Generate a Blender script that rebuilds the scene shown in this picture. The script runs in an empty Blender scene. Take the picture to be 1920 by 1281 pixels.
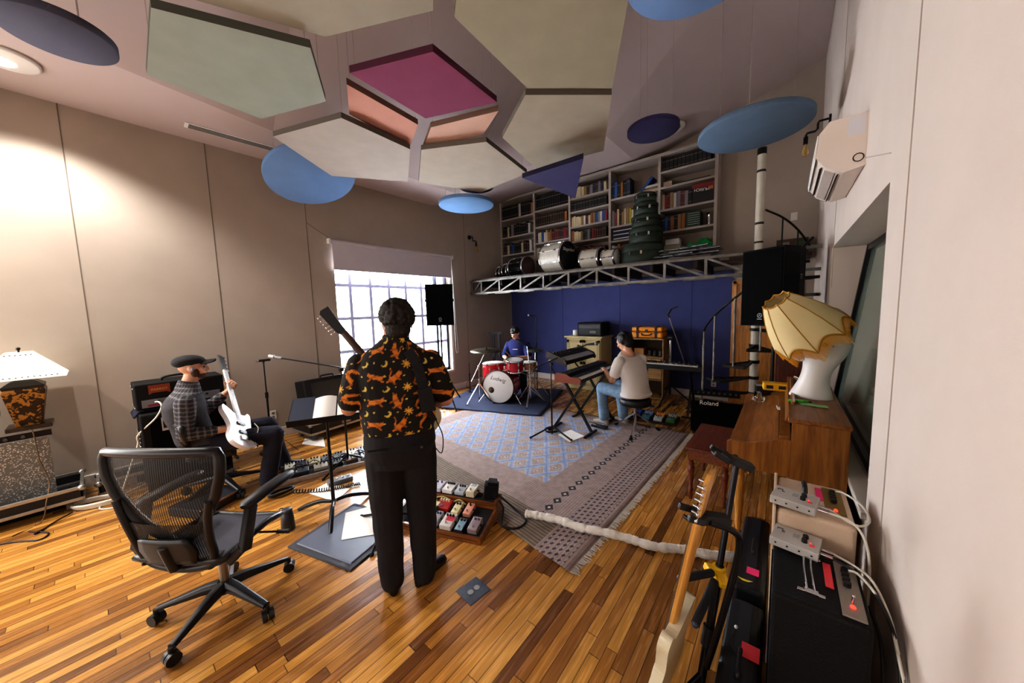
import bpy, math, random
import numpy as np
from mathutils import Vector as V, Matrix as M, Euler
PI = math.pi
random.seed(11)
COL = bpy.context.scene.collection
# ---------------- camera (1920x1281 frame) ----------------
FPX, YAW, PITCH, ROLL, H = 633.05, -.6794175, -.094052, -.0283954, 1.68
_fw = V((math.sin(YAW)*math.cos(PITCH), math.cos(YAW)*math.cos(PITCH), math.sin(PITCH)))
_r0 = V((math.cos(YAW), -math.sin(YAW), 0)); _u0 = _r0.cross(_fw)
_rt = math.cos(ROLL)*_r0 + math.sin(ROLL)*_u0; _up = -math.sin(ROLL)*_r0 + math.cos(ROLL)*_u0
EYE = V((0, 0, H))
def at(x, y, z=None, X=None, Y=None):
    """point of the room seen at photo pixel x,y on a plane of constant z, X or Y"""
    d = _fw + (x-960)/FPX*_rt - (y-640.5)/FPX*_up
    if z is not None: t = (z-H)/d.z
    elif X is not None: t = X/d.x
    else: t = Y/d.y
    return EYE + d*t
cam = bpy.data.cameras.new('camera'); co = bpy.data.objects.new('camera', cam); COL.objects.link(co)
cam.sensor_width = 36; cam.lens = 36*FPX/1920; cam.clip_start = .02
co.matrix_world = M(((_rt.x, _up.x, -_fw.x, 0), (_rt.y, _up.y, -_fw.y, 0), (_rt.z, _up.z, -_fw.z, H), (0, 0, 0, 1)))
bpy.context.scene.camera = co
# ---------------- materials ----------------
def lin(c):
    if isinstance(c, str):
        c = [int(c[i:i+2], 16)/255 for i in (0, 2, 4)]
    return tuple((x/12.92 if x <= .04045 else ((x+.055)/1.055)**2.4) for x in c) + (1,)
_m = {}
def nd(nt, t, **k):
    n = nt.nodes.new(t)
    for a, b in k.items():
        if a.startswith('i_'): n.inputs[int(a[2:])].default_value = b
        else: setattr(n, a, b)
    return n
def mat(key, c=None, rough=.6, metal=0, var=0, vs=8, bump=0, bs=200, emit=0, trans=0, coat=0, alpha=1, ior=1.45, sheen=0, attr=None, spec=.5):
    """principled material; var = noise variation of the colour, bump = fine noise relief"""
    if key in _m: return _m[key]
    m = bpy.data.materials.new(key); m.use_nodes = True; nt = m.node_tree; L = nt.links
    b = nt.nodes['Principled BSDF']; c4 = lin(c or '808080')
    b.inputs['Base Color'].default_value = c4; b.inputs['Roughness'].default_value = rough; b.inputs['Metallic'].default_value = metal
    b.inputs['IOR'].default_value = ior; b.inputs['Specular IOR Level'].default_value = spec; b.inputs['Transmission Weight'].default_value = trans; b.inputs['Coat Weight'].default_value = coat
    b.inputs['Sheen Weight'].default_value = sheen; b.inputs['Alpha'].default_value = alpha
    if emit:
        b.inputs['Emission Color'].default_value = c4; b.inputs['Emission Strength'].default_value = emit
    if attr:
        a = nd(nt, 'ShaderNodeVertexColor', layer_name=attr); L.new(a.outputs[0], b.inputs['Base Color'])
    tc = nd(nt, 'ShaderNodeTexCoord')
    if var:
        n = nd(nt, 'ShaderNodeTexNoise'); n.inputs['Scale'].default_value = vs; n.inputs['Detail'].default_value = 5; L.new(tc.outputs['Object'], n.inputs['Vector'])
        r = nd(nt, 'ShaderNodeValToRGB'); L.new(n.outputs[0], r.inputs[0]); r.color_ramp.elements[0].position = .3; r.color_ramp.elements[1].position = .7
        r.color_ramp.elements[0].color = tuple(x*(1-var) for x in c4[:3])+(1,); r.color_ramp.elements[1].color = tuple(min(1, x*(1+var)) for x in c4[:3])+(1,)
        L.new(r.outputs[0], b.inputs['Base Color'])
    if bump:
        n2 = nd(nt, 'ShaderNodeTexNoise'); n2.inputs['Scale'].default_value = bs; L.new(tc.outputs['Object'], n2.inputs['Vector'])
        bm = nd(nt, 'ShaderNodeBump'); bm.inputs['Strength'].default_value = bump; bm.inputs['Distance'].default_value = .01
        L.new(n2.outputs[0], bm.inputs['Height']); L.new(bm.outputs[0], b.inputs['Normal'])
    _m[key] = m; return m
def wood(key, dark, light, axis=0, scale=3., rough=.35, coat=.2, stretch=14):
    """wood with grain running along the object's axis"""
    if key in _m: return _m[key]
    m = mat(key, light, rough=rough, coat=coat); nt = m.node_tree; L = nt.links; b = nt.nodes['Principled BSDF']
    tc = nd(nt, 'ShaderNodeTexCoord'); mp = nd(nt, 'ShaderNodeMapping'); s = [stretch]*3; s[axis] = 1.2; mp.inputs['Scale'].default_value = s
    n = nd(nt, 'ShaderNodeTexNoise'); n.inputs['Scale'].default_value = scale; n.inputs['Detail'].default_value = 6; n.inputs['Distortion'].default_value = .8
    r = nd(nt, 'ShaderNodeValToRGB'); r.color_ramp.elements[0].position = .32; r.color_ramp.elements[1].position = .68
    r.color_ramp.elements[0].color = lin(dark); r.color_ramp.elements[1].color = lin(light)
    L.new(tc.outputs['Object'], mp.inputs[0]); L.new(mp.outputs[0], n.inputs['Vector']); L.new(n.outputs[0], r.inputs[0]); L.new(r.outputs[0], b.inputs['Base Color'])
    return m
# shared materials
BLK = mat('black_plastic', '17171a', .45); BLM = mat('black_metal', '15151a', .35, .3); RUB = mat('black_rubber', '101012', .8)
TOL = mat('black_tolex', '0e0e10', .65, bump=.35, bs=260, spec=.3); CHR = mat('chrome', 'd8d8dc', .15, 1); STL = mat('steel', '9a9a98', .35, 1, var=.2, vs=20)
WHT = mat('white_plastic', 'e6e4e0', .4); PAP = mat('white_paper', 'f2f0ec', .8); GLD = mat('gold', 'a8863c', .3, .9)
RED = mat('red_indicator', 'ff3020', .4, emit=3); CBL = mat('black_cable', '141416', .5); WCB = mat('white_cable', 'd8d4c8', .5)
FLT = mat('black_felt', '19191c', .95)
# ---------------- mesh builder ----------------
def rotm(rx=0, ry=0, rz=0): return Euler((rx, ry, rz)).to_matrix().to_4x4()
def frame(p, z, x=None):
    """matrix with origin p, local z along z (and x near x)"""
    z = V(z).normalized(); x = V(x) if x is not None else (V((1, 0, 0)) if abs(z.x) < .8 else V((0, 1, 0)))
    y = z.cross(x).normalized(); x = y.cross(z)
    return M(((x.x, y.x, z.x, p[0]), (x.y, y.y, z.y, p[1]), (x.z, y.z, z.z, p[2]), (0, 0, 0, 1)))
def tr(x, y, z): return M.Translation((x, y, z))
class B:
    def __init__(s): s.v = []; s.f = []; s.sm = []; s.mi = []; s.k = 0; s.x = M.Identity(4)
    def add(s, vs, fs, sm=False, m=None):
        o = len(s.v); t = s.x if m is None else s.x @ m
        s.v += [t @ V(p) for p in vs]; s.f += [tuple(i+o for i in f) for f in fs]; s.sm += [sm]*len(fs); s.mi += [s.k]*len(fs); return s
    def box(s, c, d, r=None, tp=1, m=None):
        """box centred at c; tp scales the top face"""
        x, y, z = d[0]/2, d[1]/2, d[2]/2
        vs = [(-x, -y, -z), (x, -y, -z), (x, y, -z), (-x, y, -z), (-x*tp, -y*tp, z), (x*tp, -y*tp, z), (x*tp, y*tp, z), (-x*tp, y*tp, z)]
        t = tr(*c) @ (rotm(*r) if r else M.Identity(4))
        return s.add(vs, [(3, 2, 1, 0), (4, 5, 6, 7), (0, 1, 5, 4), (1, 2, 6, 5), (2, 3, 7, 6), (3, 0, 4, 7)], False, t if m is None else m @ t)
    def bar(s, p, q, w, h, up=(0, 0, 1)):
        p, q = V(p), V(q); d = q-p; l = d.length
        z = d.normalized(); u = V(up)
        if abs(z.dot(u)) > .98: u = V((1, 0, 0))
        x = u.cross(z).normalized(); y = z.cross(x); c = (p+q)/2
        return s.box((0, 0, 0), (w, h, l), m=M(((x.x, y.x, z.x, c.x), (x.y, y.y, z.y, c.y), (x.z, y.z, z.z, c.z), (0, 0, 0, 1))))
    def cyl(s, p, q, r, r2=None, n=14, cap=True):
        r2 = r if r2 is None else r2; p, q = V(p), V(q); l = (q-p).length; m = frame(p, q-p)
        a = [(math.cos(2*PI*i/n), math.sin(2*PI*i/n)) for i in range(n)]
        vs = [(r*c, r*d, 0) for c, d in a]+[(r2*c, r2*d, l) for c, d in a]
        s.add(vs, [(i, (i+1) % n, n+(i+1) % n, n+i) for i in range(n)], True, m)
        if cap: s.add(vs, [tuple(range(n))[::-1], tuple(range(n, 2*n))], False, m)
        return s
    def tube(s, pts, r, n=8, closed=False):
        pts = [V(p) for p in pts]; k = len(pts); rs = r if isinstance(r, (list, tuple)) else [r]*k
        vs = []; u = None
        for i, p in enumerate(pts):
            if closed: t = pts[(i+1) % k]-pts[i-1]
            else: t = pts[min(i+1, k-1)]-pts[max(i-1, 0)]
            t = t.normalized() if t.length > 1e-9 else V((0, 0, 1))
            if u is None: u = t.orthogonal().normalized()
            u = (u-t*u.dot(t)); u = u.normalized() if u.length > 1e-6 else t.orthogonal().normalized(); w = t.cross(u)
            vs += [p+rs[i]*(math.cos(2*PI*j/n)*u+math.sin(2*PI*j/n)*w) for j in range(n)]
        fs = [(i*n+j, i*n+(j+1) % n, ((i+1) % k)*n+(j+1) % n, ((i+1) % k)*n+j) for i in range(k if closed else k-1) for j in range(n)]
        s.add(vs, fs, True)
        if not closed: s.add(vs, [tuple(range(n))[::-1], tuple(range((k-1)*n, k*n))], False)
        return s
    def lathe(s, prof, n=24, m=None, ang=2*PI, sm=True, cap=False):
        full = abs(ang-2*PI) < 1e-6; c = n if full else n+1; k = len(prof)
        vs = [(r*math.cos(ang*i/n), r*math.sin(ang*i/n), z) for r, z in prof for i in range(c)]
        fs = [(a*c+i, a*c+(i+1) % c, (a+1)*c+(i+1) % c, (a+1)*c+i) for a in range(k-1) for i in range(n)]
        s.add(vs, fs, sm, m)
        if cap and prof[0][0] > 1e-4: s.add(vs, [tuple(range(c))[::-1]], False, m)
        if cap and prof[-1][0] > 1e-4: s.add(vs, [tuple(range((k-1)*c, k*c))], False, m)
        return s
    def prism(s, poly, z0, z1, m=None, sm=False):
        n = len(poly); A = sum(poly[i][0]*poly[(i+1) % n][1]-poly[(i+1) % n][0]*poly[i][1] for i in range(n))
        if A < 0: poly = poly[::-1]
        vs = [(x, y, z0) for x, y in poly]+[(x, y, z1) for x, y in poly]
        s.add(vs, [(i, (i+1) % n, n+(i+1) % n, n+i) for i in range(n)], sm, m); s.add(vs, [tuple(range(n))[::-1], tuple(range(n, 2*n))], False, m); return s
    def ball(s, c, r, sc=(1, 1, 1), n=16, m=None):
        k = n//2; vs = [(0, 0, r*sc[2])]
        for a in range(1, k):
            t = PI*a/k; vs += [(r*sc[0]*math.sin(t)*math.cos(2*PI*i/n), r*sc[1]*math.sin(t)*math.sin(2*PI*i/n), r*sc[2]*math.cos(t)) for i in range(n)]
        vs.append((0, 0, -r*sc[2])); e = len(vs)-1
        fs = [(0, 1+i, 1+(i+1) % n) for i in range(n)]
        fs += [(1+a*n+i, 1+(a+1)*n+i, 1+(a+1)*n+(i+1) % n, 1+a*n+(i+1) % n) for a in range(k-2) for i in range(n)]
        fs += [(e, 1+(k-2)*n+(i+1) % n, 1+(k-2)*n+i) for i in range(n)]
        t = tr(*c); return s.add(vs, fs, True, t if m is None else t @ m)
    def torus(s, c, R, r, ax=(0, 0, 1), n=28, k=8):
        m = frame(c, ax); old = s.x; s.x = old @ m
        s.tube([(R*math.cos(2*PI*i/n), R*math.sin(2*PI*i/n), 0) for i in range(n)], r, k, True); s.x = old; return s
    def loft(s, rings, cap=True, sm=True):
        n = len(rings[0]); vs = [p for r in rings for p in r]; k = len(rings)
        s.add(vs, [(a*n+i, a*n+(i+1) % n, (a+1)*n+(i+1) % n, (a+1)*n+i) for a in range(k-1) for i in range(n)], sm)
        if cap: s.add(vs, [tuple(range(n))[::-1], tuple(range((k-1)*n, k*n))], sm)
        return s
    def grid(s, fn, nu, nv, sm=True, m=None):
        """surface fn(u,v), u,v in 0..1"""
        vs = [fn(i/nu, j/nv) for j in range(nv+1) for i in range(nu+1)]
        return s.add(vs, [(j*(nu+1)+i, j*(nu+1)+i+1, (j+1)*(nu+1)+i+1, (j+1)*(nu+1)+i) for j in range(nv) for i in range(nu)], sm, m)
    def mesh(s, name):
        me = bpy.data.meshes.new(name); me.from_pydata([tuple(p) for p in s.v], [], s.f)
        me.polygons.foreach_set('use_smooth', s.sm); me.polygons.foreach_set('material_index', s.mi); me.update(); return me
    def ob(s, name, m, parent=None, bev=0, sub=0, solid=0, label=None, kind=None, seg=2):
        me = s.mesh(name); o = bpy.data.objects.new(name, me); COL.objects.link(o)
        for x in (m if isinstance(m, (list, tuple)) else [m]): me.materials.append(x)
        if parent is not None: o.parent = parent
        if solid: d = o.modifiers.new('s', 'SOLIDIFY'); d.thickness = solid; d.offset = 0
        if sub: d = o.modifiers.new('u', 'SUBSURF'); d.levels = d.render_levels = sub
        if bev: d = o.modifiers.new('b', 'BEVEL'); d.width = bev; d.segments = seg; d.limit_method = 'ANGLE'; d.angle_limit = .7
        if label: o['label'] = label
        if kind: o['kind'] = kind
        return o
def tag(o, label, cat, group=None, kind=None):
    o['label'] = label; o['category'] = cat
    if group: o['group'] = group
    if kind: o['kind'] = kind
    return o
def thing(name, label, cat, loc=(0, 0, 0), rz=0, group=None, rot=None):
    o = bpy.data.objects.new(name, None); COL.objects.link(o); o.empty_display_size = .1
    o.location = loc; o.rotation_euler = rot if rot else (0, 0, rz); return tag(o, label, cat, group)
def dup(o, loc=None, rz=None, label=None, group=None, parent=None, rot=None):
    c = o.copy(); COL.objects.link(c)
    if parent is not None: c.parent = parent
    if loc is not None: c.location = loc
    if rz is not None: c.rotation_euler = (0, 0, rz)
    if rot is not None: c.rotation_euler = rot
    if label: c['label'] = label
    if group: c['group'] = group
    for ch in list(o.children): dup(ch, parent=c)
    return c
def struct(b, name, m, parent=None, **k):
    o = b.ob(name, m, parent, **k)
    if parent is None: o['kind'] = 'structure'
    return o
def text(s, size, m, parent, mtx, name='lettering', ext=.001, shear=0, align='CENTER', label=None):
    c = bpy.data.curves.new(name, 'FONT'); c.body = s; c.size = size; c.extrude = ext; c.align_x = align; c.align_y = 'CENTER'; c.shear = shear
    o = bpy.data.objects.new(name, c); COL.objects.link(o); c.materials.append(m)
    me = bpy.data.meshes.new_from_object(o); bpy.data.objects.remove(o); o = bpy.data.objects.new(name, me); COL.objects.link(o)
    if parent is not None: o.parent = parent
    o.matrix_local = mtx
    if label: o['label'] = label
    return o
def lerp(a, b, t): return V(a)*(1-t)+V(b)*t
def spline(pts, n=8):
    """smooth curve through pts"""
    P = [V(p) for p in pts]; P = [2*P[0]-P[1]]+P+[2*P[-1]-P[-2]]; out = []
    for i in range(1, len(P)-2):
        a, b, c, d = P[i-1:i+3]
        for k in range(n):
            t = k/n; out.append(.5*((2*b)+(c-a)*t+(2*a-5*b+4*c-d)*t*t+(3*b-a-3*c+d)*t**3))
    out.append(P[-2]); return out
# ================= the room =================
XL, YB, XR, YF = -5.45, 6.8, .33, -2.9
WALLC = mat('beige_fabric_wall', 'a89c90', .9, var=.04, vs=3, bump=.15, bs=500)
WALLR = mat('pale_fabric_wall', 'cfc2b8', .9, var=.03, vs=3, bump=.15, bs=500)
BLUE = mat('blue_fabric_wall', '3c4270', .95, var=.06, vs=4, bump=.2, bs=500)
CEIL = mat('ceiling_paint', 'b8a9a6', .85, var=.02, vs=2); BASE = mat('white_trim', 'd0c8be', .5)
SEAM = mat('wall_seam', '6a5f54', .9)
def floor_mat():
    m = mat('strip_wood_floor', 'b0762c', .2, coat=.25); nt = m.node_tree; L = nt.links; b = nt.nodes['Principled BSDF']
    def mth(op, a, c=None, d=None):
        n = nd(nt, 'ShaderNodeMath', operation=op)
        for i, x in enumerate((a, c, d)):
            if x is None: continue
            if hasattr(x, 'is_linked') or hasattr(x, 'links'): L.new(x, n.inputs[i])
            else: n.inputs[i].default_value = x
        return n.outputs[0]
    tc = nd(nt, 'ShaderNodeTexCoord'); sp = nd(nt, 'ShaderNodeSeparateXYZ'); L.new(tc.outputs['Object'], sp.inputs[0]); x, y = sp.outputs[0], sp.outputs[1]
    row = mth('FLOOR', mth('MULTIPLY', x, 1/.057)); wn = nd(nt, 'ShaderNodeTexWhiteNoise', noise_dimensions='1D'); L.new(row, wn.inputs['W'])
    yy = mth('ADD', mth('MULTIPLY', y, 1/.85), mth('MULTIPLY', wn.outputs['Value'], 17.3)); ce = mth('FLOOR', yy)
    cb = nd(nt, 'ShaderNodeCombineXYZ'); L.new(row, cb.inputs[0]); L.new(ce, cb.inputs[1]); w2 = nd(nt, 'ShaderNodeTexWhiteNoise', noise_dimensions='3D'); L.new(cb.outputs[0], w2.inputs['Vector'])
    rp = nd(nt, 'ShaderNodeValToRGB'); L.new(w2.outputs['Value'], rp.inputs[0]); e = rp.color_ramp.elements
    cols = ['6c4422', '8c5c2a', 'a87234', 'b8823e', 'c8944c', 'bd863e', '966634']
    e[0].position = 0; e[0].color = lin(cols[0]); e[1].position = 1; e[1].color = lin(cols[-1])
    for i, c in enumerate(cols[1:-1]): q = e.new((i+1)/6); q.color = lin(c)
    mp = nd(nt, 'ShaderNodeMapping'); mp.inputs['Scale'].default_value = (40, 2.5, 1); L.new(tc.outputs['Object'], mp.inputs[0])
    av = nd(nt, 'ShaderNodeVectorMath', operation='ADD'); L.new(mp.outputs[0], av.inputs[0]); L.new(w2.outputs['Color'], av.inputs[1])
    n = nd(nt, 'ShaderNodeTexNoise'); n.inputs['Scale'].default_value = 1.6; n.inputs['Detail'].default_value = 6; L.new(av.outputs[0], n.inputs['Vector'])
    g = nd(nt, 'ShaderNodeMapRange'); L.new(n.outputs[0], g.inputs[0]); g.inputs[1].default_value = .3; g.inputs[2].default_value = .7; g.inputs[3].default_value = .72; g.inputs[4].default_value = 1.18
    n3 = nd(nt, 'ShaderNodeTexNoise'); n3.inputs['Scale'].default_value = .7; L.new(tc.outputs['Object'], n3.inputs['Vector'])
    g3 = nd(nt, 'ShaderNodeMapRange'); L.new(n3.outputs[0], g3.inputs[0]); g3.inputs[1].default_value = .35; g3.inputs[2].default_value = .65; g3.inputs[3].default_value = .85; g3.inputs[4].default_value = 1.15
    fx = mth('FRACT', mth('MULTIPLY', x, 1/.057)); fy = mth('FRACT', yy)
    gap = mth('MULTIPLY', mth('MULTIPLY', mth('GREATER_THAN', fx, .035), mth('LESS_THAN', fx, .965)), mth('GREATER_THAN', fy, .005))
    k = mth('MULTIPLY', mth('MULTIPLY', g.outputs[0], g3.outputs[0]), mth('ADD', mth('MULTIPLY', gap, .75), .25))
    mx = nd(nt, 'ShaderNodeVectorMath', operation='SCALE'); L.new(rp.outputs[0], mx.inputs[0]); L.new(k, mx.inputs['Scale']); L.new(mx.outputs[0], b.inputs['Base Color'])
    ra = nd(nt, 'ShaderNodeMapRange'); L.new(n.outputs[0], ra.inputs[0]); ra.inputs[3].default_value = .16; ra.inputs[4].default_value = .36; L.new(ra.outputs[0], b.inputs['Roughness'])
    bp = nd(nt, 'ShaderNodeBump'); bp.inputs['Strength'].default_value = .10; bp.inputs['Distance'].default_value = .003; L.new(k, bp.inputs['Height']); L.new(bp.outputs[0], b.inputs['Normal'])
    return m
struct(B().box(((XL+XR+.6)/2, (YB+YF)/2, -.05), (XR-XL+1.2, YB-YF+.4, .1)), 'floor', floor_mat())
ZT = 5.7
# left wall with the window opening
WY0, WY1, WZ0, WZ1 = 2.42, 4.72, .45, 2.66
b = B()
b.box((XL-.1, (YF+WY0)/2, ZT/2), (.2, WY0-YF, ZT)); b.box((XL-.1, (WY1+YB)/2, ZT/2), (.2, YB-WY1, ZT))
b.box((XL-.1, (WY0+WY1)/2, WZ0/2), (.2, WY1-WY0, WZ0)); b.box((XL-.1, (WY0+WY1)/2, (WZ1+ZT)/2), (.2, WY1-WY0, ZT-WZ1))
wl = struct(b, 'wall_left', WALLC)
b = B()
for y in (-.02, 1.03, 2.08, 5.2):
    b.box((XL+.001, y, 2.2), (.004, .007, 4.2))
b.bar((XL+.001, 2.08, 3.02), (XL+.001, 2.42, 2.82), .003, .006)
b.ob('panel_seam', SEAM, wl)
# back wall, blue below the deck
wb = struct(B().box(((XL+XR)/2, YB+.1, ZT/2), (XR-XL+1, .2, ZT)), 'wall_back', WALLC)
b = B().box((-3.06, YB-.015, 1.12), (4.76, .03, 2.24)); bp = struct(b, 'wall_back_blue_panel', BLUE)
b = B()
for x in (-3.95, -2.62, -1.3): b.box((x, YB-.031, 1.12), (.006, .004, 2.2))
b.ob('panel_seam', mat('blue_seam', '1a2350', .95), bp)
# right wall with the control-room window recess
RY0, RY1, RZ0, RZ1 = 2.18, 4.47, .70, 2.175
b = B()
b.box((XR+.35, (YF+RY0)/2, ZT/2), (.7, RY0-YF, ZT)); b.box((XR+.35, (RY1+YB)/2, ZT/2), (.7, YB-RY1, ZT))
b.box((XR+.38, (RY0+RY1)/2, RZ0/2), (.64, RY1-RY0, RZ0)); b.box((XR+.35, (RY0+RY1)/2, (RZ1+ZT)/2), (.7, RY1-RY0, ZT-RZ1))
wr = struct(b, 'wall_right', WALLR)
b = B()
for y in (1.88, .80): b.box((XR-.001, y, 2.2), (.004, .006, 4.4))
b.box((XR-.001, 4.3, 3.3), (.004, .006, 3)); b.bar((XR-.001, 2.9, 2.5), (XR-.001, 2.2, 2.3), .003, .005)
b.ob('panel_seam', mat('pale_seam', 'a89c92', .9), wr)
# front wall behind the camera
struct(B().box(((XL+XR)/2, YF-.1, ZT/2), (XR-XL+1, .2, ZT)), 'wall_front', WALLC)
# control-room window: slanted glass in a black frame
w2 = bpy.data.objects.new('window_2', None); COL.objects.link(w2); w2['kind'] = 'structure'
def slant(y, t): return (XR+.26-.17*(1-t), y, RZ0+(RZ1-RZ0)*t)
b = B()
for y in (RY0+.02, RY1-.04): b.bar(slant(y, 0), slant(y, 1), .06, .05, (0, 1, 0))
for t in (.02, .98): b.bar(slant(RY0, t), slant(RY1, t), .05, .05)
b.ob('window_frame', BLM, w2)
b = B(); b.add([slant(RY0, 0), slant(RY1, 0), slant(RY1, 1), slant(RY0, 1)], [(0, 1, 2, 3)]); b.ob('window_glass', mat('control_room_glass', '8d9888', .08, alpha=.62), w2)
b = B().box((XR+.69, (RY0+RY1)/2, (RZ0+RZ1)/2), (.02, RY1-RY0, RZ1-RZ0)); b.ob('window_backing', mat('control_room_dim', '8a9484', .9, var=.3, vs=2), w2)
b = B().box((XR+.02, (RY0+RY1)/2, RZ0-.02), (.08, RY1-RY0+.04, .035)); b.ob('window_sill', BASE, w2, bev=.004)
# left window
w1 = bpy.data.objects.new('window_1', None); COL.objects.link(w1); w1['kind'] = 'structure'
FRM = mat('dark_window_frame', '3a3f52', .5); MUN = mat('muntin_flare', 'a8a8c8', .5, emit=.25)  # muntins lightened and faintly glowing, standing in for window flare
b = B()
for y in (WY0+.02, WY1-.02): b.box((XL-.12, y, (WZ0+WZ1)/2), (.06, .05, WZ1-WZ0))
for z in (WZ0+.025, WZ1-.025): b.box((XL-.12, (WY0+WY1)/2, z), (.06, WY1-WY0, .05))
b.box((XL-.12, 4.44, (WZ0+WZ1)/2), (.06, .05, WZ1-WZ0)); b.ob('window_frame', FRM, w1)
b = B()
for y in (2.70, 3.05, 3.40, 3.745, 4.09): b.box((XL-.12, y, (WZ0+WZ1)/2), (.04, .05, WZ1-WZ0))
for z in (2.15, 1.61, 1.07): b.box((XL-.12, (WY0+WY1)/2, z), (.041, WY1-WY0, .05))
b.ob('muntin', MUN, w1)
b = B().box((XL-.14, (WY0+WY1)/2, (WZ0+WZ1)/2), (.004, WY1-WY0, WZ1-WZ0)); b.ob('window_glass', mat('clear_glass', 'ffffff', 0, trans=1, ior=1.02), w1)
b = B()
b.box((XL+.006, (WY0+WY1)/2, WZ0-.02), (.03, WY1-WY0+.08, .04)); b.box((XL+.004, WY1+.03, (WZ0+WZ1)/2), (.016, .05, WZ1-WZ0)); b.ob('window_sill', BASE, w1, bev=.004)
# bright overcast sky just outside
m = mat('bright_sky', 'f4f6ff', 1, emit=9)
# baseboards
BBP = lambda b, p, q: b.bar(p, q, .02, .13)
struct(BBP(B(), (XL+.01, YF, .065), (XL+.01, YB, .065)), 'baseboard_left', BASE, bev=.004)
struct(BBP(B(), (XL, YB-.04, .065), (-.70, YB-.04, .065)), 'baseboard_back', BASE, bev=.004)
struct(BBP(B(), (XR-.01, YF, .065), (XR-.01, 6.7, .065)), 'baseboard_right', BASE, bev=.004)
# ceiling: level strip along the left wall, then folded planes
ZS = 3.75
c = {'a': (XL-.05, YF-.1, ZS), 'b': (XL-.05, 4.35, ZS), 'c': (XL-.05, YB+.05, 4.33), 'd': (-3.9, YF-.1, ZS), 'e': (-4.33, .34, ZS), 'f': (-4.55, 1.47, ZS), 'g': (-4.6, 4.3, ZS),
     'h': (-2.0, YF-.1, 4.75), 'i': (-2.4, 1.2, 4.75), 'j': (-2.35, 3.4, 4.62), 'k': (-2.24, 5.22, 4.3), 'l': (-2.23, YB+.05, 4.33), 'm': (-.62, YF-.1, 5.05), 'n': (-.64, 4.3, 4.92), 'o': (-.68, YB+.05, 4.77), 'p': (XR+.1, YF-.1, 5.5), 'q': (XR+.1, YB+.05, 5.12)}
kk = list(c); ix = {k: i for i, k in enumerate(kk)}
fs = ['adeb', 'efb', 'fgb', 'bgc', 'dhie', 'eif', 'fij', 'fjg', 'gjk', 'gkc', 'ckl', 'hmni', 'inj', 'jnk', 'kno', 'kol', 'mpqn', 'nqo']
b = B(); b.add([c[k] for k in kk], [tuple(ix[q] for q in f) for f in fs]); struct(b, 'ceiling', CEIL)
struct(B().box(((XL+XR)/2, (YB+YF)/2, 5.75), (XR-XL+1.4, YB-YF+.6, .1)), 'ceiling_upper', CEIL)
# ---------------- light ----------------
W = bpy.data.worlds.new('World'); bpy.context.scene.world = W; W.use_nodes = True
W.node_tree.nodes['Background'].inputs[0].default_value = (.93, .96, 1, 1); W.node_tree.nodes['Background'].inputs[1].default_value = 6
def area(name, loc, target, sx, sy, power, color=(1, 1, 1)):
    l = bpy.data.lights.new(name, 'AREA'); l.shape = 'RECTANGLE'; l.size = sx; l.size_y = sy; l.energy = power; l.color = color
    o = bpy.data.objects.new(name, l); COL.objects.link(o); o.location = loc; o.rotation_euler = (V(target)-V(loc)).to_track_quat('-Z', 'Y').to_euler(); return o
area('window_daylight', (XL-.3, 3.57, 1.5), (0, 2.6, .8), 2.3, 2.1, 300, (.86, .92, 1))
area('side_window_daylight', (XL+.08, -1.6, 1.7), (.3, .6, .9), 2.2, 1.9, 190, (1, .97, .94))
area('daylight_behind', (-2.4, YF+.1, 1.3), (-2.2, 4, .3), 3.0, 1.6, 45, (1, .96, .92))
def spot(name, loc, power, ang, color, blend=.6, r=.06):
    l = bpy.data.lights.new(name, 'SPOT'); l.energy = power; l.spot_size = math.radians(ang); l.spot_blend = blend; l.color = color; l.shadow_soft_size = r
    o = bpy.data.objects.new(name, l); COL.objects.link(o); o.location = loc; return o
spot('ceiling_light_beam', (-4.82, -.26, 3.68), 235, 130, (1, .96, .92)); spot('ceiling_light_beam', (-4.82, -1.9, 3.68), 260, 130, (1, .92, .82))
sc = bpy.context.scene; sc.view_settings.view_transform = 'Standard'; sc.view_settings.look = 'Medium High Contrast'; sc.view_settings.exposure = .12
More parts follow.
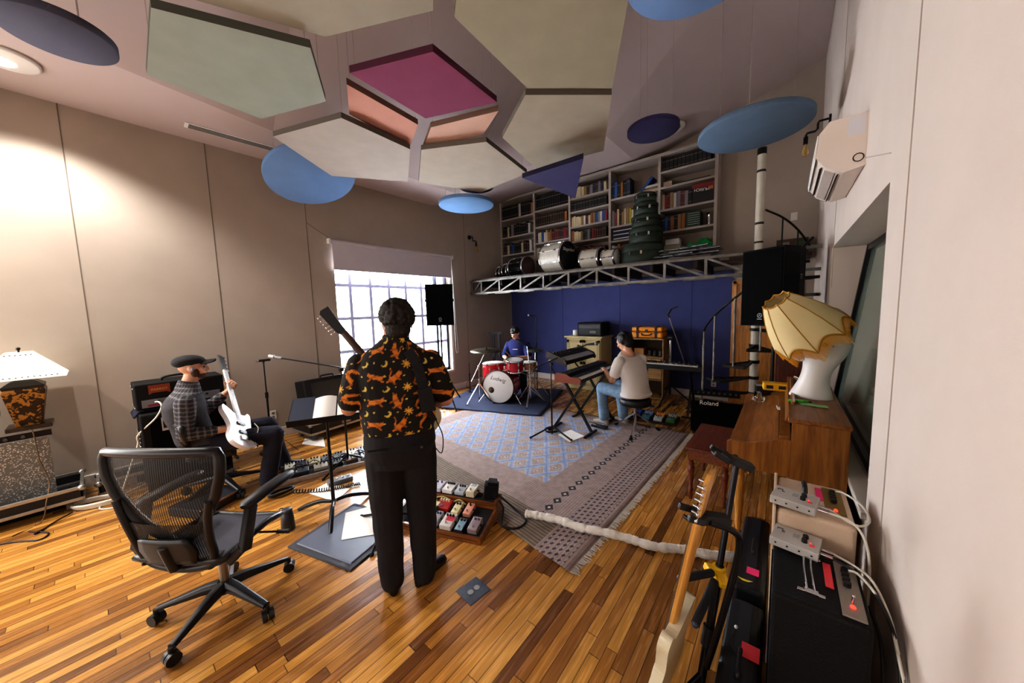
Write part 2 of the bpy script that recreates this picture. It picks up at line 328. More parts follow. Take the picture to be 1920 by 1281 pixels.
# ================= hanging panels and ceiling fittings =================
WIRE = mat('suspension_wire', 'a89c94', .5)
from mathutils.bvhtree import BVHTree
_cb = bpy.data.objects['ceiling'].data; _bv = BVHTree.FromPolygons([v.co for v in _cb.vertices], [tuple(q.vertices) for q in _cb.polygons])
def ceil_z(x, y):
    h = _bv.ray_cast(V((x, y, 1)), V((0, 0, 1)))[0]; return h.z if h else 4.2
polys = []
def inside(x, y, q):
    r = False
    for i in range(len(q)):
        (a, b_), (c_, d_) = q[i-1], q[i]
        if (b_ > y) != (d_ > y) and x < (c_-a)*(y-b_)/(d_-b_)+a: r = not r
    return r
def poly_baffle(label, px, z, colr, wires=(), th=.05, name='acoustic_baffle', tilt=None):
    P = [at(x, y, z=z) for x, y in px]; c = sum(P, V())/len(P); c.z = z
    t = thing(name, label, 'acoustic panel', c, 0, 'angular acoustic panels hung from the ceiling')
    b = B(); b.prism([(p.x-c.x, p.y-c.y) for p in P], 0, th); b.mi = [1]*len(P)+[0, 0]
    b.ob('panel', [mat('panel_'+colr, colr, .95, var=.05, vs=5, bump=.2, bs=400), mat('panel_edge_shade_'+colr, '%02x%02x%02x' % tuple(int(int(colr[i:i+2], 16)*.62) for i in (0, 2, 4)), .95)], t, bev=.003)  # side faces take a darkened panel colour, shade painted in
    mine = [(p.x, p.y) for p in P]
    for i, h in wires:
        p = (P[i]-c)*.93
        if any(inside(p.x+c.x, p.y+c.y, q) for q in polys): continue
        h = ceil_z(p.x+c.x, p.y+c.y)-z-th-.012
        w = B()
        w.cyl((p.x, p.y, th), (p.x, p.y, th+h), .0016, n=5)
        w.ball((p.x, p.y, th+.005), .008, n=6); w.ob('suspension_wire', WIRE, t)
    polys.append(mine); return t
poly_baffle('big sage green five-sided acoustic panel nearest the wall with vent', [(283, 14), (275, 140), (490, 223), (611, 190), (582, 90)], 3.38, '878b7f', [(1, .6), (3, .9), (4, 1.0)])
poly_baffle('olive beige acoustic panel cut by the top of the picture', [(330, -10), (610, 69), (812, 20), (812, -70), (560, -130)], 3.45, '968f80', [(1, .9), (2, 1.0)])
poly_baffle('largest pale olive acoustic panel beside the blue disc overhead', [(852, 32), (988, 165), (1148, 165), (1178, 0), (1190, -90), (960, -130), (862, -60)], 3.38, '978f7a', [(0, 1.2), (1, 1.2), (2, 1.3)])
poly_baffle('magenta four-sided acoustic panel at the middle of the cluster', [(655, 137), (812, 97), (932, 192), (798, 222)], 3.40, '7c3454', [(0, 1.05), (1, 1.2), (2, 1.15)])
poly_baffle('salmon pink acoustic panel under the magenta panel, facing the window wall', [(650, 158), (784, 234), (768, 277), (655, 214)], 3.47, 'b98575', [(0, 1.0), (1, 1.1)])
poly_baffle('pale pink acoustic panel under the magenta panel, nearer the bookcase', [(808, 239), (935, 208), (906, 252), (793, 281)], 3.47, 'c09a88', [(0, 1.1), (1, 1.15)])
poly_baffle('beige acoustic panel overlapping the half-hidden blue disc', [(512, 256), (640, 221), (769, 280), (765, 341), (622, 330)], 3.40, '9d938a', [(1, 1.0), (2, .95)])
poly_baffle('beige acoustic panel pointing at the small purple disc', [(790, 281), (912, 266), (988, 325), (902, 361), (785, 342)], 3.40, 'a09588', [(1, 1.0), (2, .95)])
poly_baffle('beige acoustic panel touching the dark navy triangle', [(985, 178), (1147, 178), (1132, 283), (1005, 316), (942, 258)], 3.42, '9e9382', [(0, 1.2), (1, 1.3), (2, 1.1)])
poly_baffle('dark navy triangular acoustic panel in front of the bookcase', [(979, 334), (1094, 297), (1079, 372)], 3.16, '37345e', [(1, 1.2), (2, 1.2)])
def disc(label, x, y, z, r, colr, h=1.0, th=.05, tilt=0, angs=(.5, 2.6, 4.7)):
    t = thing('acoustic_disc', label, 'acoustic disc', (x, y, z), 0, 'round acoustic discs hung from the ceiling')
    b = B(); tm = rotm(0, tilt, 0); b.x = tm; b.lathe([(0, 0), (r-.004, 0), (r, .004), (r, th-.004), (r-.004, th), (0, th)], 72)
    b.ob('disc', mat('disc_'+colr, colr, .95, var=.05, vs=5, bump=.2, bs=400), t)
    for a in angs:
        q = tm @ V((.75*r*math.cos(a), .75*r*math.sin(a), th)); h = ceil_z(x+q.x, y+q.y)-z-q.z-.012; w = B().cyl(q, q+V((0, 0, h)), .002, n=5); w.ob('suspension_wire', WIRE, t)
    return t
disc('dark slate blue acoustic disc beside the round white ceiling light', -3.49, .03, 3.4, .245, '4e4f60', 1.2)
disc('sky blue acoustic disc half hidden by a beige panel', -4.60, 1.86, 3.37, .50, '6686b2', tilt=-.42)
disc('sky blue acoustic disc over the window blind, small and flat', -3.90, 3.80, 3.30, .42, '6084ae', .6, angs=(1.6, 2.9, 4.2))
disc('small lavender acoustic disc just above a sky blue one', -3.64, 3.77, 3.50, .25, '5f5a88', .6)
disc('small dark navy acoustic disc beside a recessed ceiling light', -1.15, 3.884, 3.5, .256, '36325c', 1.1)
disc('steel blue acoustic disc hung near the air conditioner', -.30, 4.10, 3.3, .455, '566b82', 1.5)
disc('pale blue acoustic disc at the top beside the largest olive panel', -.38, 1.962, 3.3, .331, '6480aa', 1.6)
# lamps in the ceiling
t = thing('ceiling_light', 'round white flush ceiling light on the lowered strip', 'ceiling light', (-4.80, -.24, 3.75))
B().lathe([(0, -.03), (.16, -.03), (.175, -.02), (.175, -.001), (0, -.001)], 40).ob('trim_plate', WHT, t)
B().lathe([(0, -.034), (.07, -.034), (.075, -.0301), (0, -.0301)], 32, tr(-.03, -.02, 0)).ob('lamp_lens', mat('lamp_glow', 'fff0dc', .5, emit=14), t)
p = at(1273, 254, z=4.78)
t = thing('ceiling_light', 'recessed round ceiling light beside a small navy disc', 'ceiling light', (-1.52, 6.15, 4.50), rot=(0, -.18, 0))
B().lathe([(.13, 0), (.19, -.005), (.19, .02), (.13, .02)], 36).ob('trim_ring', WHT, t); B().lathe([(0, .01), (.13, .01), (.13, .015), (0, .015)], 36).ob('lamp_lens', mat('lamp_off', 'b0aaa6', .4), t)
# linear vent on the strip
p, q = at(360, 236, z=3.748), at(503, 276, z=3.748); d = (q-p); ang = math.atan2(d.y, d.x); L_ = 1.1
t = thing('ceiling_vent', 'white linear slot vent with dark louvres in the ceiling strip', 'vent', ((p.x+q.x)/2, (p.y+q.y)/2+.15, 3.748), ang)
B().box((0, 0, -.004), (L_, .13, .008)).ob('vent_frame', WHT, t, bev=.002)
b = B()
for k in range(4): b.box((0, -.042+k*.028, -.009), (L_-.06, .014, .004))
b.ob('slot', mat('vent_dark', '2c2825', .9), t)
# air conditioner on the right wall
t = thing('air_conditioner', 'white wall-mounted air conditioner above the control room window', 'air conditioner', (XR, 3.22, 2.43))
ACW = mat('air_conditioner_white', 'e0d4ca', .45); y0, y1 = -.36, .42
pr = [(0, .02), (-.09, 0), (-.17, .05), (-.215, .12), (-.205, .25), (-.16, .31), (0, .31)]
b = B(); b.loft([[(x, y, z) for x, z in pr] for y in (y0, y1)], sm=False); b.ob('housing', ACW, t, bev=.008)
b = B(); b.loft([[(x, y, z) for x, z in [(-.217, .10), (-.223, .13), (-.213, .25), (-.207, .25)]] for y in (y0+.015, y1-.015)], sm=False); b.ob('front_panel', WHT, t)
b = B()
b.bar((-.110, y0+.05, .011), (-.110, y1-.05, .011), .004, .022, (.5, 0, .8)); b.bar((-.185, y0+.05, .068), (-.185, y1-.05, .068), .004, .022, (.7, 0, .6)); b.ob('air_slot', mat('slot_dark', '1d1c1e', .8), t)
b = B(); b.bar((-.148, y0+.05, .033), (-.148, y1-.05, .033), .006, .055, (.8, 0, -.5)); b.ob('louvre', mat('louvre', 'b8aca4', .5), t)
b = B().box((-.045, y0-.001, .25), (.07, .002, .10)); b.ob('sticker', mat('sticker', 'd8d8de', .6), t)
b = B().torus((-.03, y0-.001, .07), .022, .003, (0, 1, 0), 16, 5); b.ob('vent_ring', mat('vent_dark', '2c2825', .9), t)
# wall sconces of black pipe with bare bulbs
def sconce(label, loc, rz):
    t = thing('pipe_sconce', label, 'wall lamp', loc, rz, 'black pipe wall lamps')
    B().cyl((0, 0, 0), (0, -.02, 0), .045, n=16).ob('wall_plate', BLM, t)
    b = B(); b.tube([(0, -.02, 0), (0, -.10, 0), (0, -.11, -.02), (0, -.11, -.08), (0, -.13, -.10), (0, -.2, -.10), (0, -.21, -.12), (0, -.21, -.16)], .012)
    b.cyl((0, -.21, -.14), (0, -.21, -.22), .022, n=12); b.ob('pipe_arm', BLM, t)
    b = B(); b.lathe([(.012, -.22), (.016, -.25), (.032, -.30), (.03, -.33), (.014, -.352), (0, -.356)], 16, tr(0, -.21, 0)); b.ob('bulb', mat('amber_bulb', 'b8944a', .1, trans=.5), t)
sconce('black pipe wall lamp with bare bulb near the air conditioner', (XR, 5.4, 3.72), PI/2*-1)
sconce('black pipe wall lamp with bare bulb on the window wall beside the bookcase', (XL, 5.35, 3.28), PI/2)
# switch and outlets
def plate(name, label, loc, rz, outlet=True, cat='wall outlet'):
    t = thing(name, label, cat, loc, rz)
    B().box((0, -.004, 0), (.078, .008, .118)).ob('cover_plate', mat('plate_white', 'dcd8d2', .4), t, bev=.003)
    b = B()
    if outlet:
        for z in (-.026, .026): b.box((0, -.009, z), (.03, .004, .026))
        b.ob('socket', mat('socket_dark', '6a6660', .5), t, bev=.002)
    else: B().box((0, -.01, 0), (.034, .006, .07)).ob('rocker', mat('plate_white'), t, bev=.002)
    return t
p = at(1489, 406, Y=YB); plate('light_switch', 'white light switch high on the back wall above the platform', (p.x, YB, p.z), 0, False, 'light switch')
p = at(512, 778, X=XL); plate('wall_outlet', 'white wall outlet with black plug behind the microphone boom stand', (XL, p.y, p.z), PI/2)
p = at(1338, 719, Y=YB-.03); plate('wall_outlet', 'white wall outlet on the blue wall under the curved stair rail', (p.x, YB-.032, p.z), 0)
p = at(510, 782, X=XL); b = B().box((XL+.03, p.y, p.z-.02), (.03, .03, .04)); b.tube(spline([(XL+.045, p.y, p.z-.02), (XL+.07, p.y+.01, .3), (XL+.06, p.y-.03, .1), (XL+.12, p.y+.06, .006), (XL+.75, p.y+.04, .006)], 5), .004)
tag(b.ob('power_cable', CBL), 'black power cord hanging from the white outlet on the window wall', 'cord')
# roller blind
BLD = mat('blind_fabric', 'ccc6cc', .9, var=.02); 
t = thing('roller_blind', 'pale grey roller blind drawn down a third over the bright window', 'blind', (XL, 3.57, 2.79))
B().cyl((.045, -1.20, 0), (.045, 1.20, 0), .032, n=18).ob('roller_tube', BLD, t)
B().box((.048, 0, -.21), (.003, 2.34, .40)).ob('fabric', BLD, t)
B().box((.048, 0, -.41), (.014, 2.34, .025)).ob('hem_bar', BLD, t, bev=.004)
for y in (-1.215, 1.215): B().box((.04, y, 0), (.08, .03, .075)).ob('bracket', WHT, t, bev=.004)
b = B(); b.tube(spline([(.05, 1.19, -.02), (.06, 1.20, -1.2), (.06, 1.21, -1.9), (.06, 1.24, -1.98), (.06, 1.27, -1.9), (.06, 1.23, -1.2), (.05, 1.20, -.02)], 6), .004, 6); b.ob('pull_cord', WCB, t)
# ================= bookcase =================
SHF = mat('bookcase_white', 'a0968e', .6); SY0, SY1 = 6.40, 6.78
bx = [-5.42, -4.44, -3.55, -2.68, -1.78, -.92]; SZ0, SZ1 = 2.38, 4.24
bc = thing('bookcase', 'tall white built-in bookcase over the platform, full of books', 'bookcase', ((bx[0]+bx[-1])/2, SY0, SZ0)); ox = bc.location
b = B().box((0, SY1-SY0-.005, (SZ1-SZ0)/2), (bx[-1]-bx[0], .01, SZ1-SZ0)); b.ob('back_panel', mat('bookcase_back', '8c7f74', .8), bc)
for x in bx: B().box((x-ox.x, .19, (SZ1-SZ0)/2), (.045, .37, SZ1-SZ0)).ob('upright', SHF, bc)
B().box((0, .19, SZ1-SZ0+.02), (bx[-1]-bx[0]+.05, .39, .05)).ob('top_board', SHF, bc)
rows = [[3.82, 3.41, 3.0, 2.62], [3.85, 3.50, 3.15, 2.80], [3.92, 3.65, 3.35, 3.05, 2.72], [3.72, 3.21, 2.94, 2.66], [3.98, 3.72, 3.34, 2.97, 2.62]]
for i, r in enumerate(rows):
    for z in r: B().box(((bx[i]+bx[i+1])/2-ox.x, .19, z-.0175-SZ0), (bx[i+1]-bx[i]-.046, .36, .035)).ob('shelf', SHF, bc)
BC = {'black': '15151a', 'dark brown': '33221c', 'dark red': '551a1c', 'maroon': '3c1a1e', 'cream': 'b8a988', 'tan': '8a6d48', 'white': 'b5b0ac', 'blue': '24477e', 'navy': '1c2440', 'dark green': '1c3428', 'orange brown': '8a5626', 'yellow': 'a89a3c', 'grey': '6f6c70', 'red': '7c2226'}
book_mesh = {}
def bookmesh(cn):
    if cn not in book_mesh:
        b = B(); b.box((0, -.48, .5), (1, .04, 1)); 
        for s in (-.46, .46): b.box((s, 0, .5), (.08, 1, 1))
        b.k = 1; b.box((0, .01, .49), (.84, .94, .96)); b.k = 2
        b.box((0, -.501, .8), (.9, .01, .03)); b.box((0, -.501, .2), (.9, .01, .02))
        me = b.mesh('book'); me.materials.append(mat('book_'+cn, BC[cn], .6)); me.materials.append(mat('book_pages', 'b9b0a0', .9)); me.materials.append(mat('book_bands', '8a7c58', .5) if cn in ('black', 'dark brown', 'maroon', 'dark red', 'dark green', 'navy') else mat('book_'+cn)); book_mesh[cn] = me
    return book_mesh[cn]
def book(cn, x, z, w, h, d, label, group, roll=0, y=None):
    o = bpy.data.objects.new('book', bookmesh(cn)); COL.objects.link(o); o.location = (x, (SY0+.04+d/2) if y is None else y, z); o.scale = (w, d, h); o.rotation_euler = (0, roll, 0); tag(o, label, 'book', group); return o
bayn = ['bay nearest the window', 'second bay from the window', 'middle bay', 'bay behind the drum cases', 'bay farthest from the window']
rown = ['top row', 'second row', 'third row', 'fourth row', 'fifth row', 'lowest row']
plan = {(0, 0): ('black*7 white black*4 tan black', .07, .30), (0, 1): ('black*2 cream black grey black*6 white', .07, .26), (0, 2): ('dark brown*2 cream navy blue black*3 cream dark brown*2 white', .07, .26),(0, 3): ('black*4 dark brown*3', .07, .2),
        (1, 0): ('black*14', .058, .29), (1, 1): ('dark brown*12 orange brown', .06, .24), (1, 2): ('maroon white cream blue white cream tan orange brown dark red*3 maroon*2 red dark red', .052, .24), (1, 3): ('cream white tan white black grey cream tan', .05, .24),
        (2, 0): ('cream*5 tan dark brown grey navy dark brown grey navy cream', .058, .2), (2, 1): ('black*12', .064, .18), (2, 2): ('cream*5 tan white dark red cream orange brown tan blue grey white blue red', .047, .2), (2, 3): ('orange brown cream*3 tan navy dark green grey black red dark red*2 dark brown*3', .05, .21), (2, 4): ('maroon*6 dark red*6', .06, .2),
        (3, 0): ('navy blue black orange brown black navy', .062, .31), (3, 1): ('grey red cream black tan cream tan yellow cream navy yellow', .05, .29), (3, 3): ('white cream tan red', .06, .2),
        (4, 0): ('black*12', .062, .2), (4, 2): ('cream red dark red tan white grey dark red grey black', .052, .26), (4, 3): ('navy blue navy orange brown black tan orange brown', .055, .26)}
import re
for (i, j), (spec, w0, h0) in plan.items():
    toks = re.findall(r'(dark brown|dark red|dark green|orange brown|black|maroon|cream|tan|white|blue|navy|yellow|grey|red)(?:\*(\d+))?', spec); seq = [c for c, n in toks for _ in range(int(n or 1))]
    top = ([SZ1]+rows[i])[j]-.035; z = rows[i][j]; hmax = top-z-.02; x = bx[i]+.03; xe = bx[i+1]-.03
    for cn in seq:
        w = w0*random.uniform(.8, 1.2) if seq.count(cn) < 10 else w0
        if x+w > xe: break
        h = min(hmax, h0*(random.uniform(.82, 1.05) if seq.count(cn) < 10 else 1)); d = random.uniform(.2, .24)
        one = seq.count(cn) == 1
        book(cn, x+w/2, z+.003, w*.95, h, d, f"{'the only' if one else 'upright'} {cn} book in the {rown[j]}, bookcase {bayn[i]}", f"{cn} books, {rown[j]}, {bayn[i]}"); x += w
book('blue', -2.11, 3.733, .05, .30, .22, 'blue book leaning over beside a flat pile in the bookcase', 'leaning book', .75)
book('tan', -1.81, 3.722, .07, .26, .22, 'tan book lying flat at the base of a small pile', 'flat pile', -PI/2)
book('white', -1.81, 3.795, .04, .24, .22, 'white book lying flat on top of a small pile', 'flat pile top', -PI/2)
for k in range(3):
    t = thing('storage_box', ['dark blue banded box in the drum case bay, bottom of its stack', 'dark blue banded box in the drum case bay, middle of its stack', 'dark blue banded box in the drum case bay, top of its stack'][k], 'box', (-2.42, 6.56, 3.212-.27+k*.072), 0, 'stacked banded boxes')
    B().box((0, 0, .034), (.44, .22, .066)).ob('box_body', mat('book_navy'), t); B().box((0, -.112, .034), (.40, .004, .012)).ob('band', WHT, t)
t = thing('game_box', 'black box with red edge and upside-down lettering in the bookcase', 'box', (-1.11, 6.55, 3.342))
B().box((0, 0, .155), (.33, .2, .31)).ob('box_body', mat('game_black', '15141a', .5), t); B().box((0, -.102, .275), (.33, .006, .065)).ob('red_edge', mat('book_red'), t)
text('MUSICH', .062, WHT, t, tr(-.02, -.103, .21) @ rotm(PI/2, 0, 0) @ rotm(0, 0, PI-.06)); B().box((.11, -.102, .215), (.07, .004, .05)).ob('picture_patch', mat('patch_orange', 'a86a3a', .6), t)
tag(B().box((-1.66, 6.52, 3.722+.05), (.14, .1, .09)).ob('card_box', mat('cream_card', 'a8937a', .8), bev=.003), 'small cream card box alone on the second shelf of the end bay', 'box')
b = B().box((-1.28, 6.56, 3.722+.012), (.55, .25, .022)); tag(b.ob('flat_folder', mat('folder_dark', '221c1c', .7), bev=.003), 'thin dark folder lying flat beside the cream card box', 'folder')
t = thing('striped_box_set', 'dark green boxed set with pale stripes, end bay of the bookcase', 'box', (-1.27, 6.55, 2.972)); B().box((0, 0, .13), (.26, .2, .25)).ob('box_body', mat('book_dark green'), t)
b = B()
for k in range(6): b.box((.03, -.102, .05+k*.035), (.18, .004, .008))
b.ob('stripe', mat('stripe_grey', '8a948e', .6), t)
b = B().lathe([(.03, 0), (.04, .1), (.02, .17), (.05, .2)], 12, tr(-1.02, 6.5, 2.972)); tag(b.ob('trophy_cup', CHR), 'small pale metal cup at the end of the boxed set row', 'cup')
# ================= platform with its truss =================
TY = 5.33; DZ = 2.36
DECK = wood('deck_board', '2c1e16', '4a3224', 0); TRS = mat('truss_steel', '66625c', .5, .5, var=.4, vs=9)
dk = thing('storage_platform', 'dark plank storage platform built under the bookcase', 'platform', (-2.6, 6.0, DZ))
B().box((-.52, .075, -.025), (4.62, 1.41, .05)).ob('deck_boards', DECK, dk); B().box((2.33, .55, -.025), (1.08, .46, .05)).ob('deck_extension', DECK, dk)
for k in range(8): B().box((-2.6+k*.6, .07, -.11), (.05, 1.36, .12)).ob('joist', mat('joist_dark', '2b221d', .8), dk)
B().box((2.2, -.10, -.15), (.05, .8, .12)).ob('joist', mat('joist_dark'), dk)
ts = thing('steel_truss', 'grey steel lattice truss along the front edge of the platform', 'truss', (-2.6, TY, DZ-.045)); X0, X1 = XL+2.6+.02, XR+2.6-.02
for z, y in ((0, 0), (-.26, 0)):
    B().box(((X0+X1)/2, y, z-.005), (X1-X0, .05, .035)).ob('chord', TRS, ts)
xs = [X0+.06]+[v+2.6 for v in (-5.1, -4.59, -4.04, -3.51, -2.98, -2.45, -1.92, -1.39, -.86, -.35, .12)]
for i, x in enumerate(xs): B().box((x, 0, -.135), (.035, .03, .24)).ob('strut', TRS, ts)
for i in range(len(xs)-1):
    a, c = xs[i], xs[i+1]
    za, zc = (-.25, -.02) if i < 6 else (-.02, -.25)
    B().bar((a+.02, 0, za), (c-.02, 0, zc), .03, .03).ob('diagonal', TRS, ts)
for k in range(9):
    B().box((-2.55+k*.6, .05, -.285), (.4, .05, .02)).ob('bracket', TRS, ts)
# things kept on the platform
PEARL = mat('white_pearl', 'b8b2a4', .4, var=.08, vs=14); HEADW = mat('drum_head', 'dedbd6', .5); HEADB = mat('black_head', '0c0c10', .35)
def drum(name, label, loc, axis, r, d, shell, top, bot, nl=8, group=None, hoop=CHR, cat='drum', x=None, lug=CHR):
    """drum standing on its axis; loc is the centre of its lower rim"""
    t = thing(name, label, cat, loc, group=group); m = frame((0, 0, 0), axis, x)
    t.rotation_euler = m.to_euler()
    B().lathe([(r, .012), (r, d-.012)], 40).ob('shell', shell, t)
    for nm, z0, hm, mt_ in (('resonant_head', .004, -1, bot), ('batter_head', d-.004, 1, top)):
        B().lathe([(0, z0+.006*hm), (r*.96, z0+.006*hm), (r+.002, z0), (r+.002, z0-.006*hm), (0, z0-.006*hm)], 40).ob(nm, mt_, t)
        B().lathe([(r-.002, z0-.014), (r+.012, z0-.014), (r+.012, z0+.014), (r-.002, z0+.014)], 40).ob('hoop', hoop, t)
    for i in range(nl):
        a = 2*PI*(i+.5)/nl; b = B()
        for z in (d*.22, d*.78): b.bar((r*math.cos(a), r*math.sin(a), z-.03), (r*math.cos(a), r*math.sin(a), z+.03), .026, .032, (math.cos(a), math.sin(a), 0))
        b.cyl(((r+.014)*math.cos(a), (r+.014)*math.sin(a), .0), ((r+.014)*math.cos(a), (r+.014)*math.sin(a), d), .003, n=5); b.ob('lug', lug, t)
    return t
# bass drum lying with its black head towards the stair
bd = drum('bass_drum', 'white pearl bass drum with black lettered head lying on the platform', (-3.78, 5.92, DZ+.31), (1, -.12, 0), .285, .50, PEARL, HEADB, HEADW, 8, x=(0, 0, 1))
text('Slingerland', .085, WHT, bd, tr(.13, 0, .511) @ rotm(0, 0, -PI/2), shear=.3)
b = B().box((.0, -.30, .25), (.05, .03, .22)); b.cyl((0, -.3, .40), (0, -.36, .40), .03); b.ob('spur_mount', CHR, bd)
drum('tom_drum', 'larger white pearl tom drum lying on its side on the platform', (-2.98, 5.92, DZ+.20), (1, -.1, 0), .185, .38, PEARL, HEADB, HEADW, 6, x=(0, 0, 1))
drum('tom_drum', 'smaller white pearl tom drum lying against the green drum cases', (-2.52, 5.80, DZ+.17), (1, -.1, 0), .145, .24, PEARL, HEADW, HEADW, 6, x=(0, 0, 1))
BKS = mat('black_sparkle', '0d0d10', .18, .2)
drum('floor_tom', 'glossy black drum with brown head lying on the platform', (-4.68, 5.95, DZ+.22), (1, -.15, 0), .205, .42, BKS, mat('brown_head', '3a2620', .7), HEADW, 8, x=(0, 0, 1))
drum('snare_drum', 'black snare drum lying at the window-wall end of the platform', (-4.93, 5.98, DZ+.18), (1, -.1, 0), .165, .14, BKS, HEADB, HEADB, 8, x=(0, 0, 1))
drum('snare_drum', 'thin dark drum last in line on the platform beside the window wall', (-5.14, 6.0, DZ+.16), (1, -.1, 0), .145, .12, BKS, HEADB, HEADB, 6, x=(0, 0, 1))
GRN = mat('case_green', '26332a', .6, bump=.2, bs=120)
z = DZ+.002
for k, (r, h, x, w) in enumerate(((.335, .33, -1.92, 'widest'), (.265, .27, -1.86, 'second'), (.225, .20, -1.86, 'third'), (.19, .20, -1.865, 'fourth'), (.17, .155, -1.87, 'topmost smallest'))):
    t = thing('drum_case', f'{w} round dark green drum case counted up from the platform' if k in (1, 2, 3) else f'{w} round dark green drum case of the stack on the platform', 'drum case', (x, 5.95, z), .12*(k % 2), 'stacked round drum cases')
    B().lathe([(0, 0), (r-.02, 0), (r, .02), (r, h*.7), (0, h*.7)], 40).ob('case_body', GRN, t)
    B().lathe([(r+.004, h*.66), (r+.006, h-.02), (r-.015, h-.002), (0, h-.001)], 40).ob('case_lid', GRN, t)
    b = B()
    for s in (-.09, .09):
        a = s/r-PI/2; b.box(((r+.008)*math.cos(a), (r+.008)*math.sin(a), h*.55), (.03, .012, .05), (0, 0, a+PI/2))
    b.ob('latch', CHR, t); B().tube([((r+.03)*math.cos(s/r-PI/2), (r+.03)*math.sin(s/r-PI/2), h*.5-.02*(1-(s/.07)**2)) for s in (-.07, -.035, 0, .035, .07)], .008).ob('handle', BLK, t)
    z += h+.002
# heap of folded stands, cloth, boxes
rnd = random.Random(5)
s0 = None
for k in range(28):
    a = rnd.uniform(-.4, .4); x = -1.27+rnd.uniform(-.16, .26); y = 5.62+.055*(k % 8)+.02*(k//8); zz = DZ+.022+.05*(k//8)
    if s0 is None:
        s0 = thing('folded_stand', 'folded chrome drum stand lying in the heap on the platform', 'drum stand', (x, y, zz), a, 'heap of folded chrome stands'); b = B().cyl((-.3, 0, 0), (.3, 0, 0), .011, n=8); b.cyl((.05, 0, 0), (.3, 0, 0), .016, n=8); b.ob('tube', mat('dull_chrome', '6c6c6e', .4, .8, var=.3, vs=30), s0)
        for q in (-1, 1): B().bar((-.28, .012*q, .01), (.0, .03*q, -.005), .008, .012).ob('leg', mat('dull_chrome'), s0)
        B().box((.06, 0, .012), (.05, .03, .03)).ob('clamp', BLK, s0)
    else: dup(s0, (x, y, zz), a)
cl = B(); rc = random.Random(3)
def clothf(u, v):
    x = -1.35+.42*u; y = 6.42+.18*v; h = .13*math.sin(PI*min(1, max(0, u)))**.4*math.sin(PI*v)**.5
    return (x, y, 2.625+h*(1+.25*math.sin(9*u+4*v))+.01*math.sin(23*u-7*v))
cl.grid(clothf, 30, 14); tag(cl.ob('green_cloth', mat('green_cloth', '0f8a3c', .85, var=.15, vs=6)), 'bright green cloth heaped on the lowest shelf of the end bay', 'cloth')
for k, lab in enumerate(('cream box under a smaller white box on the lowest shelf', 'small white box topmost beside the green cloth')): tag(B().box((-1.58+.02*k, 6.52, 2.622+.05+.1*k), (.3-.08*k, .2, .095)).ob('card_box', mat('cream_box', 'a59c88', .8) if k == 0 else WHT, bev=.004), lab, 'box', 'boxes beside the green cloth')
t = thing('framed_picture', 'dark wooden framed picture standing on the platform behind the stair rail', 'picture', (.05, 6.45, DZ+.002), 0, rot=(-.15, 0, 0))
B().box((0, 0, .12), (.36, .02, .22)).ob('frame', DECK, t); B().box((-.08, -.012, .12), (.1, .004, .13)).ob('print', mat('grey_print', '7a7468', .7), t); B().box((.09, -.012, .12), (.12, .004, .13)).ob('print', mat('green_print', '3a4a38', .7), t)
tag(B().box((-.45, 6.62, DZ+.03), (.55, .2, .055)).ob('wooden_plank', wood('red_plank', '3a2018', '5c3524', 0)), 'reddish plank lying on the platform behind the white pole', 'plank')
# ================= guitars =================
def guitar(name, label, mtx, body_m, neck_m, outline, scale_=1, bass=False, guard_m=None, board_m=None, pegs=6, head_m=None, hw=None, peg_m=None, cat='guitar', loc=True):
    """neck along +x from the body's neck joint at the origin, face towards +z"""
    t = thing(name, label, cat); t.matrix_world = mtx; hw = hw or CHR; board_m = board_m or neck_m
    L_ = .62 if bass else .46; hl = .22 if bass else .18
    b = B().prism(outline, -.02, .02); b.ob('guitar_body', body_m, t, bev=.008, seg=3)
    if guard_m:
        cx = sum(p[0] for p in outline)/len(outline); b = B().prism([(cx+(x-cx)*.72+.03, y*.66-.015) for x, y in outline], .0205, .0225); b.ob('pickguard', guard_m, t)
    b = B(); n = 8
    rings = []
    for k in range(n+1):
        x = -.09+(L_+.09)*k/n; w = .029-(.007*k/n); rings.append([(x, w*math.cos(a), .016+(-.020*max(0, math.sin(a)))) for a in [PI*i/8 for i in range(9)]])
    b.loft([r[::-1] for r in rings]); b.ob('neck', neck_m, t)
    B().prism([(-.09, -.028), (-.09, .028), (L_, .021), (L_, -.021)], .0165, .0225).ob('fretboard', board_m, t)
    b = B()
    for k in range(1, 20 if bass else 21):
        x = L_-(L_+.2)*(1-2**(-k/12)); b.box((x, 0, .0232), (.002, .044, .0015))
    b.ob('frets', hw, t)
    b = B().prism([(L_, -.021), (L_+.03, -.032), (L_+hl, -.038), (L_+hl+.015, -.02), (L_+hl+.01, .035), (L_+hl-.04, .03), (L_+.04, .022), (L_, .021)], .002, .016); b.ob('headstock', head_m or neck_m, t, bev=.003)
    for k in range(pegs):
        x = L_+.035+(hl-.05)*k/(pegs-1); b = B().cyl((x, -.022, .016), (x, -.022, .034), .005, n=8); b.cyl((x, -.03, .008), (x, -.058, .008), .003, n=6); b.ball((x, -.062, .008), .009, (1, .7, .6), 8); b.ob('tuning_peg', peg_m or hw, t)
    B().box((-.31, 0, .026), (.05, .085, .012)).ob('bridge', hw, t, bev=.002)
    for x in (-.13, -.24): B().box((x, 0, .026), (.034, .085, .010)).ob('pickup', BLK, t, bev=.004)
    for k in range(2): B().cyl((-.34-.05*k, -.10, .02), (-.34-.05*k, -.10, .038), .011, n=14).ob('control_knob', hw, t)
    b = B()
    for k in range(4 if bass else 6):
        y = (k-(1.5 if bass else 2.5))*(.012 if bass else .008); b.bar((-.31, y, .034), (L_+.02, y*.75, .026), .0012, .0012)
    b.ob('strings', STL, t, kind='stuff'); return t
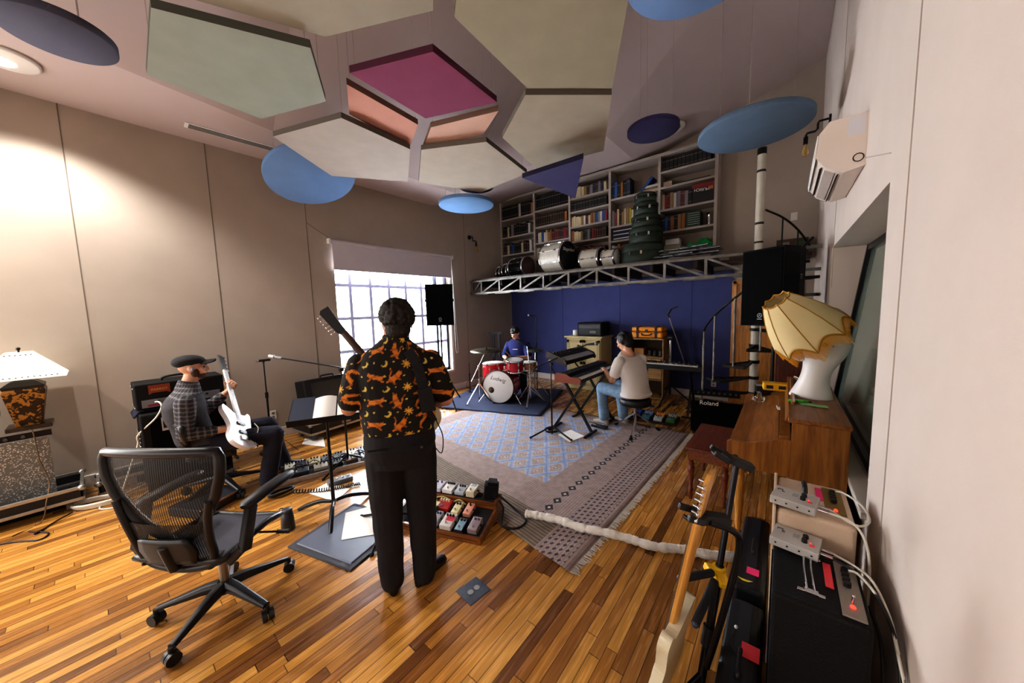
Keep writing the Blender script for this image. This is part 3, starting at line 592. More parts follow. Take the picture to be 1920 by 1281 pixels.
def outl(pts, n=5): return [(p.x, p.y) for p in spline([(x, y, 0) for x, y in pts+pts[:1]], n)[:-1]]
O_STRAT = outl([(.0, .045), (.06, .12), (.07, .15), (.0, .165), (-.10, .13), (-.19, .12), (-.29, .155), (-.38, .13), (-.42, .03), (-.41, -.06), (-.34, -.145), (-.26, -.15), (-.17, -.115), (-.08, -.13), (.015, -.145), (.04, -.12), (.0, -.07)])
O_TELE = outl([(.0, .06), (.01, .12), (-.04, .155), (-.12, .135), (-.2, .115), (-.3, .155), (-.38, .13), (-.415, .03), (-.41, -.06), (-.34, -.15), (-.24, -.155), (-.16, -.115), (-.08, -.13), (.0, -.15), (.035, -.12), (-.02, -.06)])
def gmat(pos, neck, face):
    x = V(neck).normalized(); z = V(face); z = (z-x*z.dot(x)).normalized(); y = z.cross(x)
    return M(((x.x, y.x, z.x, pos[0]), (x.y, y.y, z.y, pos[1]), (x.z, y.z, z.z, pos[2]), (0, 0, 0, 1)))
# ================= people =================
def baked(b, name, m, parent, vox=.008, it=5, paint=None, label=None, disp=0):
    """fuse the overlapping forms of b into one continuous surface"""
    o = b.ob(name, m, None); d = o.modifiers.new('r', 'REMESH'); d.mode = 'VOXEL'; d.voxel_size = vox; d.use_smooth_shade = True
    s = o.modifiers.new('s', 'SMOOTH'); s.factor = .5; s.iterations = it
    me = bpy.data.meshes.new_from_object(o.evaluated_get(bpy.context.evaluated_depsgraph_get())); me.name = name
    o.modifiers.clear(); o.data = me; n = len(me.vertices); co_ = np.empty(n*3, 'f'); me.vertices.foreach_get('co', co_); co_ = co_.reshape(-1, 3)
    if disp: 
        q = co_*disp[1]; k = np.sin(q[:, 0]*1.3+np.sin(q[:, 2]*.9)*2)*np.sin(q[:, 2]+np.cos(q[:, 1]*1.1)*1.5)
        no = np.empty(n*3, 'f'); me.vertices.foreach_get('normal', no); co_ = co_+no.reshape(-1, 3)*(k*disp[0])[:, None]; me.vertices.foreach_set('co', co_.astype('f').ravel()); me.update()
    if paint:
        c = paint(co_); a = me.color_attributes.new('paint', 'FLOAT_COLOR', 'POINT'); a.data.foreach_set('color', np.concatenate([c, np.ones((n, 1))], 1).astype('f').ravel())
    me.polygons.foreach_set('use_smooth', [True]*len(me.polygons))
    o.parent = parent
    if label: o['label'] = label
    return o
def limb(b, p, q, r0, r1, n=14):
    p, q = V(p), V(q); b.cyl(p, q, r0, r1, n); b.ball(p, r0, n=n); b.ball(q, r1, n=n)
def chain(b, pts, rs):
    for i in range(len(pts)-1): limb(b, pts[i], pts[i+1], rs[i], rs[i+1])
def torso(b, rings, inf=0):
    """rings: (centre, half width, half depth, forward tilt); lateral axis local x"""
    out = []
    for c, a, d, tl in rings:
        dep = V((0, math.cos(tl), math.sin(tl)))
        out.append([V(c)+V((1, 0, 0))*(a+inf)*math.copysign(abs(math.cos(t))**.85, math.cos(t))+dep*(d+inf)*math.copysign(abs(math.sin(t))**.85, math.sin(t)) for t in [2*PI*i/28 for i in range(28)]])
    b.loft(out)
def hand(b, w, d, up, side, curl=.5, s=1.0, spread=.06):
    """five-fingered hand at wrist w, palm along d, back of the hand along up; side=+1 thumb on d x up"""
    d = V(d).normalized(); up = V(up); up = (up-d*up.dot(d)).normalized(); la = d.cross(up)*side
    P = lambda a, l, u: V(w)+(d*a+la*l+up*u)*s
    for k in range(4):
        l = .030-.020*k; limb(b, P(.01, l*.55, 0), P(.085, l, 0), .015*s, .0125*s, 8)
    limb(b, P(-.01, 0, 0), P(.03, 0, 0), .024*s, .024*s, 8)
    for k, (ln, r) in enumerate(((.072, .0095), (.080, .0095), (.074, .009), (.058, .0082))):
        l = .033-.0215*k; a = V(P(.088, l, 0)); ang = curl*.7; ls = l*(1+spread*2)
        for q, f in enumerate((.45, .32, .23)):
            e = a+(d*math.cos(ang)-up*math.sin(ang)+la*spread*(1.2-.8*k))*ln*f*s; limb(b, a, e, r*s*(1-.08*q), r*s*(1-.08*(q+1)), 8); a = e; ang += curl*.8
    a = V(P(.02, .028, -.004)); e = a+(d*.55+la*.75-up*.35).normalized()*.042*s; f = e+(d*.85+la*.2-up*(.25+curl*.4)).normalized()*.034*s
    limb(b, a, e, .0135*s, .0115*s, 8); limb(b, e, f, .0115*s, .0095*s, 8)
def headshape(b, c, m, s=1):
    """skull, jaw, nose, ears; local +y is the face"""
    q = tr(*c) @ m @ M.Scale(s, 4); o = b.x; b.x = o @ q
    b.ball((0, -.012, .025), .1, (.76, .96, .92), 24); b.ball((0, .022, -.03), .1, (.62, .70, .86), 20); b.ball((0, .05, -.085), .036, (1.0, .85, .7), 12)
    b.ball((0, .078, .028), .03, (1.7, .5, .5), 12)
    for s_ in (-1, 1): b.ball((s_*.036, .066, -.018), .026, (1, .8, .9), 10); b.ball((s_*.077, -.006, -.008), .03, (.32, .7, 1.05), 12)
    b.cyl((0, .085, .022), (0, .108, -.022), .009, .0155, 10); b.ball((0, .106, -.024), .0155, (1.1, .9, .75), 10)
    b.ball((0, .086, -.054), .018, (1.3, .5, .45), 10)
    b.x = o
def face(parent, c, m, s=1, lids=False):
    q = tr(*c) @ m @ M.Scale(s, 4); b = B(); b.x = q
    for s_ in (-1, 1): b.ball((s_*.033, .080, .004), .012, (1.2, .7, .35 if lids else .75), 10)
    b.ob('eyes', mat('eye_dark', '2a1c16', .3), parent)
    b = B(); b.x = q
    for s_ in (-1, 1): b.box((s_*.034, .090, .026), (.036, .008, .008), (0, -.12*s_, -.25*s_))
    b.ob('eyebrows', mat('brow_dark', '22150f', .9), parent, bev=.003)
    b = B(); b.x = q; b.ball((0, .091, -.055), .018, (1.25, .5, .28), 12); b.ob('lips', mat('lips', '9a5a50', .5), parent)
SKIN = mat('skin', 'c08a6e', .5, var=.06, vs=12); SKIN2 = mat('skin_pale', 'c9977c', .5, var=.06, vs=12)
HAIR = mat('dark_hair', '1d1512', .6, bump=.6, bs=160)
def sneaker(parent, a, ang, m, name='shoe', lab=None, pitch=0, l=.27):
    b = B(); b.x = tr(*a) @ rotm(0, 0, ang) @ rotm(pitch, 0, 0)
    def ring(y, w, h, z0=0): return [V((w*math.cos(t), y, max(z0, z0+h*(.5+.5*math.sin(t))) if math.sin(t) > -2 else 0)) for t in [2*PI*i/16 for i in range(16)]]
    b.loft([ring(-.075, .020, .05), ring(-.065, .034, .085), ring(-.02, .038, .10), ring(.05, .040, .085), ring(.11, .046, .062), ring(.15, .044, .05), ring(.18, .032, .042), ring(.195, .012, .03)])
    o = b.ob(name, m, parent, label=lab); return o
# ---- man standing with his back to the camera ----
def shirt_paint(P):
    u = np.arctan2(P[:, 0], -P[:, 1]+.10)*.23; v = P[:, 2]; col_ = np.zeros((len(P), 3)); col_[:] = lin('17120f')[:3]
    rr = np.random.RandomState(4)
    def seg(x, y, segs):
        d = np.full(len(x), 9.)
        for x0, y0, x1, y1, r in segs:
            dx, dy = x1-x0, y1-y0; q = np.clip(((x-x0)*dx+(y-y0)*dy)/(dx*dx+dy*dy+1e-9), 0, 1); d = np.minimum(d, np.hypot(x-x0-q*dx, y-y0-q*dy)-r)
        return d
    cats = [[(-.012, -.02, .012, .012, .017), (.016, .028, .02, .034, .013), (.026, .045, .03, .05, .003), (.013, .045, .012, .052, .003), (-.018, -.03, -.03, -.04, .006), (.0, -.03, .012, -.042, .006), (.02, .0, .034, -.008, .005), (-.012, -.02, -.03, .0, .005), (-.03, .0, -.028, .03, .004), (-.028, .03, -.04, .05, .003)],
            [(.012, .04, -.006, .05, .010), (-.006, .05, -.022, .036, .010), (-.022, .036, -.02, .01, .011), (-.02, .01, .004, -.016, .010), (.004, -.016, .01, -.045, .006), (.01, -.045, -.004, -.06, .004), (.014, .042, .03, .036, .005), (-.026, .03, -.04, .022, .004)],
            [(-.03, 0, .02, .008, .014), (.03, .014, .036, .018, .011), (-.03, 0, -.05, .014, .004), (.02, 0, .04, -.02, .005), (-.025, -.008, -.045, -.024, .005), (.036, .028, .04, .033, .003)]]
    O1, O2, Y1 = (np.array(lin(c)[:3]) for c in ('d07a22', 'a85a1c', 'dcc25e'))
    k = 0
    for r in range(-2, 16):
        for c in range(-9, 10):
            cx = c*.104+(.052 if r % 2 else 0)+rr.uniform(-.008, .008); cy = .94+r*.066+rr.uniform(-.006, .006); k += 1
            w = (abs(u-cx) < .075) & (abs(v-cy) < .075); 
            if not w.any(): continue
            x, y = u[w]-cx, v[w]-cy; cc = col_[w]; ty = (c*2+r*3) % 6
            if ty in (0, 2, 4):
                a = rr.uniform(-.25, .25)+(.0 if ty else .2); fl = 1 if rr.rand() < .6 else -1; x2, y2 = fl*(x*math.cos(a)-y*math.sin(a)), x*math.sin(a)+y*math.cos(a); d = seg(x2*1.22, y2*1.22, cats[ty//2]); cc[d < 0] = O1; cc[(d < 0) & (np.sin(y2*160+x2*90) > .55)] = O2
            elif ty in (1, 5): 
                d = np.maximum(np.hypot(x, y)-.0165, .0145-np.hypot(x+.008, y-.006)); cc[d < 0] = Y1
            else:
                th = np.arctan2(y, x); d = np.hypot(x, y)-(.010+.015*np.abs(np.cos(th*4))**3); cc[d < 0] = np.array(lin('e0a83e')[:3])
            col_[w] = cc
            d = np.hypot(u-cx-.046, v-cy-.008)-.0045; col_[d < 0] = Y1
    return col_
pr = thing('person', 'man standing with his back turned, dark trousers and black shirt printed with orange cats', 'person', (-1.755, 1.09, 0), math.radians(56))
rgs = [((0, -.005, .84), .165, .125, 0), ((0, -.01, .92), .19, .145, 0), ((0, 0, 1.02), .185, .13, 0), ((0, .005, 1.14), .19, .135, 0), ((0, 0, 1.28), .205, .135, 0), ((0, -.01, 1.38), .205, .12, 0), ((0, -.01, 1.45), .165, .095, 0), ((0, -.005, 1.495), .10, .075, 0), ((0, 0, 1.53), .062, .06, 0)]
shL, elL, wrL = (-.195, -.01, 1.39), (-.262, -.02, 1.155), (-.25, .22, 1.22)
shR, elR, wrR = (.195, -.01, 1.39), (.275, -.03, 1.155), (.16, .20, 1.08)
hc = (.02, .02, 1.622); hm = rotm(-.14, 0, .05)
b = B(); torso(b, rgs)
chain(b, [(0, 0, 1.48), (0, .01, 1.60)], [.062, .056]); headshape(b, hc, hm, 1.0)
for s, e, w in ((shL, elL, wrL), (shR, elR, wrR)): chain(b, [s, e, lerp(e, w, .35), w], [.062, .044, .043, .030])
hand(b, wrL, (-.1, .6, .5), (-.9, 0, .2), 1, 1.2); hand(b, wrR, (-.75, .5, -.3), (.3, .6, .5), 1, .7)
for s in (-1, 1): chain(b, [(s*.095, 0, .88), (s*.10, .02, .48), (s*.095, -.02, .10)], [.085, .055, .042])
baked(b, 'body', SKIN, pr, .0065, 4)
face(pr, hc, hm)
b = B(); torso(b, [r for r in rgs[2:]], .016); torso(b, [((0, 0, 1.0), .19, .14, 0), ((0, 0, 1.05), .20, .15, 0), ((0, 0, 1.2), .205, .15, 0)], .01)
for s, e in ((shL, elL), (shR, elR)): chain(b, [s, lerp(s, e, .45), lerp(s, e, .80)], [.070, .073, .071])
b.cyl((0, -.005, 1.48), (.01, .003, 1.548), .084, .074, 20)
baked(b, 'shirt', mat('printed_shirt', attr='paint', rough=.85), pr, .0055, 5, shirt_paint, 'black short-sleeved shirt printed with orange cats, moons and stars')
b = B(); torso(b, [((0, -.005, .80), .16, .125, 0)]+[(c, a, d, t) for c, a, d, t in rgs[:2]]+[((0, 0, .97), .186, .135, 0), ((0, 0, 1.035), .173, .121, 0)], .014)
for s in (-1, 1): chain(b, [(s*.095, -.005, .86), (s*.098, .01, .66), (s*.10, .015, .48), (s*.098, .0, .25), (s*.096, -.015, .065)], [.110, .103, .090, .079, .069])
baked(b, 'trousers', mat('charcoal_wool', '1c1a1e', .9, var=.12, vs=60), pr, .008, 6, disp=(.003, 16))
b = B()
for x in (-.115, .115): b.box((x, -.163, .945), (.10, .006, .008))
b.ob('pocket_welt', mat('pocket_dark', '0d0c0e', .9), pr); B().ball((.115, -.168, .93), .008, (1, .5, 1), 8).ob('pocket_button', mat('horn_button', '4a3c36', .3), pr)
SHOE = mat('black_leather', '121214', .3)
for s, a in ((-1, .15), (1, -.75)): sneaker(pr, (s*.098, .005, .0), a, SHOE)
b = B(); b.x = tr(*hc) @ hm
b.ball((0, -.028, .032), .1, (.90, 1.0, .95), 20); b.ball((0, -.05, -.045), .1, (.72, .55, .6), 16); rh = random.Random(2)
for k in range(300):
    th = rh.uniform(0, 2*PI); ph = rh.uniform(-.5, 1.5); x, y, z = math.cos(th)*math.cos(ph), math.sin(th)*math.cos(ph), math.sin(ph)
    if y > .35 and z < .55: continue
    if z < -.38 and y > -.2: continue
    b.ball((x*.090, -.028+y*.100, .034+z*.094), rh.uniform(.011, .020), n=8)
baked(b, 'hair', HAIR, pr, .0055, 1, label='short dark curly hair')
# strap with its padded end over the right shoulder
b = B(); st = [(.07, -.125, 1.475), (.115, -.155, 1.40), (.135, -.168, 1.30), (.150, -.168, 1.22)]
for i in range(3): b.bar(st[i], st[i+1], .056, .005, (0, 1, 0))
b.bar((.145, -.172, 1.265), (.165, -.168, 1.13), .078, .03, (0, 1, 0)); b.bar((.165, -.165, 1.13), (.20, -.06, 1.04), .03, .012, (0, 1, 0)); b.bar((.07, -.125, 1.475), (.06, -.02, 1.50), .056, .006, (1, 0, 0)); b.bar((.06, -.02, 1.50), (.03, .10, 1.42), .056, .006, (1, 0, 0)); b.bar((.03, .10, 1.42), (-.02, .17, 1.2), .056, .006, (1, 0, 0))
W_ = lambda o, p: o.matrix_world @ V(p)
bpy.context.view_layer.update()
tag(b.ob('guitar_strap', mat('strap_black', '16151a', .8), None, bev=.004), 'black padded guitar strap over the shoulder of the standing man', 'strap'); bpy.data.objects['guitar_strap'].matrix_world = pr.matrix_world.copy()
pw = pr.matrix_world; j0 = pw @ V((-.06, .285, 1.19)); hd = at(621, 598, z=1.70); hd = at(621, 598, z=1.7)-EYE; fd = pw.to_3x3() @ V((0, 1, 0)); hd = EYE+hd*((fd.dot(pw.translation-EYE)+.36)/fd.dot(hd))
GTI = mat('ivory_lacquer', 'd9cba6', .25, coat=.5)
guitar('electric_guitar', 'ivory electric guitar held by the standing man, dark headstock showing beside him', gmat(j0, hd-j0, pw.to_3x3() @ V((0, 1, .15))), GTI, wood('rosewood', '2c1a12', '4a2e20', 0), O_STRAT, board_m=wood('ebony', '15100e', '2a1c16', 0), head_m=BLK, guard_m=WHT)
cb = B().tube(spline([pw @ V((.215, .08, 1.0)), pw @ V((.25, .04, .90)), pw @ V((.235, .02, .80)), pw @ V((.18, .06, .86))], 6), .0035, 6)
tag(cb.ob('instrument_cable', CBL), 'black cable looping beside the hip of the standing man', 'cable')
# ---- bass player sitting in profile ----
def plaid_paint(P):
    a = np.arctan2(P[:, 0], P[:, 1]+.02)*.2; c = np.zeros((len(P), 3)); c[:] = lin('2b2a2e')[:3]
    g1, g2 = np.array(lin('5a585c')[:3]), np.array(lin('77747a')[:3])
    c[np.mod(P[:, 2]+.15*P[:, 1], .036) < .011] = g1; m2 = np.mod(a, .034) < .010; c[m2] = g1; c[m2 & (np.mod(P[:, 2]+.15*P[:, 1], .036) < .011)] = g2; return c
pb = thing('person', 'bearded man in black flat cap and plaid shirt, seated playing a white bass', 'person', (-4.20, .58, 0), math.radians(-6))
rg = [((0, -.02, .47), .17, .13, 0), ((0, -.05, .55), .185, .145, -.1), ((0, -.09, .68), .17, .125, -.15), ((0, -.12, .80), .185, .13, -.1), ((0, -.125, .92), .195, .125, 0), ((0, -.11, 1.0), .165, .10, .1), ((0, -.095, 1.05), .10, .08, .2), ((0, -.08, 1.09), .062, .06, .2)]
hc = (0, -.035, 1.235); hm = rotm(-.02, 0, -.15)
sR, eR, wR = (.195, -.115, .95), (.24, -.14, .685), (.20, .13, .655)
sL, eL, wL = (-.195, -.10, .96), (-.32, .03, .77), (-.27, .22, .93)
hipR, knR, anR = (.09, .0, .52), (.24, .49, .52), (.26, .40, .09)
hipL, knL, anL = (-.09, .0, .52), (-.14, .50, .53), (-.12, .60, .09)
b = B(); torso(b, rg); chain(b, [(0, -.09, 1.05), (0, -.045, 1.18)], [.06, .055]); headshape(b, hc, hm)
for s, e, w in ((sR, eR, wR), (sL, eL, wL)): chain(b, [s, e, lerp(e, w, .35), w], [.058, .043, .041, .029])
hand(b, wR, (-.1, .9, -.1), (.6, -.1, .6), -1, .7, 1.0); hand(b, wL, (.25, .5, .8), (-.6, .6, 0), 1, 1.25, 1.0)
for h, k, a in ((hipR, knR, anR), (hipL, knL, anL)): chain(b, [h, k, a], [.08, .055, .042])
baked(b, 'body', SKIN2, pb, .0065, 4); face(pb, hc, hm)
b = B(); torso(b, rg[1:], .016); b.cyl((0, -.098, 1.03), (0, -.072, 1.115), .084, .074, 18)
for s, e, w in ((sR, eR, wR), (sL, eL, wL)): chain(b, [s, e, lerp(e, w, .65)], [.078, .06, .048])
baked(b, 'shirt', mat('plaid_shirt', attr='paint', rough=.9), pb, .006, 4, plaid_paint, 'grey and black plaid shirt')
b = B(); torso(b, [r for r in rg[1:6]], .021); baked(b, 'vest', mat('dark_vest', '343338', .9, var=.3, vs=26), pb, .008, 5, label='dark vest over the plaid shirt')
DEN = mat('dark_denim', '1c1d2c', .9, var=.15, vs=30)
b = B(); torso(b, rg[:2], .02)
for h, k, a in ((hipR, knR, anR), (hipL, knL, anL)): chain(b, [h, lerp(h, k, .5), k, lerp(k, a, .5), a], [.105, .095, .082, .076, .074])
baked(b, 'trousers', DEN, pb, .008, 6, disp=(.004, 14))
sneaker(pb, (.26, .41, 0), -.3, SHOE); sneaker(pb, (-.12, .61, 0), .1, SHOE)
b = B(); b.x = tr(*hc) @ hm
b.ball((0, -.025, .065), .1, (.92, 1.12, .52), 24); b.ball((0, -.06, .055), .1, (.86, .85, .55), 20); b.lathe([(.094, -.012), (.098, .02), (.09, .035)], 24, tr(0, -.012, .038) @ M.Diagonal((.86, 1.08, 1, 1)))
b.loft([[V((x*w, y, z+.012*math.sin(t)-.02*abs(x*w)/.07)) for x, t in [(math.cos(a), a) for a in [2*PI*i/16 for i in range(16)]]] for y, w, z in ((.06, .075, .052), (.10, .075, .055), (.13, .066, .058), (.155, .045, .060), (.165, .02, .061))])
baked(b, 'flat_cap', mat('cap_black', '1d1c1e', .85, var=.2, vs=18), pb, .006, 3)
b = B(); b.x = tr(*hc) @ hm
b.ball((0, .048, -.072), .05, (1.14, .88, .72), 16); b.ball((0, .086, -.040), .02, (1.4, .5, .35), 10)
for s in (-1, 1): b.ball((s*.058, .018, -.045), .036, (.42, .9, 1.15), 12)
baked(b, 'beard', mat('brown_beard', '4a3022', .9, bump=.6, bs=220), pb, .006, 1)
b = B(); b.x = tr(*hc) @ hm; b.ball((.088, .004, -.008), .012, (.6, 1, 1), 8); b.ob('earpiece', mat('blue_plastic', '6aa0d8', .4), pb)
bpy.context.view_layer.update(); pw = pb.matrix_world
BW = mat('white_lacquer', 'e6e4ea', .25, coat=.5)
bj = pw @ V((.05, .225, .735)); bh = pw @ V((-.46, .205, 1.13))
guitar('bass_guitar', 'white electric bass with pale neck on the lap of the seated player', gmat(bj, bh-bj, pw.to_3x3() @ V((.75, .7, .25))), BW, mat('pale_neck', 'd8d2d0', .4), [(x*.98, y*.98) for x, y in O_STRAT], bass=True, board_m=mat('pale_board', 'cfcacb', .4), pegs=4, head_m=BLK)
b = B().tube(spline([pw @ V((.22, .20, .58)), pw @ V((.26, .22, .50)), pw @ V((.27, .3, .49)), pw @ V((.26, .36, .60)), pw @ V((.22, .34, .66))], 6), .004, 6); tag(b.ob('instrument_cable', WCB), 'white cable plugged into the white bass', 'cable')
# ---- keyboard player on the stool ----
pk = thing('person', 'dark-haired person in white T-shirt and jeans seated playing the keyboards', 'person', (-1.50, 4.42, 0), math.radians(64))
rg = [((0, 0, .49), .17, .13, 0), ((0, -.01, .56), .185, .14, .1), ((0, .0, .68), .165, .12, .2), ((0, .03, .80), .18, .125, .2), ((0, .07, .92), .195, .12, .3), ((0, .10, 1.0), .165, .10, .3), ((0, .115, 1.05), .10, .08, .4), ((0, .13, 1.08), .06, .058, .4)]
hc = (-.01, .20, 1.20); hm = rotm(-.45, 0, .25)
sR, eR, wR = (.19, .09, .95), (.23, .22, .72), (.10, .44, .82)
sL, eL, wL = (-.19, .09, .95), (-.275, .13, .715), (-.17, .42, .815)
hipR, knR, anR = (.09, .02, .53), (.15, .46, .54), (.14, .36, .10)
hipL, knL, anL = (-.09, .02, .53), (-.17, .46, .54), (-.15, .44, .10)
b = B(); torso(b, rg); chain(b, [(0, .10, 1.03), (0, .16, 1.14)], [.058, .053]); headshape(b, hc, hm)
for s, e, w in ((sR, eR, wR), (sL, eL, wL)): chain(b, [s, e, lerp(e, w, .35), w], [.055, .042, .040, .028]); 
hand(b, wR, (-.1, .95, -.1), (0, 0, 1), 1, .5); hand(b, wL, (.1, .95, -.1), (0, 0, 1), -1, .5)
for h, k, a in ((hipR, knR, anR), (hipL, knL, anL)): chain(b, [h, k, a], [.078, .053, .04])
baked(b, 'body', SKIN2, pk, .0075, 4); face(pk, hc, hm)
b = B(); torso(b, [((0, -.01, .50), .19, .15, 0), ((0, -.015, .54), .195, .155, 0)]+rg[1:-1], .018)
for s, e in ((sR, eR), (sL, eL)): chain(b, [s, lerp(s, e, .35), lerp(s, e, .62)], [.08, .078, .074])
baked(b, 't_shirt', mat('white_cotton', 'd6d0ca', .9), pk, .008, 6, disp=(.004, 13))
JEAN = mat('light_denim', '7088a0', .9, var=.2, vs=20)
b = B(); torso(b, rg[:2], .02)
for h, k, a in ((hipR, knR, anR), (hipL, knL, anL)): chain(b, [h, lerp(h, k, .5), k, lerp(k, a, .5), lerp(k, a, .95)], [.10, .092, .08, .074, .076])
baked(b, 'jeans', JEAN, pk, .008, 5, disp=(.004, 15))
SNK = mat('grey_suede', '9c948c', .8)
for a, g in ((anR, -.1), (anL, .15)): sneaker(pk, (a[0], a[1], 0), g, SNK); 
b = B()
for a in (anR, anL): b.cyl((a[0], a[1], .08), (a[0], a[1], .15), .047, .048, 14)
b.ob('socks', BLK, pk)
b = B(); b.x = tr(*hc) @ hm; b.ball((0, -.03, .03), .1, (.90, 1.02, .98), 20); b.ball((0, -.06, -.03), .1, (.78, .62, .8), 16); b.ball((0, .055, .085), .05, (1.3, .7, .5), 12); rh = random.Random(4)
for k in range(90):
    th = rh.uniform(0, 2*PI); ph = rh.uniform(-.6, 1.5); x, y, z = math.cos(th)*math.cos(ph), math.sin(th)*math.cos(ph), math.sin(ph)
    if y > .35 and z < .5: continue
    b.ball((x*.085, -.035+y*.095, .03+z*.09), rh.uniform(.014, .022), (1, 1, 1.4), 8)
baked(b, 'hair', mat('black_hair', '100d0d', .5, bump=.5, bs=160), pk, .007, 1)
# ---- drummer ----
pd = thing('person', 'drummer in navy T-shirt looking down at the drums', 'person', (-4.16, 5.36, 0), math.radians(195))
rg = [((0, 0, .50), .165, .125, 0), ((0, -.01, .58), .175, .135, .1), ((0, .0, .70), .16, .115, .15), ((0, .02, .82), .18, .12, .2), ((0, .05, .94), .195, .118, .25), ((0, .075, 1.02), .165, .10, .3), ((0, .085, 1.07), .10, .08, .4), ((0, .10, 1.10), .06, .058, .4)]
hc = (0, .165, 1.215); hm = rotm(-.6, 0, -.1)
sR, eR, wR = (.19, .06, .97), (.27, .12, .74), (.12, .34, .74)
sL, eL, wL = (-.19, .06, .97), (-.27, .14, .74), (-.06, .36, .76)
b = B(); torso(b, rg); chain(b, [(0, .075, 1.05), (0, .13, 1.16)], [.058, .053]); headshape(b, hc, hm)
for s, e, w in ((sR, eR, wR), (sL, eL, wL)): chain(b, [s, e, lerp(e, w, .35), w], [.055, .042, .040, .028])
hand(b, wR, (-.6, .7, 0), (0, 0, 1), 1, 1.0); hand(b, wL, (.5, .75, 0), (0, 0, 1), -1, 1.0)
lg = [((.09, .02, .54), (.22, .46, .54), (.22, .40, .10)), ((-.09, .02, .54), (-.24, .44, .54), (-.26, .38, .10))]
for h, k, a in lg: chain(b, [h, k, a], [.078, .053, .04])
baked(b, 'body', SKIN2, pd, .0075, 4); face(pd, hc, hm, lids=True)
b = B(); torso(b, [((0, -.01, .52), .18, .14, 0)]+rg[1:-1], .018)
for s, e in ((sR, eR), (sL, eL)): chain(b, [s, lerp(s, e, .4), lerp(s, e, .75)], [.08, .076, .072])
ts_ = baked(b, 't_shirt', mat('navy_cotton', '121c54', .9), pd, .008, 5, disp=(.003, 14))
b = B(); torso(b, rg[:2], .02)
for h, k, a in lg: chain(b, [h, lerp(h, k, .5), k, lerp(k, a, .5), a], [.10, .092, .078, .07, .066])
baked(b, 'trousers', DEN, pd, .009, 5)
for h, k, a in lg: sneaker(pd, (a[0], a[1], 0), 0, SHOE)
b = B(); b.x = tr(*hc) @ hm; b.ball((0, -.025, .035), .1, (.86, 1.0, .95), 20); b.ball((0, .06, .07), .05, (1.2, .8, .6), 12); rh = random.Random(9)
for k in range(80):
    th = rh.uniform(0, 2*PI); ph = rh.uniform(-.3, 1.5); x, y, z = math.cos(th)*math.cos(ph), math.sin(th)*math.cos(ph), math.sin(ph)
    if y > .45 and z < .5: continue
    b.ball((x*.08, -.028+y*.097, .035+z*.09), rh.uniform(.013, .02), (1, 1, 1.3), 8)
baked(b, 'hair', mat('black_hair'), pd, .007, 1)
b = B()
for k, w in enumerate((.012, .008, .012, .010, .014, .009)): b.box((.045-.018*k, .182, .90), (w, .01, .010), (-.25, 0, 0))
b.ob('chest_print', WHT, pd, label='small white lettering on the chest')
bpy.context.view_layer.update()
for wv, d in ((wR, (-.45, .75, .12)), (wL, (.05, .55, .35))):
    p = pd.matrix_world @ (V(wv)+V((0, .06, -.02))); q = p+(pd.matrix_world.to_3x3() @ V(d)).normalized()*.33; s = p-(q-p).normalized()*.06
    b = B().cyl(s, q, .007, .0055, 8); b.ball(q, .008, n=8); tag(b.ob('drumstick', mat('pale_stick', 'c8a878', .5)), 'pale wooden drumstick held over the ' + ('floor drum side' if d[0] < 0 else 'small drum side'), 'drumstick')
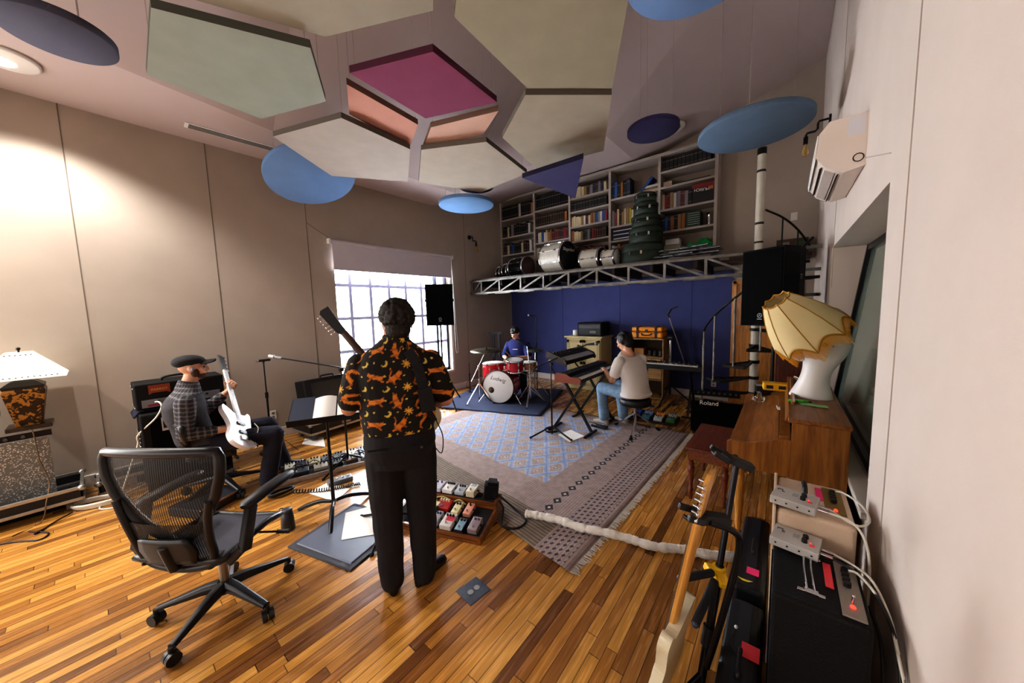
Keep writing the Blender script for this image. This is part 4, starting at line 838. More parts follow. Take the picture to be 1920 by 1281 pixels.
# ================= floor coverings =================
def rug_mat():
    m = mat('woven_rug', '948484', .95); nt = m.node_tree; L = nt.links; b = nt.nodes['Principled BSDF']
    def mth(op, *a):
        n = nd(nt, 'ShaderNodeMath', operation=op)
        for i, x in enumerate(a):
            if isinstance(x, (int, float)): n.inputs[i].default_value = x
            else: L.new(x, n.inputs[i])
        return n.outputs[0]
    def mix(f, a, c):
        n = nd(nt, 'ShaderNodeMix', data_type='RGBA'); L.new(f, n.inputs[0])
        for i, x in ((6, a), (7, c)):
            if isinstance(x, str): n.inputs[i].default_value = lin(x)
            else: L.new(x, n.inputs[i])
        return n.outputs[2]
    tc = nd(nt, 'ShaderNodeTexCoord'); sp = nd(nt, 'ShaderNodeSeparateXYZ'); L.new(tc.outputs['UV'], sp.inputs[0]); x, y = sp.outputs[0], sp.outputs[1]   # metres from the fringed edge, from the near edge
    nz = nd(nt, 'ShaderNodeTexNoise'); nz.inputs['Scale'].default_value = 14; nz.inputs['Detail'].default_value = 4; L.new(tc.outputs['UV'], nz.inputs['Vector'])
    jx = mth('ADD', x, mth('MULTIPLY', mth('SUBTRACT', nz.outputs[0], .5), .03))
    # lattice of lozenges
    u = mth('MULTIPLY', jx, 1/.25); v = mth('MULTIPLY', y, 1/.36)
    p = mth('ABSOLUTE', mth('SUBTRACT', mth('FRACT', mth('ADD', u, v)), .5)); q = mth('ABSOLUTE', mth('SUBTRACT', mth('FRACT', mth('SUBTRACT', u, v)), .5))
    d = mth('MAXIMUM', p, q)    # .5 at the lattice, 0 in the middle
    col_ = mix(mth('GREATER_THAN', d, .36), '968480', '8792ac'); col_ = mix(mth('GREATER_THAN', d, .455), col_, '7884a4'); 
    col_ = mix(mth('MULTIPLY', mth('GREATER_THAN', d, .33), mth('LESS_THAN', d, .36)), col_, 'aca49c'); col_ = mix(mth('LESS_THAN', d, .19), col_, 'a0918a'); col_ = mix(mth('LESS_THAN', d, .13), col_, '82746e'); col_ = mix(mth('LESS_THAN', d, .07), col_, 'a89c92')
    # plain border, motifs and dotted bands
    inb = mth('MINIMUM', mth('MINIMUM', mth('GREATER_THAN', jx, .78), mth('GREATER_THAN', y, .75)), mth('MINIMUM', mth('LESS_THAN', jx, 3.0), mth('LESS_THAN', y, 2.75)))
    st = mth('MULTIPLY', mth('ADD', mth('SINE', mth('MULTIPLY', x, 260)), 1), .5); bor = mix(st, '82706c', '96847e')
    e1 = mth('ABSOLUTE', mth('SUBTRACT', x, .52)); fy = mth('ABSOLUTE', mth('SUBTRACT', mth('FRACT', mth('MULTIPLY', y, 1/.13)), .5))
    mo = mth('MULTIPLY', mth('LESS_THAN', e1, .05), mth('LESS_THAN', mth('ADD', mth('MULTIPLY', e1, 9), fy), .42)); bor = mix(mo, bor, '2e2a30')
    mo2 = mth('MULTIPLY', mth('LESS_THAN', e1, .05), mth('LESS_THAN', mth('ADD', mth('MULTIPLY', e1, 9), fy), .14)); bor = mix(mo2, bor, 'b4a898')
    fx2 = mth('ABSOLUTE', mth('SUBTRACT', mth('FRACT', mth('MULTIPLY', x, 1/.045)), .5)); fy2 = mth('ABSOLUTE', mth('SUBTRACT', mth('FRACT', mth('MULTIPLY', mth('ADD', y, mth('MULTIPLY', x, .5)), 1/.055)), .5))
    dt = mth('MULTIPLY', mth('LESS_THAN', mth('ADD', fx2, fy2), .32), mth('MULTIPLY', mth('GREATER_THAN', x, .07), mth('LESS_THAN', x, .30))); bor = mix(dt, bor, '35303a')
    fl = mix(mth('MULTIPLY', mth('ADD', mth('SINE', mth('MULTIPLY', y, 200)), 1), .5), '564a40', '7d6f62'); nearb = mth('MULTIPLY', mth('LESS_THAN', y, .34), mth('GREATER_THAN', x, .33))
    bor = mix(nearb, bor, fl); col_ = mix(inb, bor, col_)
    wv = nd(nt, 'ShaderNodeMapRange'); L.new(nz.outputs[0], wv.inputs[0]); wv.inputs[1].default_value = .3; wv.inputs[2].default_value = .7; wv.inputs[3].default_value = .82; wv.inputs[4].default_value = 1.15
    sc_ = nd(nt, 'ShaderNodeVectorMath', operation='SCALE'); L.new(col_, sc_.inputs[0]); L.new(wv.outputs[0], sc_.inputs['Scale']); L.new(sc_.outputs[0], b.inputs['Base Color'])
    n2 = nd(nt, 'ShaderNodeTexNoise'); n2.inputs['Scale'].default_value = 5; L.new(tc.outputs['UV'], n2.inputs['Vector']); bp = nd(nt, 'ShaderNodeBump'); bp.inputs['Strength'].default_value = .5; bp.inputs['Distance'].default_value = .03; L.new(n2.outputs[0], bp.inputs['Height']); L.new(bp.outputs[0], b.inputs['Normal'])
    return m
R0, R1, R2, R3 = V((-1.0, 1.76, 0)), V((-.90, 4.75, 0)), V((-4.15, 4.75, 0)), V((-4.2, 2.25, 0))
rug = thing('woven_rug', 'large worn rug with pale blue lozenges, brown border and white fringe', 'rug', (0, 0, 0))
b = B(); nu, nv = 60, 60
def rugp(u, v): 
    p = (R0*(1-u)+R3*u)*(1-v)+(R1*(1-u)+R2*u)*v; w = .004*math.sin(u*23+v*9)*math.sin(v*17-u*6)+.003*math.sin(u*51+3*v)
    return (p.x, p.y, .007+max(-.004, w)*(1 if .02 < u < .98 else .3))
b.grid(rugp, nu, nv); o = b.ob('rug_field', rug_mat(), rug, solid=.004); uv = o.data.uv_layers.new(name='UV')
for lp in o.data.loops: i = lp.vertex_index; uv.data[lp.index].uv = ((i % (nu+1))/nu*3.3, (i//(nu+1))/nv*2.99)
b = B(); rf = random.Random(8)
for k in range(330):
    v = k/330; p = R0*(1-v)+R1*v; l = rf.uniform(.03, .06); b.bar((p.x-.004, p.y, .008), (p.x+l, p.y+rf.uniform(-.02, .012), .005), .005, .004)
b.ob('fringe', mat('fringe_white', 'b8b0a6', .95), rug, kind='stuff')
t = B(); A_, B_, C_, D_ = V((-4.72, 3.62, 0)), V((-2.9, 4.24, 0)), V((-3.45, 5.9, 0)), V((-5.25, 5.28, 0))
t.grid(lambda u, v: tuple((A_*(1-u)+B_*u)*(1-v)+(D_*(1-u)+C_*u)*v+V((0, 0, .022+.003*math.sin(u*14+v*5)*math.sin(v*11)))), 30, 30)
tag(t.ob('drum_mat', mat('drum_mat_blue', '27304a', .95, var=.12, vs=6), solid=.01), 'dark blue carpet mat laid under the red drum kit', 'mat')
a0, ax_, ay_ = V((-2.76, .74, 0)), V((.62, .17, 0)), V((-.165, .58, 0))
t = thing('anti_fatigue_mat', 'grey cushioned standing mat on the wood floor beside the standing man', 'mat', a0+ax_/2+ay_/2, math.atan2(ax_.y, ax_.x))
B().box((0, 0, .006), (.64, .60, .012), tp=.98).ob('mat_base', mat('mat_grey_dark', '34363e', .7), t, bev=.004); B().box((0, 0, .014), (.56, .52, .010), tp=.97).ob('mat_pad', mat('mat_grey', '565b6c', .45), t, bev=.004)
def sheet(px, z, label, group=None):
    P = [at(x, y, z=z) for x, y in px]; b = B(); b.add(P+[p+V((0, 0, .0015)) for p in P], [(0, 1, 2, 3), (7, 6, 5, 4), (0, 4, 5, 1), (1, 5, 6, 2), (2, 6, 7, 3), (3, 7, 4, 0)])
    tag(b.ob('paper_sheet', PAP), label, 'paper', group)
sheet([(640, 1013), (716, 1000), (712, 945), (648, 962)], .021, 'white paper sheet lying on the grey standing mat')
sheet([(578, 925), (628, 941), (656, 917), (612, 906)], .003, 'white paper sheet on the wood floor behind the music stand')
sheet([(1046, 815), (1068, 829), (1096, 818), (1070, 806)], .016, 'white paper sheet on the rug beside a coiled black cable')
# brushed floor box
p = at(888, 1108, z=0)
t = thing('floor_outlet_box', 'square metal floor outlet plate with two round covers in the wood floor', 'floor outlet', (p.x, p.y, 0), 1.45)
B().box((0, 0, .002), (.155, .145, .005)).ob('plate', mat('brushed_plate', '585c66', .35, .6, var=.15, vs=40), t, bev=.001)
for x in (-.022, .024): B().cyl((x, .0, .004), (x, .0, .007), .018, n=20).ob('round_cover', mat('nickel', 'b8b6b0', .3, .8), t)
# ================= stands =================
def tripod(t, r, z, m, ang=0, n=3, rr=.011, feet=True, z0=.012):
    for k in range(n):
        a = ang+2*PI*k/n; b = B().cyl((.02*math.cos(a), .02*math.sin(a), z), (r*math.cos(a), r*math.sin(a), z0), rr, n=8); o = b.ob('leg', m, t)
        if feet: B().ball((r*math.cos(a), r*math.sin(a), z0), rr*1.5, n=8).ob('rubber_foot', RUB, o)
def mic(t, p, d, l=.16, ball=True, m=None, hm=None):
    p, d = V(p), V(d).normalized()
    if ball:
        b = B().cyl(p, p+d*l*.72, .011, .018, 12); o = b.ob('microphone', m or BLK, t); b = B(); b.ball(p+d*l*.86, .026, n=14); b.ob('grille', hm or mat('mic_grille', '77777a', .4, .6), o)
    else: b = B().cyl(p, p+d*l*.6, .018, .018, 14); o = b.ob('microphone', m or BLK, t); B().cyl(p+d*l*.6, p+d*l, .024, .024, 14).ob('grille', hm or STL, o)
def mic_stand(label, loc, h, pivot_boom=None, tri=.28, ang=0, m=None, group=None, mc=None, base='tri'):
    """pivot_boom: (tail, tip) points relative to the base"""
    t = thing('microphone_stand', label, 'microphone stand', loc, group=group); m = m or BLM
    if base == 'tri': tripod(t, tri, .12, m, ang)
    else: B().lathe([(0, 0), (.13, 0), (.13, .012), (.03, .028), (0, .028)], 28).ob('round_base', m, t)
    B().cyl((0, 0, .02), (0, 0, h*.62), .011).ob('lower_tube', m, t); B().cyl((0, 0, h*.6), (0, 0, h*.66), .018).ob('clutch', BLK, t); B().cyl((0, 0, h*.62), (0, 0, h), .0075).ob('upper_tube', m, t)
    if pivot_boom:
        B().cyl((0, -.02, h), (0, .02, h), .022).ob('boom_clamp', BLK, t)
        b = B().cyl(pivot_boom[0], pivot_boom[1], .0075, n=8); b.cyl(lerp(*pivot_boom, 0), lerp(*pivot_boom, .06), .016, n=10); b.ob('boom_arm', m, t)
    return t
def pa_speaker(label, loc, rz, w, d, h):
    t = thing('loudspeaker', label, 'loudspeaker', loc, rz)
    b = B().prism([(-w/2, -d/2), (w/2, -d/2), (w/2, 0), (w*.33, d/2), (-w*.33, d/2), (-w/2, 0)], 0, h); b.ob('cabinet', mat('speaker_black', '0e0e10', .8, bump=.3, bs=300, spec=.2), t, bev=.008)
    B().box((0, -d/2-.004, h/2), (w-.03, .012, h-.03)).ob('front_grille', mat('speaker_grille', '070708', .9, bump=.3, bs=900, spec=.1), t, bev=.004)
    b = B().torus((0, -d/2-.012, .11), .022, .0035, (0, 1, 0), 20, 6)
    for k in range(3): b.bar((0, -d/2-.012, .11), (.018*math.cos(PI/2+k*2*PI/3), -d/2-.012, .11+.018*math.sin(PI/2+k*2*PI/3)), .004, .003)
    b.box((0, -d/2-.012, .072), (.05, .003, .008)); b.ob('emblem', mat('emblem_grey', 'a8a8a6', .4), t)
    for s in (-1, 1): B().box((s*w*.46, .06, h*.62), (.02, .12, .05), (0, 0, s*.55)).ob('side_handle', BLK, t)
    return t
def spk_stand(label, loc, h, ang=0, r=.5):
    t = thing('speaker_stand', label, 'speaker stand', loc); tripod(t, r, .62, BLM, ang, 3, .013); B().cyl((0, 0, .15), (0, 0, .75), .02).ob('pole', BLM, t); B().cyl((0, 0, .7), (0, 0, h), .0165).ob('upper_pole', BLM, t)
    B().cyl((0, 0, .60), (0, 0, .68), .034).ob('collar', BLK, t); b = B().cyl((.02, 0, .73), (.055, 0, .73), .008); b.ball((.06, 0, .73), .016, n=8); b.ob('knob', BLK, t); return t
p = V((-4.73, 3.86, 0)); spk_stand('black tripod speaker stand before the bright window', p, 1.44, -.3)
pa_speaker('black loudspeaker on a tripod stand in front of the window', p+V((0, 0, 1.445)), math.atan2(p.x, -p.y)*-1+.02 if False else math.atan2(p.y, p.x)-PI/2+PI-PI+0.0, .46, .40, .70)
p = V((-.08, 4.60, 0)); spk_stand('black tripod speaker stand in front of the red-brown cabinet', p, 1.43, PI*1.5+.25, .30)
pa_speaker('tall black loudspeaker raised beside the spiral stair under the platform', p+V((0, 0, 1.435)), math.radians(-32), .43, .44, .80)
# ================= drums on the floor =================
RSP = mat('red_sparkle', 'a80f1c', .22, .25, var=.15, vs=60, coat=.5); n_ = V((.34, -.94, 0)).normalized(); bdc = V((-3.90, 4.40, .325))
bd = drum('bass_drum', 'red bass drum with white lettered front head on the blue mat', bdc-n_*.40, n_, .29, .40, RSP, HEADW, HEADW, 8, x=(0, 0, 1), hoop=mat('dark_hoop', '1a1214', .3))
text('Ludwig', .10, BLK, bd, tr(.14, .0, .402) @ rotm(0, 0, -PI/2-.22), shear=.3); B().lathe([(0, .400), (.05, .400), (.055, .404), (0, .404)], 24, tr(-.06, .13, 0)).ob('port_hole', mat('port_brown', '5a4a38', .8), bd)
for s in (-1, 1): B().cyl((-.12, s*.27, .3), (-.30, s*.40, .36), .008, n=8).ob('spur', CHR, bd)
def at_h(x, y, dep):    # point along a pixel ray at a forward depth
    return EYE+(_fw+(x-960)/FPX*_rt-(y-640.5)/FPX*_up)*dep
p = at_h(925, 676, 6.35); ft = drum('floor_tom', 'red floor tom with three chrome legs beside the bass drum', (p.x, p.y, .28), (0, 0, 1), .205, .42, RSP, HEADW, HEADW, 8)
for k in range(3): a = 2*PI*k/3+.5; B().cyl((.222*math.cos(a), .222*math.sin(a), .12), (.235*math.cos(a), .235*math.sin(a), -.255), .007, n=8).ob('leg', CHR, ft)
p = at_h(965, 676, 6.05); rt_ = drum('rack_tom', 'small red rack tom mounted above the bass drum', (p.x, p.y, .585), (.1, -.12, 1), .155, .21, RSP, HEADW, HEADW, 6)
B().cyl((0, 0, 0), (.02, .10, -.12), .012).ob('mount_post', CHR, rt_)
p = at_h(988, 680, 6.25); sn = drum('snare_drum', 'amber wood snare drum on a chrome stand in front of the drummer', (p.x, p.y, .57), (0, 0, 1), .18, .14, wood('amber_shell', '7a4218', 'b87432', 0), HEADW, HEADW, 8)
b = B()
for k in range(3): a = 2*PI*k/3; b.tube([(.19*math.cos(a), .19*math.sin(a), .01), (.12*math.cos(a), .12*math.sin(a), -.06), (0, 0, -.10)], .007, 6)
b.cyl((0, 0, -.10), (0, 0, -.42), .012); b.ob('stand_basket', CHR, sn)
for k in range(3): a = 2*PI*k/3+.4; B().cyl((0, 0, -.32), (.26*math.cos(a), .26*math.sin(a), -.535), .008, n=8).ob('leg', CHR, sn)
BRZ = mat('bronze', '77705e', .3, .9, var=.1, vs=30)
def cymbal_stand(label, foot, top, r, tilt=(0, 0), ang=0, cname=None, boom=None, two=False):
    t = thing('cymbal_stand', label+' stand', 'cymbal stand', (foot.x, foot.y, .028)); d = V(top)-V((foot.x, foot.y, .028)); hz = boom.z if boom else d.z
    for k in range(3):
        a = ang+2*PI*k/3; b = B()
        for s in (-.008, .008): b.bar((.015*math.cos(a)-s*math.sin(a), .015*math.sin(a)+s*math.cos(a), .34), (.27*math.cos(a)-s*math.sin(a), .27*math.sin(a)+s*math.cos(a), .01), .004, .014)
        o = b.ob('leg', CHR, t); B().ball((.27*math.cos(a), .27*math.sin(a), .010), .014, n=8).ob('rubber_foot', RUB, o)
    B().cyl((0, 0, .1), (0, 0, hz*.6), .0125).ob('lower_tube', CHR, t); B().cyl((0, 0, hz*.55), (0, 0, hz*.64), .02).ob('clutch', CHR, t); 
    if boom:
        B().cyl((0, 0, hz*.6), (0, 0, hz), .009).ob('upper_tube', CHR, t); q = V((0, 0, hz)); B().cyl(q+(q-d)*.9, d, .007, n=8).ob('boom_arm', CHR, t); B().ball(q, .022, n=10).ob('tilter', CHR, t)
    else: B().cyl((0, 0, hz*.6), d, .008).ob('upper_tube', CHR, t)
    for z in ((0, .022) if two else (0,)):
        c = thing('cymbal', cname if not z else cname.replace('lower', 'upper'), 'cymbal', V((foot.x, foot.y, .028))+d+V((0, 0, z)), rot=(tilt[0], tilt[1], 0))
        B().lathe([(.006, .018), (.03, .016), (.045, .004), (r*.6, -.006), (r, -.018), (r, -.0165), (r*.6, -.0045), (.045, .0055), (.03, .018), (.006, .020)], 48).ob('bow', BRZ, c)
        if not two or z: B().cyl((0, 0, .018), (0, 0, .05), .012, n=10).ob('felt_and_nut', FLT, c)
    return t
p = at_h(912, 656, 6.1); f_ = at_h(900, 757, 6.1); cymbal_stand('chrome boom cymbal stand beside the floor tom,', V((f_.x, f_.y, 0)), (p.x, p.y, p.z), .29, (.05, .05), .3, 'large crash cymbal above the red floor tom', V((0, 0, .66)))
p = at_h(988, 646, 6.1); f_ = at_h(995, 762, 5.9); cymbal_stand('chrome cymbal stand in front of the drummer,', V((f_.x, f_.y, 0)), (p.x, p.y, p.z), .24, (-.30, .35), .9, 'tilted crash cymbal in front of the drummer')
p = at_h(1004, 657, 6.5); f_ = at_h(1004, 740, 6.5); cymbal_stand('chrome hi-hat stand at the far side of the snare,', V((f_.x, f_.y, 0)), (p.x, p.y, p.z), .175, (0, 0), .2, 'lower hi-hat cymbal beside the snare', None, True)
t = thing('drum_throne', 'round black drum stool under the drummer', 'stool', (-4.16, 5.36, .028))
B().lathe([(0, .345), (.17, .345), (.185, .36), (.185, .40), (.165, .425), (0, .43)], 32).ob('seat', BLK, t); B().cyl((0, 0, .1), (0, 0, .35), .018).ob('post', CHR, t); tripod(t, .26, .22, CHR, .5)
# ================= keyboards =================
XKB = thing('keyboard', 'brown-ended stage piano with raised black back on the X stand', 'keyboard', (-2.10, 4.30, .745)); KR = mat('red_brown_end', '7a3a24', .45); L2 = 1.22
b = B()
b.loft([[V((x, y, z)) for x, z in [(-.17, .0), (-.17, .095), (-.13, .105), (-.02, .10), (.03, .055), (.17, .045), (.17, 0)]] for y in (-L2/2+.02, L2/2-.02)], sm=False); b.ob('keyboard_body', BLK, XKB, bev=.004)
for s in (-1, 1):
    b = B(); b.prism([(-.18, -.008), (-.185, .09), (-.15, .112), (-.02, .108), (.04, .075), (.17, .068), (.19, .04), (.18, -.008)], -.012, .012, frame((0, s*(L2/2), 0), (0, -1, 0), (1, 0, 0)) @ M.Diagonal((1, 1, 1, 1))); b.ob('end_cheek', KR, XKB, bev=.004)
KW = mat('piano_white', 'd9d6d2', .3)
for k in range(52): B().box((.105, -L2/2+.04+(L2-.08)*(k+.5)/52, .056), (.13, (L2-.08)/52-.0012, .018)).ob('white_key', KW, XKB)
b = B()
for k in range(52):
    if k % 7 in (0, 1, 3, 4, 5): b.box((.075, -L2/2+.04+(L2-.08)*(k+1)/52, .070), (.085, .011, .012))
b.ob('black_keys', BLK, XKB, kind='stuff')
b = B()
for k in range(9): b.cyl((-.08, -L2/2+.14+k*.11, .10), (-.08, -L2/2+.14+k*.11, .118), .009, n=8)
b.ob('control_knobs', BLM, XKB, kind='stuff')
t = thing('synthesizer', 'black synthesizer on the upper tier above the stage piano, tilted to the player', 'keyboard', (-2.36, 4.28, .975), rot=(0, .32, 0)); L3 = .86
B().box((0, 0, .03), (.30, L3, .06)).ob('synth_body', BLK, t, bev=.006); 
for s in (-1, 1): B().prism([(-.17, -.01), (-.17, .085), (.12, .075), (.165, .03), (.165, -.01)], -.008, .008, frame((0, s*(L3/2+.008), 0), (0, -1, 0), (1, 0, 0))).ob('end_cheek', mat('dark_cheek', '2c2624', .5), t)
b = B()
for r in range(3):
    for k in range(12): b.cyl((-.11+.05*r, -L3/2+.08+k*.064, .06), (-.11+.05*r, -L3/2+.08+k*.064, .076), .008, n=8)
b.ob('control_knobs', mat('knob_grey', '4c4c50', .4), t, kind='stuff')
b = B()
for k in range(29): b.box((.09, -L3/2+.03+(L3-.06)*(k+.5)/29, .062), (.10, (L3-.06)/29-.0015, .012))
b.ob('white_keys', mat('synth_keys', 'a8a8aa', .3), t, kind='stuff')
t = thing('keyboard_stand', 'black double X keyboard stand under the stage piano', 'keyboard stand', (-2.20, 4.30, .012))
for y in (-.32, .36):
    B().bar((-.27, y, .02), (.20, y, .715), .03, .03, (0, 1, 0)).ob('cross_bar', BLM, t); B().bar((.27, y+.035, .02), (-.16, y+.035, .715), .03, .03, (0, 1, 0)).ob('cross_bar', BLM, t)
    for s in (-1, 1): B().bar((s*.27, y-.17, .012), (s*.27, y+.17, .012), .03, .024).ob('foot_bar', BLM, t)
for s in (-1, 1): B().bar((s*.20, -.34, .722), (s*.20, .38, .722), .03, .014).ob('rest_bar', BLM, t)
for y in (-.32, .36): B().tube([(-.20, y, .70), (-.30, y, .80), (-.36, y, .94), (-.18, y, .985)], .012).ob('tier_arm', BLM, t)
t = thing('drum_throne', 'round black padded stool with chrome post under the keyboard player', 'stool', (-1.50, 4.42, .012))
B().lathe([(0, .37), (.185, .37), (.20, .385), (.20, .44), (.18, .462), (0, .467)], 36).ob('seat', BLK, t); B().cyl((0, 0, .03), (0, 0, .37), .02).ob('post', CHR, t); B().cyl((0, 0, .0), (0, 0, .08), .012).ob('post_tip', CHR, t)
for k in range(3):
    a = math.radians(-80)+2*PI*k/3; b = B().bar((.02*math.cos(a), .02*math.sin(a), .24), (.31*math.cos(a), .31*math.sin(a), .02), .008, .02); o = b.ob('leg', CHR, t); b = B().cyl((.28*math.cos(a), .28*math.sin(a), .04), (.33*math.cos(a), .33*math.sin(a), .004), .011, .022); b.ob('rubber_foot', RUB, o)
p = at_h(1035, 803, 4.45); hz_ = at_h(1034, 683, 4.45).z; tip = at_h(1100, 648, 4.42); tail = at_h(1002, 692, 4.55); q0 = V((p.x, p.y, 0))
t = mic_stand('black boom microphone stand standing in front of the keyboards', V((p.x, p.y, .012)), hz_, (tail-q0, tip-q0), .30, math.radians(235)); mic(t, tip-q0, V((.9, -.1, .12)), .17)
def coil(label, c, R, r, n, m, sx=1, rz=0, dz=.007, tailp=None, name='cable_coil'):
    b = B(); pts = []
    for k in range(n*16): a = 2*PI*k/16; rr = R*(1+.10*math.sin(k*.37)); pts.append((c[0]+rr*(sx*math.cos(a)*math.cos(rz)-math.sin(a)*math.sin(rz)), c[1]+rr*(sx*math.cos(a)*math.sin(rz)+math.sin(a)*math.cos(rz)), c[2]+r+dz*(k/16)*.6+.003*math.sin(k)))
    if tailp: pts += spline([pts[-1]]+[tuple(q) for q in tailp], 6)[1:]
    b.tube(pts, r, 6); return tag(b.ob(name, m), label, 'cable')
p = at(1035, 808, z=.02); coil('black cable coiled on the rug under the boom microphone stand', (p.x, p.y, .014), .09, .007, 5, CBL)
t = thing('sustain_pedal', 'black sustain pedal on the rug under the keyboards', 'pedal', (-1.95, 4.30, .015), PI/2); B().box((0, 0, .015), (.08, .22, .03)).ob('pedal_base', BLK, t, bev=.004); B().box((0, .10, .04), (.05, .12, .012), (.12, 0, 0)).ob('pedal_plate', CHR, t, bev=.003)
# second keyboard against the back
t = thing('keyboard', 'black digital piano behind the white-shirted player, below the boom stand', 'keyboard', (-1.40, 5.55, .70)); 
B().box((0, .03, .04), (1.0, .30, .085)).ob('keyboard_body', BLK, t, bev=.006)
for k in range(36): B().box((-.46+.92*(k+.5)/36, -.10, .088), (.92/36-.0014, .14, .014)).ob('white_key', KW, t)
b = B()
for k in range(36):
    if k % 7 in (0, 1, 3, 4, 5): b.box((-.46+.92*(k+1)/36, -.065, .099), (.013, .085, .012))
b.ob('black_keys', BLK, t, kind='stuff'); b = B()
for k in range(12): b.cyl((-.4+k*.07, .11, .08), (-.4+k*.07, .11, .104), .010, n=8)
b.ob('control_knobs', mat('knob_grey'), t, kind='stuff')
t = thing('keyboard_stand', 'black folding stand under the digital piano at the back', 'keyboard stand', (-1.40, 5.56, 0))
for x in (-.34, .34):
    B().bar((x, -.16, .02), (x, .16, .69), .03, .03).ob('cross_bar', BLM, t); B().bar((x+.035, .16, .02), (x+.035, -.16, .69), .03, .03).ob('cross_bar', BLM, t)
    for s in (-1, 1): B().bar((x-.08, s*.16, .014), (x+.12, s*.16, .014), .03, .026).ob('foot_bar', BLM, t)
# heavy boom stand with counterweight
p = at_h(1255, 778, 5.9); q0 = V((p.x, p.y, 0)); zt = at_h(1255, 632, 5.9).z; t = thing('studio_boom_stand', 'tall chrome boom stand with black counterweight before the blue wall', 'microphone stand', q0)
tripod(t, .34, .30, BLM, .3, 3, .014); B().cyl((0, 0, .15), (0, 0, zt*.55), .02).ob('lower_tube', BLM, t); B().cyl((0, 0, zt*.5), (0, 0, zt), .017).ob('upper_tube', CHR, t); B().cyl((-.04, 0, zt), (.04, 0, zt), .05).ob('boom_clamp', BLK, t)
ba, bb = at_h(1255, 596, 5.9)-q0, at_h(1288, 695, 5.9)-q0; B().cyl(ba, bb, .011).ob('boom_arm', STL, t); d = (bb-ba).normalized(); B().cyl(bb-d*.16, bb-d*.01, .06).ob('counterweight', BLK, t)
b = B().tube([ba, ba+V((-.03, 0, .06)), ba+V((.0, 0, .11)), ba+V((.02, 0, .16))], .02); b.cyl(ba+V((.02, 0, .15)), ba+V((.14, -.02, .19)), .012); b.ob('microphone_mount', BLK, t)
# ================= back wall furniture =================
CRM = mat('cream_paint', 'b8a878', .5, var=.05, vs=6)
t = thing('storage_cabinet', 'cream two-door cabinet against the blue wall', 'cabinet', (-3.16, 6.48, 0)); B().box((0, 0, .545), (.76, .54, 1.05)).ob('carcass', CRM, t, bev=.004); B().box((0, -.01, 1.085), (.84, .60, .035)).ob('top_board', CRM, t, bev=.008); B().box((0, 0, .02), (.72, .5, .04)).ob('plinth', CRM, t)
for s in (-1, 1):
    b = B().box((s*.185, -.278, .56), (.36, .02, .94)); d = b.ob('door', CRM, t, bev=.003); b = B()
    for x in (-.15, .15): b.box((s*.185+x, -.292, .56), (.06, .012, .94))
    for z in (.12, .56, 1.0): b.box((s*.185, -.292, z), (.36, .012, .06))
    b.ob('door_frame', mat('cream_paint_dark', 'a4946a', .5), d, bev=.002); B().ball((s*.03, -.305, .80), .014, n=10).ob('knob', mat('brass', 'b89a50', .3, .9), d)
t = thing('rack_amplifier', 'black rack amplifier with front controls on the cream cabinet', 'amplifier', (-3.05, 6.46, 1.103)); B().box((0, 0, .14), (.52, .40, .27)).ob('case', TOL, t, bev=.012)
B().box((0, -.202, .085), (.46, .008, .11)).ob('lower_panel', BLM, t); B().box((0, -.202, .195), (.46, .008, .08)).ob('upper_panel', mat('panel_grey', '2c2e30', .4), t); b = B()
for k in range(9): b.cyl((-.18+k*.045, -.204, .205), (-.18+k*.045, -.222, .205), .011, n=10)
b.ob('control_knobs', mat('knob_grey'), t, kind='stuff'); B().box((.08, -.208, .085), (.13, .006, .05)).ob('display_panel', mat('panel_olive', '4a4f48', .4), t)
for x in (-.20, .20): B().cyl((x, 0, .27), (x, 0, .285), .03).ob('top_corner', BLK, t)
tag(B().lathe([(.02, 0), (.055, 0), (.055, .11), (.02, .11)], 24, tr(-3.42, 6.38, 1.104)).ob('paper_roll', PAP), 'white paper roll standing at the corner of the cream cabinet', 'roll')
OAK = wood('oak_cabinet', '6a4826', '9a7444', 2, rough=.5)
t = thing('open_cabinet', 'brown wooden cabinet with an open shelf below the orange suitcase', 'cabinet', (-1.92, 6.42, 0)); w, d, h = .62, .50, 1.10
for x in (-w/2+.012, w/2-.012): B().box((x, 0, h/2), (.024, d, h)).ob('side_panel', OAK, t)
for z in (.03, .36, .76, h-.012): B().box((0, 0, z), (w-.05, d-.02, .024)).ob('shelf', OAK, t)
B().box((0, d/2-.01, h/2), (w-.05, .02, h-.03)).ob('back_panel', mat('dark_oak', '3a2818', .7), t)
dr = B().box((0, -d/2+.01, .56), (w-.06, .02, .36)).ob('drawer', wood('oak_front', '8a6438', 'b08a54', 0, rough=.5), t, bev=.003); B().box((0, -d/2-.005, .66), (.12, .014, .02)).ob('handle', OAK, dr)
tag(B().box((-2.06, 6.36, .772+.07), (.17, .2, .13)).ob('small_crate', mat('tan_crate', '9a6a34', .6), bev=.005), 'small tan box on the open shelf of the brown cabinet', 'box')
for k in range(3): tag(B().cyl((-1.88+.09*k, 6.33, .773), (-1.88+.09*k, 6.33, .773+.10), .038, .034, 18).ob('black_canister', BLK, bev=.003), f"{('first','second','third')[k]} black canister counted from the tan box in the open cabinet", 'canister', 'black canisters')
SUI = mat('orange_leather', 'd8860e', .4, var=.08, vs=10); t = thing('suitcase', 'orange leather suitcase with black straps on top of the brown cabinet', 'suitcase', (-1.92, 6.40, 1.102), 0)
B().box((0, 0, .055), (.54, .34, .11)).ob('lower_shell', SUI, t, bev=.03, seg=4); B().box((0, 0, .155), (.54, .34, .085)).ob('lid', SUI, t, bev=.03, seg=4)
